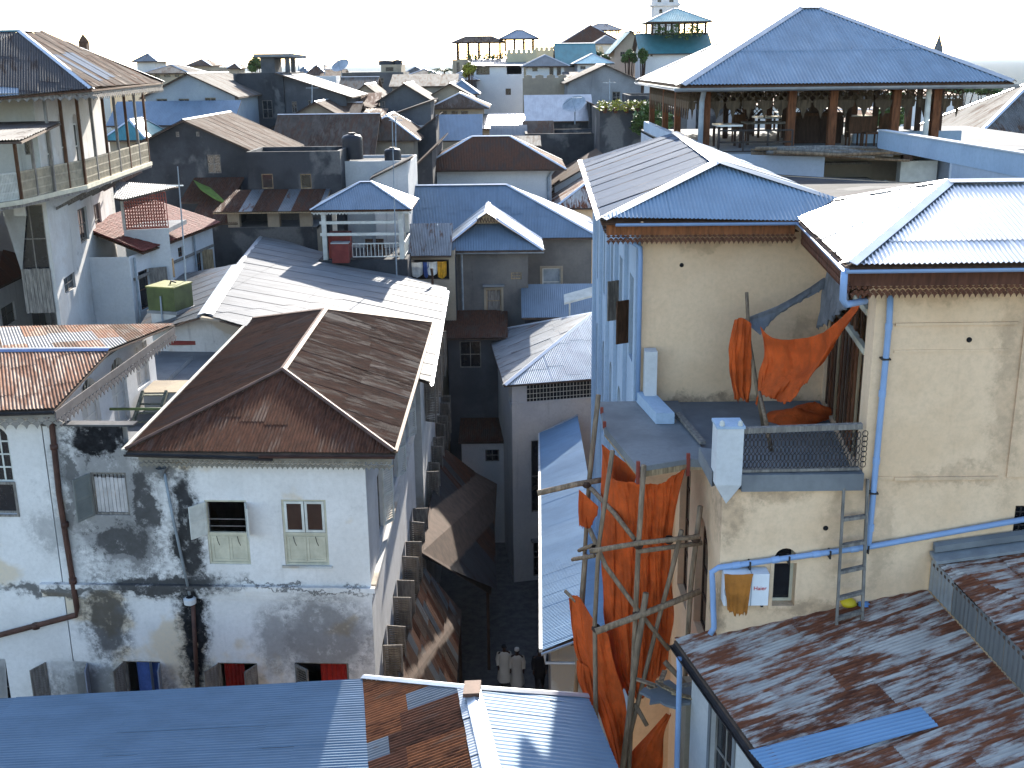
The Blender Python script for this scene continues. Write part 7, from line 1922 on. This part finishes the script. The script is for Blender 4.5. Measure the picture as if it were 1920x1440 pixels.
hs('white_house', 'white house with a faded striped tent roof', 988, 1058, 124, 120, 7, X['white_clean'], X['white_sheet'], 'hip', 1.15, ov=.6, wins=[(998, 126, 1008, 134), (1030, 126, 1038, 142), (1044, 126, 1052, 142)], nx=1, nz=1)
hs('white_house', 'white house with a steep teal roof beside the cream wall', 1050, 1112, 119, 128, 8, X['white_clean'], X['teal_sheet'], 'gable_x', 2.2, ov=.5, wins=[(1076, 124, 1086, 142)], nx=1, nz=1)
hs('white_house', 'low white house with a pale teal hipped roof', 1083, 1143, 119, 122, 7, X['white_clean'], metal('pale_teal_sheet', (.34, .52, .54), .12, 0, rough=.45, met=.3), 'hip', 1.0, ov=.5, wins=[(1088, 124, 1098, 130), (1108, 124, 1122, 130)])
hs('dark_roofed_house', 'large distant two tier dark brown hipped roof', 1050, 1172, 88, 190, 16, X['tan_wall'], X['rust'], 'hip', 3.6, ov=1, capm=X['cap_grey'])
canopy(1094, 1168, 56, 44, 194, 5, 'upper tier canopy on the large dark brown roof', X['grey_sheet'], 64, 6, rail=False)
hs('white_house', 'distant small pale pyramid roof in front of the dark two tier roof', 1118, 1158, 82, 170, 8, X['white_wall'], X['white_sheet'], 'hip', 1.2, ov=.5)
canopy(1180, 1208, 58, 52, 180, 4, 'tiny distant roof turret left of the tower', X['grey_sheet'], 68, 2, rail=False)
hs('peach_house', 'peach house with a dark teal roof left of the teal pavilion', 1152, 1212, 90, 140, 8, X['pink_wall'], X['teal_sheet'], 'gable_y', 2.0, ov=.6, wins=[(1163, 97, 1172, 106)])
hs('white_house', 'white house with a broad teal roof carrying a roof pavilion', 1206, 1330, 96, 130, 8, X['white_clean'], X['teal_sheet'], 'gable_x', 2.0, ov=.5, wins=[(1212, 98, 1217, 106), (1219, 98, 1224, 106)], nx=1, nz=1)
T, zq_ = canopy(1213, 1337, 40, 16, 130.5, 7, 'teal roofed rooftop pavilion with hanging plants', metal('weathered_teal_sheet', (.25, .42, .42), .15, 0, rough=.5, met=.2), 66, 5)
# church tower
x0, x1, z = span(1227, 1273, 20, 175)
T = thing('church_tower', 'pale square church tower behind the teal pavilion', 'tower', ((x0 + x1) / 2, 177, 0))
tm_ = plaster('tower_plaster', (.62, .60, .60), (.54, .53, .54), .2, .2, seed=71)
Wt = Wall((x0, 175), (x1, 175)); ztop = PY(1250, -60, 175).z
hr_ = [Wt.rect(1236, 17, 1242, 25), Wt.rect(1255, 17, 1261, 25), Wt.rect(1233, -8, 1240, 4), Wt.rect(1255, -8, 1263, 4)]
Wt.build(T, tm_, 0, ztop, [Wt.shape(r, True) for r in hr_])
for p, q in (((x1, 175), (x1, 179)), ((x1, 179), (x0, 179)), ((x0, 179), (x0, 175))): Wall(p, q).build(T, tm_, 0, ztop)
for py in (9, -12): 
    z_ = PY(1250, py, 175).z; MB().box((x0 - .25, 174.75, z_ - .15), (x1 + .25, 179.25, z_ + .2)).build('cornice', tm_, T)
for r in hr_: window(T, Wt, (r[0], r[1], r[2], r[3] - .2), X['dark_wood'], nx=1, nz=2)
ap = V(((x0 + x1) / 2, 177, ztop + 5)); m = MB(); cs = [V((x0, 175, ztop)), V((x1, 175, ztop)), V((x1, 179, ztop)), V((x0, 179, ztop))]
for i in range(4): m.poly(cs[i], cs[(i + 1) % 4], ap)
m.build('spire', X['grey_sheet'], T)
# --- far left
hs('hipped_house', 'distant roof terrace house with a dark pyramid cap behind the tall balcony house', 256, 290, 115, 150, 5, X['white_wall'], X['grey_sheet'], 'hip', 1.0, ov=.5)
hs('hipped_house', 'distant house with a long pale ribbed hipped roof', 272, 350, 137, 140, 8, X['tan_wall'], X['far_tin'], 'hip', 1.0, ov=.5, wins=[(290, 139, 300, 145), (308, 139, 320, 145), (328, 139, 336, 145)], nx=1, nz=1)
hs('hipped_house', 'distant tan house with a dark pyramid roof', 356, 392, 123, 165, 6, X['tan_wall'], X['rust_brown'], 'hip', .9, ov=.5)
hs('grey_block', 'distant flat tan block with a small corner turret', 392, 436, 126, 165, 6, X['tan_wall'], X['concrete'], 'flat', .3)
hs('hipped_house', 'distant small dark hipped turret on the tan block', 431, 447, 128, 162, 4, X['tan_wall'], X['rust_brown'], 'hip', .7, ov=.4)
c = PY(158, 88, 150); T = thing('chimney_pinnacle', 'dark pointed pinnacle rising behind the brown roof', 'pinnacle', (c.x, 150, 0))
MB().box((c.x - .5, 149.5, 15), (c.x + .5, 150.5, c.z + .6)).build('shaft', X['brown_wood'], T); MB().lathe([(.7, 0), (.4, .5), (0, 1.0)], (c.x, 150, c.z + .6), 8).build('cap', X['brown_wood'], T)
# --- right, beyond the pavilion
c = PY(1759, 95, 420); T = thing('minaret', 'distant dark spire rising beyond the pavilion roof', 'tower', (c.x, 420, 0))
MB().lathe([(2.2, 0), (2.2, 24), (2.6, 24.3), (2.6, 25.2), (1.7, 25.4), (1.5, 27.5), (.8, 29.5), (.25, 31.5), (0, 33)], (c.x, 420, 0), 12).build('shaft', X['grey_wall'], T)
hs('white_walled_yard', 'plain white house wall seen between the pavilion posts', 1690, 1790, 178, 95, 8, X['white_clean'], X['rust_warm'], 'shed_front', .6, ov=.3)
hs('white_walled_yard', 'whitewashed house seen under the pavilion between the left posts', 1395, 1500, 196, 98, 8, X['white_worn'], X['rust_warm'], 'shed_front', .8, ov=.3)
hs('white_walled_yard', 'whitewashed house seen under the pavilion right of the dark cabinet', 1560, 1640, 205, 96, 8, X['white_worn'], X['rust_brown'], 'shed_front', .6, ov=.3)
hs('dark_block', 'long dark block filling the view under the pavilion eaves', 1330, 1700, 168, 120, 8, X['dark_wall'], X['concrete'], 'flat', .4)
hs('tan_house', 'low tan gable roof beyond the pavilion floor', 1590, 1660, 225, 80, 6, X['tan_wall'], X['rust_warm'], 'gable_x', .6, ov=.4)
# masts
for k, (px, pt, pb, y, lab) in enumerate(((742, 220, 300, 82, 'thin mast above the brown hipped roof'), (585, 160, 235, 92, 'thin pipe mast on the pale brown gable'), (609, 115, 140, 160, 'far thin mast right of the roof hut'), (780, 106, 150, 400, 'faint lattice mast on the horizon'), (1143, 150, 262, 88, 'thin mast by the overgrown dark wall'), (560, 113, 134, 150, 'far thin mast near the roof hut'))):
    a, b = PY(px, pb, y), PY(px, pt, y); T = thing('antenna_mast', lab, 'mast', a); r_ = .03 + y * .0004
    MB().tube([a, b], [r_, r_ * .6], 6).build('pole', X['grey_pipe'], T)
    MB().bar(b + V((-.5, 0, -.2)), b + V((.5, 0, -.2)), .05).build('cross_arm', X['grey_pipe'], T)

# ================================================================ trees and plants
def leaf_cloud(m, c, rx, ry, rz, n, s_, rn, droop=0):
    for i in range(n):
        while True:
            p = V((rn.uniform(-1, 1), rn.uniform(-1, 1), rn.uniform(-1, 1)))
            if .35 < p.length < 1: break
        q = c + V((p.x * rx, p.y * ry, p.z * rz)); a = V((rn.uniform(-1, 1), rn.uniform(-1, 1), rn.uniform(-.6, .6))).normalized(); b = a.cross(V((rn.uniform(-1, 1), rn.uniform(-1, 1), 1))).normalized(); k = s_ * rn.uniform(.6, 1.3)
        m.add([q - a * k, q + b * k * .45, q + a * k, q - b * k * .45], [(0, 1, 2, 3)])
def tree(px, pyt, pyb, y, wpx, label, seed, mat=None, name='tree'):
    rn = random.Random(seed); a, b = PY(px, pyb, y), PY(px, pyt, y); h = b.z - a.z; r = wpx * y / FPX / 2
    T = thing(name, label, 'tree', (a.x, y, 0)); tb = V((a.x, y, 0)); m = MB(); top = V((a.x, y, a.z + h * .6))
    m.tube([tb, tb.lerp(top, .5) + V((rn.uniform(-.2, .2), 0, 0)), top], [.28, .2, .08], 7)
    cl = []
    for k in range(7):
        an = 6.283 * k / 7; e_ = V((a.x + math.cos(an) * r * .7, y + math.sin(an) * r * .7, a.z + h * rn.uniform(.35, .8))); m.tube([tb.lerp(top, .75), e_], [.09, .03], 5); cl.append(e_)
    cl.append(V((a.x, y, a.z + h * .85))); m.build('trunk', X['dark_wood'], T)
    m = MB()
    for c in cl: leaf_cloud(m, c, r * .45, r * .45, h * .24, 160, .16 + r * .05, rn)
    m.build('crown', mat or X['leaf'], T)
tree(1805, 158, 185, 130, 60, 'scrubby green tree beyond the right pavilion posts', 1); tree(1850, 160, 182, 135, 50, 'rightmost scrubby tree beyond the pavilion eaves', 2); tree(480, 108, 138, 140, 26, 'thin tree behind the mouldy block', 3); tree(1180, 95, 122, 128, 26, 'dark green creeper tree against the peach house', 4); tree(1205, 92, 125, 127, 16, 'slim green tree beside the white teal roofed house', 5); tree(880, 118, 150, 126, 22, 'yellow green bush tree by the narrow weathered house', 6, X['leaf_y']); tree(1120, 98, 118, 134, 40, 'bushy roof garden tree below the cream wall', 7); tree(1668, 175, 250, 78, 60, 'dark tree seen between the right pavilion posts', 8); tree(1222, 190, 262, 82.5, 70, 'dark bushy tree clinging to the wall left of the pavilion', 9)
def palm(px, pyt, pyb, y, label, seed):
    rn = random.Random(seed); a, b = PY(px, pyb, y), PY(px, pyt + 8, y); T = thing('palm_tree', label, 'tree', (a.x, y, 0))
    MB().tube([V((a.x, y, 0)), V((a.x + .2, y, b.z * .6)), b], [.25, .18, .12], 7).build('trunk', X['frame_grey'], T); m = MB()
    for k in range(13):
        an = 6.283 * k / 13 + rn.uniform(-.2, .2); d = V((math.cos(an), math.sin(an), 0)); L = rn.uniform(1.5, 2.2); up0 = rn.uniform(.3, .9)
        pts = [b + d * L * t + V((0, 0, up0 * L * (t - 1.25 * t * t))) for t in (0, .25, .5, .75, 1)]
        for i in range(4):
            s_ = d.cross(V((0, 0, 1))); 
            for sg in (-1, 1):
                for q in range(4):
                    p = pts[i].lerp(pts[i + 1], q / 4); m.add([p, p + s_ * sg * .4 + d * .25 - V((0, 0, .22)), p + d * .12], [(0, 1, 2)])
    m.build('crown', X['leaf'], T)
palm(833, 124, 140, 145, 'small palm against the sky left of the restaurant', 3)
c = PY(1170, 200, 83.5)
m = MB(); rn = random.Random(5)
for k in range(6): leaf_cloud(m, c + V((-1.6 + k * .6, 0, .1)), .45, .4, .4, 70, .16, rn)
T = thing('roof_plants', 'yellow green potted plants along the top of the dark wall', 'plants', c); m.build('foliage', X['leaf_y'], T)
for k in range(4): MB().lathe([(.12, -.35), (.2, 0), (.18, .02), (0, .02)], c + V((-1.4 + k * .8, 0, -.1)), 10).build('pot', X['rust_red'], T)
m = MB(); c = PY(1275, 58, 131)
for k in range(8): leaf_cloud(m, PY(1232 + k * 11, 55 + (k % 3) * 5, 130.8), .5, .4, .6, 60, .2, rn)
T = thing('hanging_plants', 'dark climbing plants on the posts of the teal pavilion', 'plants', c); m.build('foliage', X['leaf'], T)
m = MB()
for k in range(9): leaf_cloud(m, PY(880 + k * 8, 106 + (k % 2) * 3, 141.5), .5, .4, .5, 50, .2, rn)
T = thing('terrace_plants', 'dark potted plants along the restaurant railing', 'plants', PY(910, 108, 141.5)); m.build('foliage', X['leaf'], T)
c = PZ(1085, 1262, 2.5)
m = MB()
for k in range(5): leaf_cloud(m, V((1.0 + .25 * k, 32.5 + (k % 2) * .4, 1.0 + .25 * k)), .5, .5, .6, 120, .13, rn)
T = thing('shrub', 'dark green shrub in the alley by the lean-to', 'shrub', (1.4, 32.5, 0)); m.build('foliage', X['leaf'], T); MB().tube([(1.4, 32.5, 0), (1.4, 32.6, 1.4)], [.06, .03], 6).build('stem', X['dark_wood'], T)

# ================================================================ three people walking in the alley
def person(px, py, label, rz, robe, cap_, stride):
    g = PZ(px, py, 0); T = thing('person', label, 'person', (g.x, g.y, 0)); s_ = 1.0
    c, sn = math.cos(rz), math.sin(rz); R = lambda x, y, z: (g.x + x * c - y * sn, g.y + x * sn + y * c, z)
    J = {'pel': ((0, 0, .96), .135), 'spi': ((0, .0, 1.15), .13), 'che': ((0, .01, 1.34), .15), 'nek': ((0, -.01, 1.5), .058), 'chin': ((0, -.03, 1.57), .07), 'hd': ((0, -.015, 1.66), .095), 'crn': ((0, 0, 1.74), .07),
         'shl': ((-.19, .0, 1.42), .065), 'ell': ((-.26, .03, 1.14), .048), 'wrl': ((-.25, -.1, .92), .035), 'shr': ((.19, .0, 1.42), .065), 'elr': ((.26, .04, 1.14), .048), 'wrr': ((.26, -.02, .9), .035),
         'hpl': ((-.1, 0, .9), .1), 'knl': ((-.11, -.08 * stride, .5), .065), 'anl': ((-.11, -.1 * stride + .02, .09), .042), 'tol': ((-.12, -.1 * stride - .16, .04), .04), 'hpr': ((.1, 0, .9), .1), 'knr': ((.11, .02 * stride, .5), .065), 'anr': ((.11, .2 * stride, .11), .042), 'tor': ((.12, .2 * stride - .15, .04), .04)}
    for sd, sx in (('l', -1), ('r', 1)):
        wx, wy, wz_ = J['wr' + sd][0]; J['pm' + sd] = ((wx, wy - .02, wz_ - .07), .034)
        for k, dx in enumerate((-.026, -.009, .009, .026)): J['f%d%s' % (k, sd)] = ((wx + dx, wy - .04, wz_ - .135 - (.02 if k in (1, 2) else .008)), .009)
        for k, dx in enumerate((-.026, -.009, .009, .026)): J['g%d%s' % (k, sd)] = ((wx + dx, wy - .065, wz_ - .17 - (.02 if k in (1, 2) else .008)), .008)
        J['th' + sd] = ((wx - sx * .05, wy - .05, wz_ - .1), .011)
    bones = [('pel', 'spi'), ('spi', 'che'), ('che', 'nek'), ('nek', 'chin'), ('chin', 'hd'), ('hd', 'crn'), ('che', 'shl'), ('shl', 'ell'), ('ell', 'wrl'), ('che', 'shr'), ('shr', 'elr'), ('elr', 'wrr'), ('pel', 'hpl'), ('hpl', 'knl'), ('knl', 'anl'), ('anl', 'tol'), ('pel', 'hpr'), ('hpr', 'knr'), ('knr', 'anr'), ('anr', 'tor')]
    for sd in 'lr':
        bones += [('wr' + sd, 'pm' + sd), ('pm' + sd, 'th' + sd)] + [('pm' + sd, 'f%d%s' % (k, sd)) for k in range(4)] + [('f%d%s' % (k, sd), 'g%d%s' % (k, sd)) for k in range(4)]
    names = list(J); me = bpy.data.meshes.new('body'); me.from_pydata([R(*J[n][0]) for n in names], [(names.index(a), names.index(b)) for a, b in bones], []); me.materials.append(X['skin'])
    o = bpy.data.objects.new('body', me); COL.objects.link(o); adopt(o, T)
    o.modifiers.new('skin', 'SKIN'); me.skin_vertices or None
    for i, n in enumerate(names):
        sv = me.skin_vertices[0].data[i]; sv.radius = (J[n][1], J[n][1]); sv.use_root = n == 'pel'
    ss = o.modifiers.new('sub', 'SUBSURF'); ss.levels = 1; ss.render_levels = 1
    # clothing: torso and skirt rings, sleeves
    m = MB(); n = 18
    prof = [(1.49, .085, .08), (1.45, .17, .11), (1.40, .235, .14), (1.28, .215, .15), (1.1, .2, .15), (.95, .215, .165), (.6, .24, .2 + .05 * stride), (.22 if robe else .62, .29 if robe else .23, .27 + .08 * stride if robe else .18)]
    for z, rx, ry in prof:
        for k in range(n):
            a = 6.283 * k / n; f = 1 + (.05 * math.sin(a * 5) if z < 1 else 0); m.v.append(R(rx * f * math.cos(a), ry * f * math.sin(a) + .01, z))
    m.f = [(i * n + k, i * n + (k + 1) % n, (i + 1) * n + (k + 1) % n, (i + 1) * n + k) for i in range(len(prof) - 1) for k in range(n)]
    for sd in 'lr': m.tube([R(*J['sh' + sd][0]), R(*J['el' + sd][0]), R(*J['wr' + sd][0])], [.1, .085, .07], 10, cap=False)
    m.build('robe' if robe else 'shirt', X['robe'] if robe else X['black_cloth'], T, True)
    if not robe:
        m = MB()
        for sd in 'lr': m.tube([R(*J['hp' + sd][0]), R(*J['kn' + sd][0]), R(*J['an' + sd][0])], [.13, .095, .075], 10, cap=False)
        m.build('trousers', X['black_cloth'], T, True)
    if cap_: MB().lathe([(.098, 1.69), (.1, 1.72), (.09, 1.79), (.0, 1.8)], V((g.x, g.y, 0)) + V(R(0, -.01, 0)) - V((g.x, g.y, 0)), 14).build('cap', X['robe'], T, True)
    else: MB().lathe([(.097, 1.66), (.101, 1.7), (.08, 1.755), (.0, 1.775)], V(R(0, .01, 0)), 14).build('hair', X['black_cloth'], T, True)
    m = MB()
    for sx in (-.035, .035):
        e_ = V(R(sx, -.105, 1.655)); m.lathe([(0, -.012), (.012, 0), (0, .012)], e_, 8)
    m.build('eyes', X['black_cloth'], T)
    m = MB(); a = V(R(0, -.105, 1.655)); b = V(R(0, -.135, 1.615)); m.tube([a, b], [.01, .018], 6); m.build('nose', X['skin'], T)
    m = MB(); m.bar(V(R(-.025, -.103, 1.585)), V(R(.025, -.103, 1.585)), .012); m.build('mouth', X['brown_wood'], T)
    for sx in (-.098, .098): MB().lathe([(0, -.03), (.018, 0), (0, .03)], V(R(sx, .0, 1.645)), 8).build('ear', X['skin'], T)
person(946, 1283, 'bareheaded person in a white shirt robe, leftmost of the three in the alley', .1, True, False, .6)
person(970, 1290, 'person in a long white robe and white cap walking in the alley', -.1, True, True, .9)
person(1012, 1292, 'person in dark clothes walking in the alley shade', 0, False, False, 1.0)
# ================================================================ thin sea haze
M = Mat('haze_air')
M.t.nodes.remove(M.b)
pv = M.n('VolumePrincipled')
pv.inputs['Color'].default_value = (.80, .90, 1, 1)
pv.inputs['Density'].default_value = .00005
pv.inputs['Anisotropy'].default_value = 0
M.ln(pv.outputs[0], M.t.nodes['Material Output'].inputs['Volume'])
tag(MB().box((-26500, -70, -3.2), (26500, 40500, 46)).build('haze', M.m), kind='stuff')
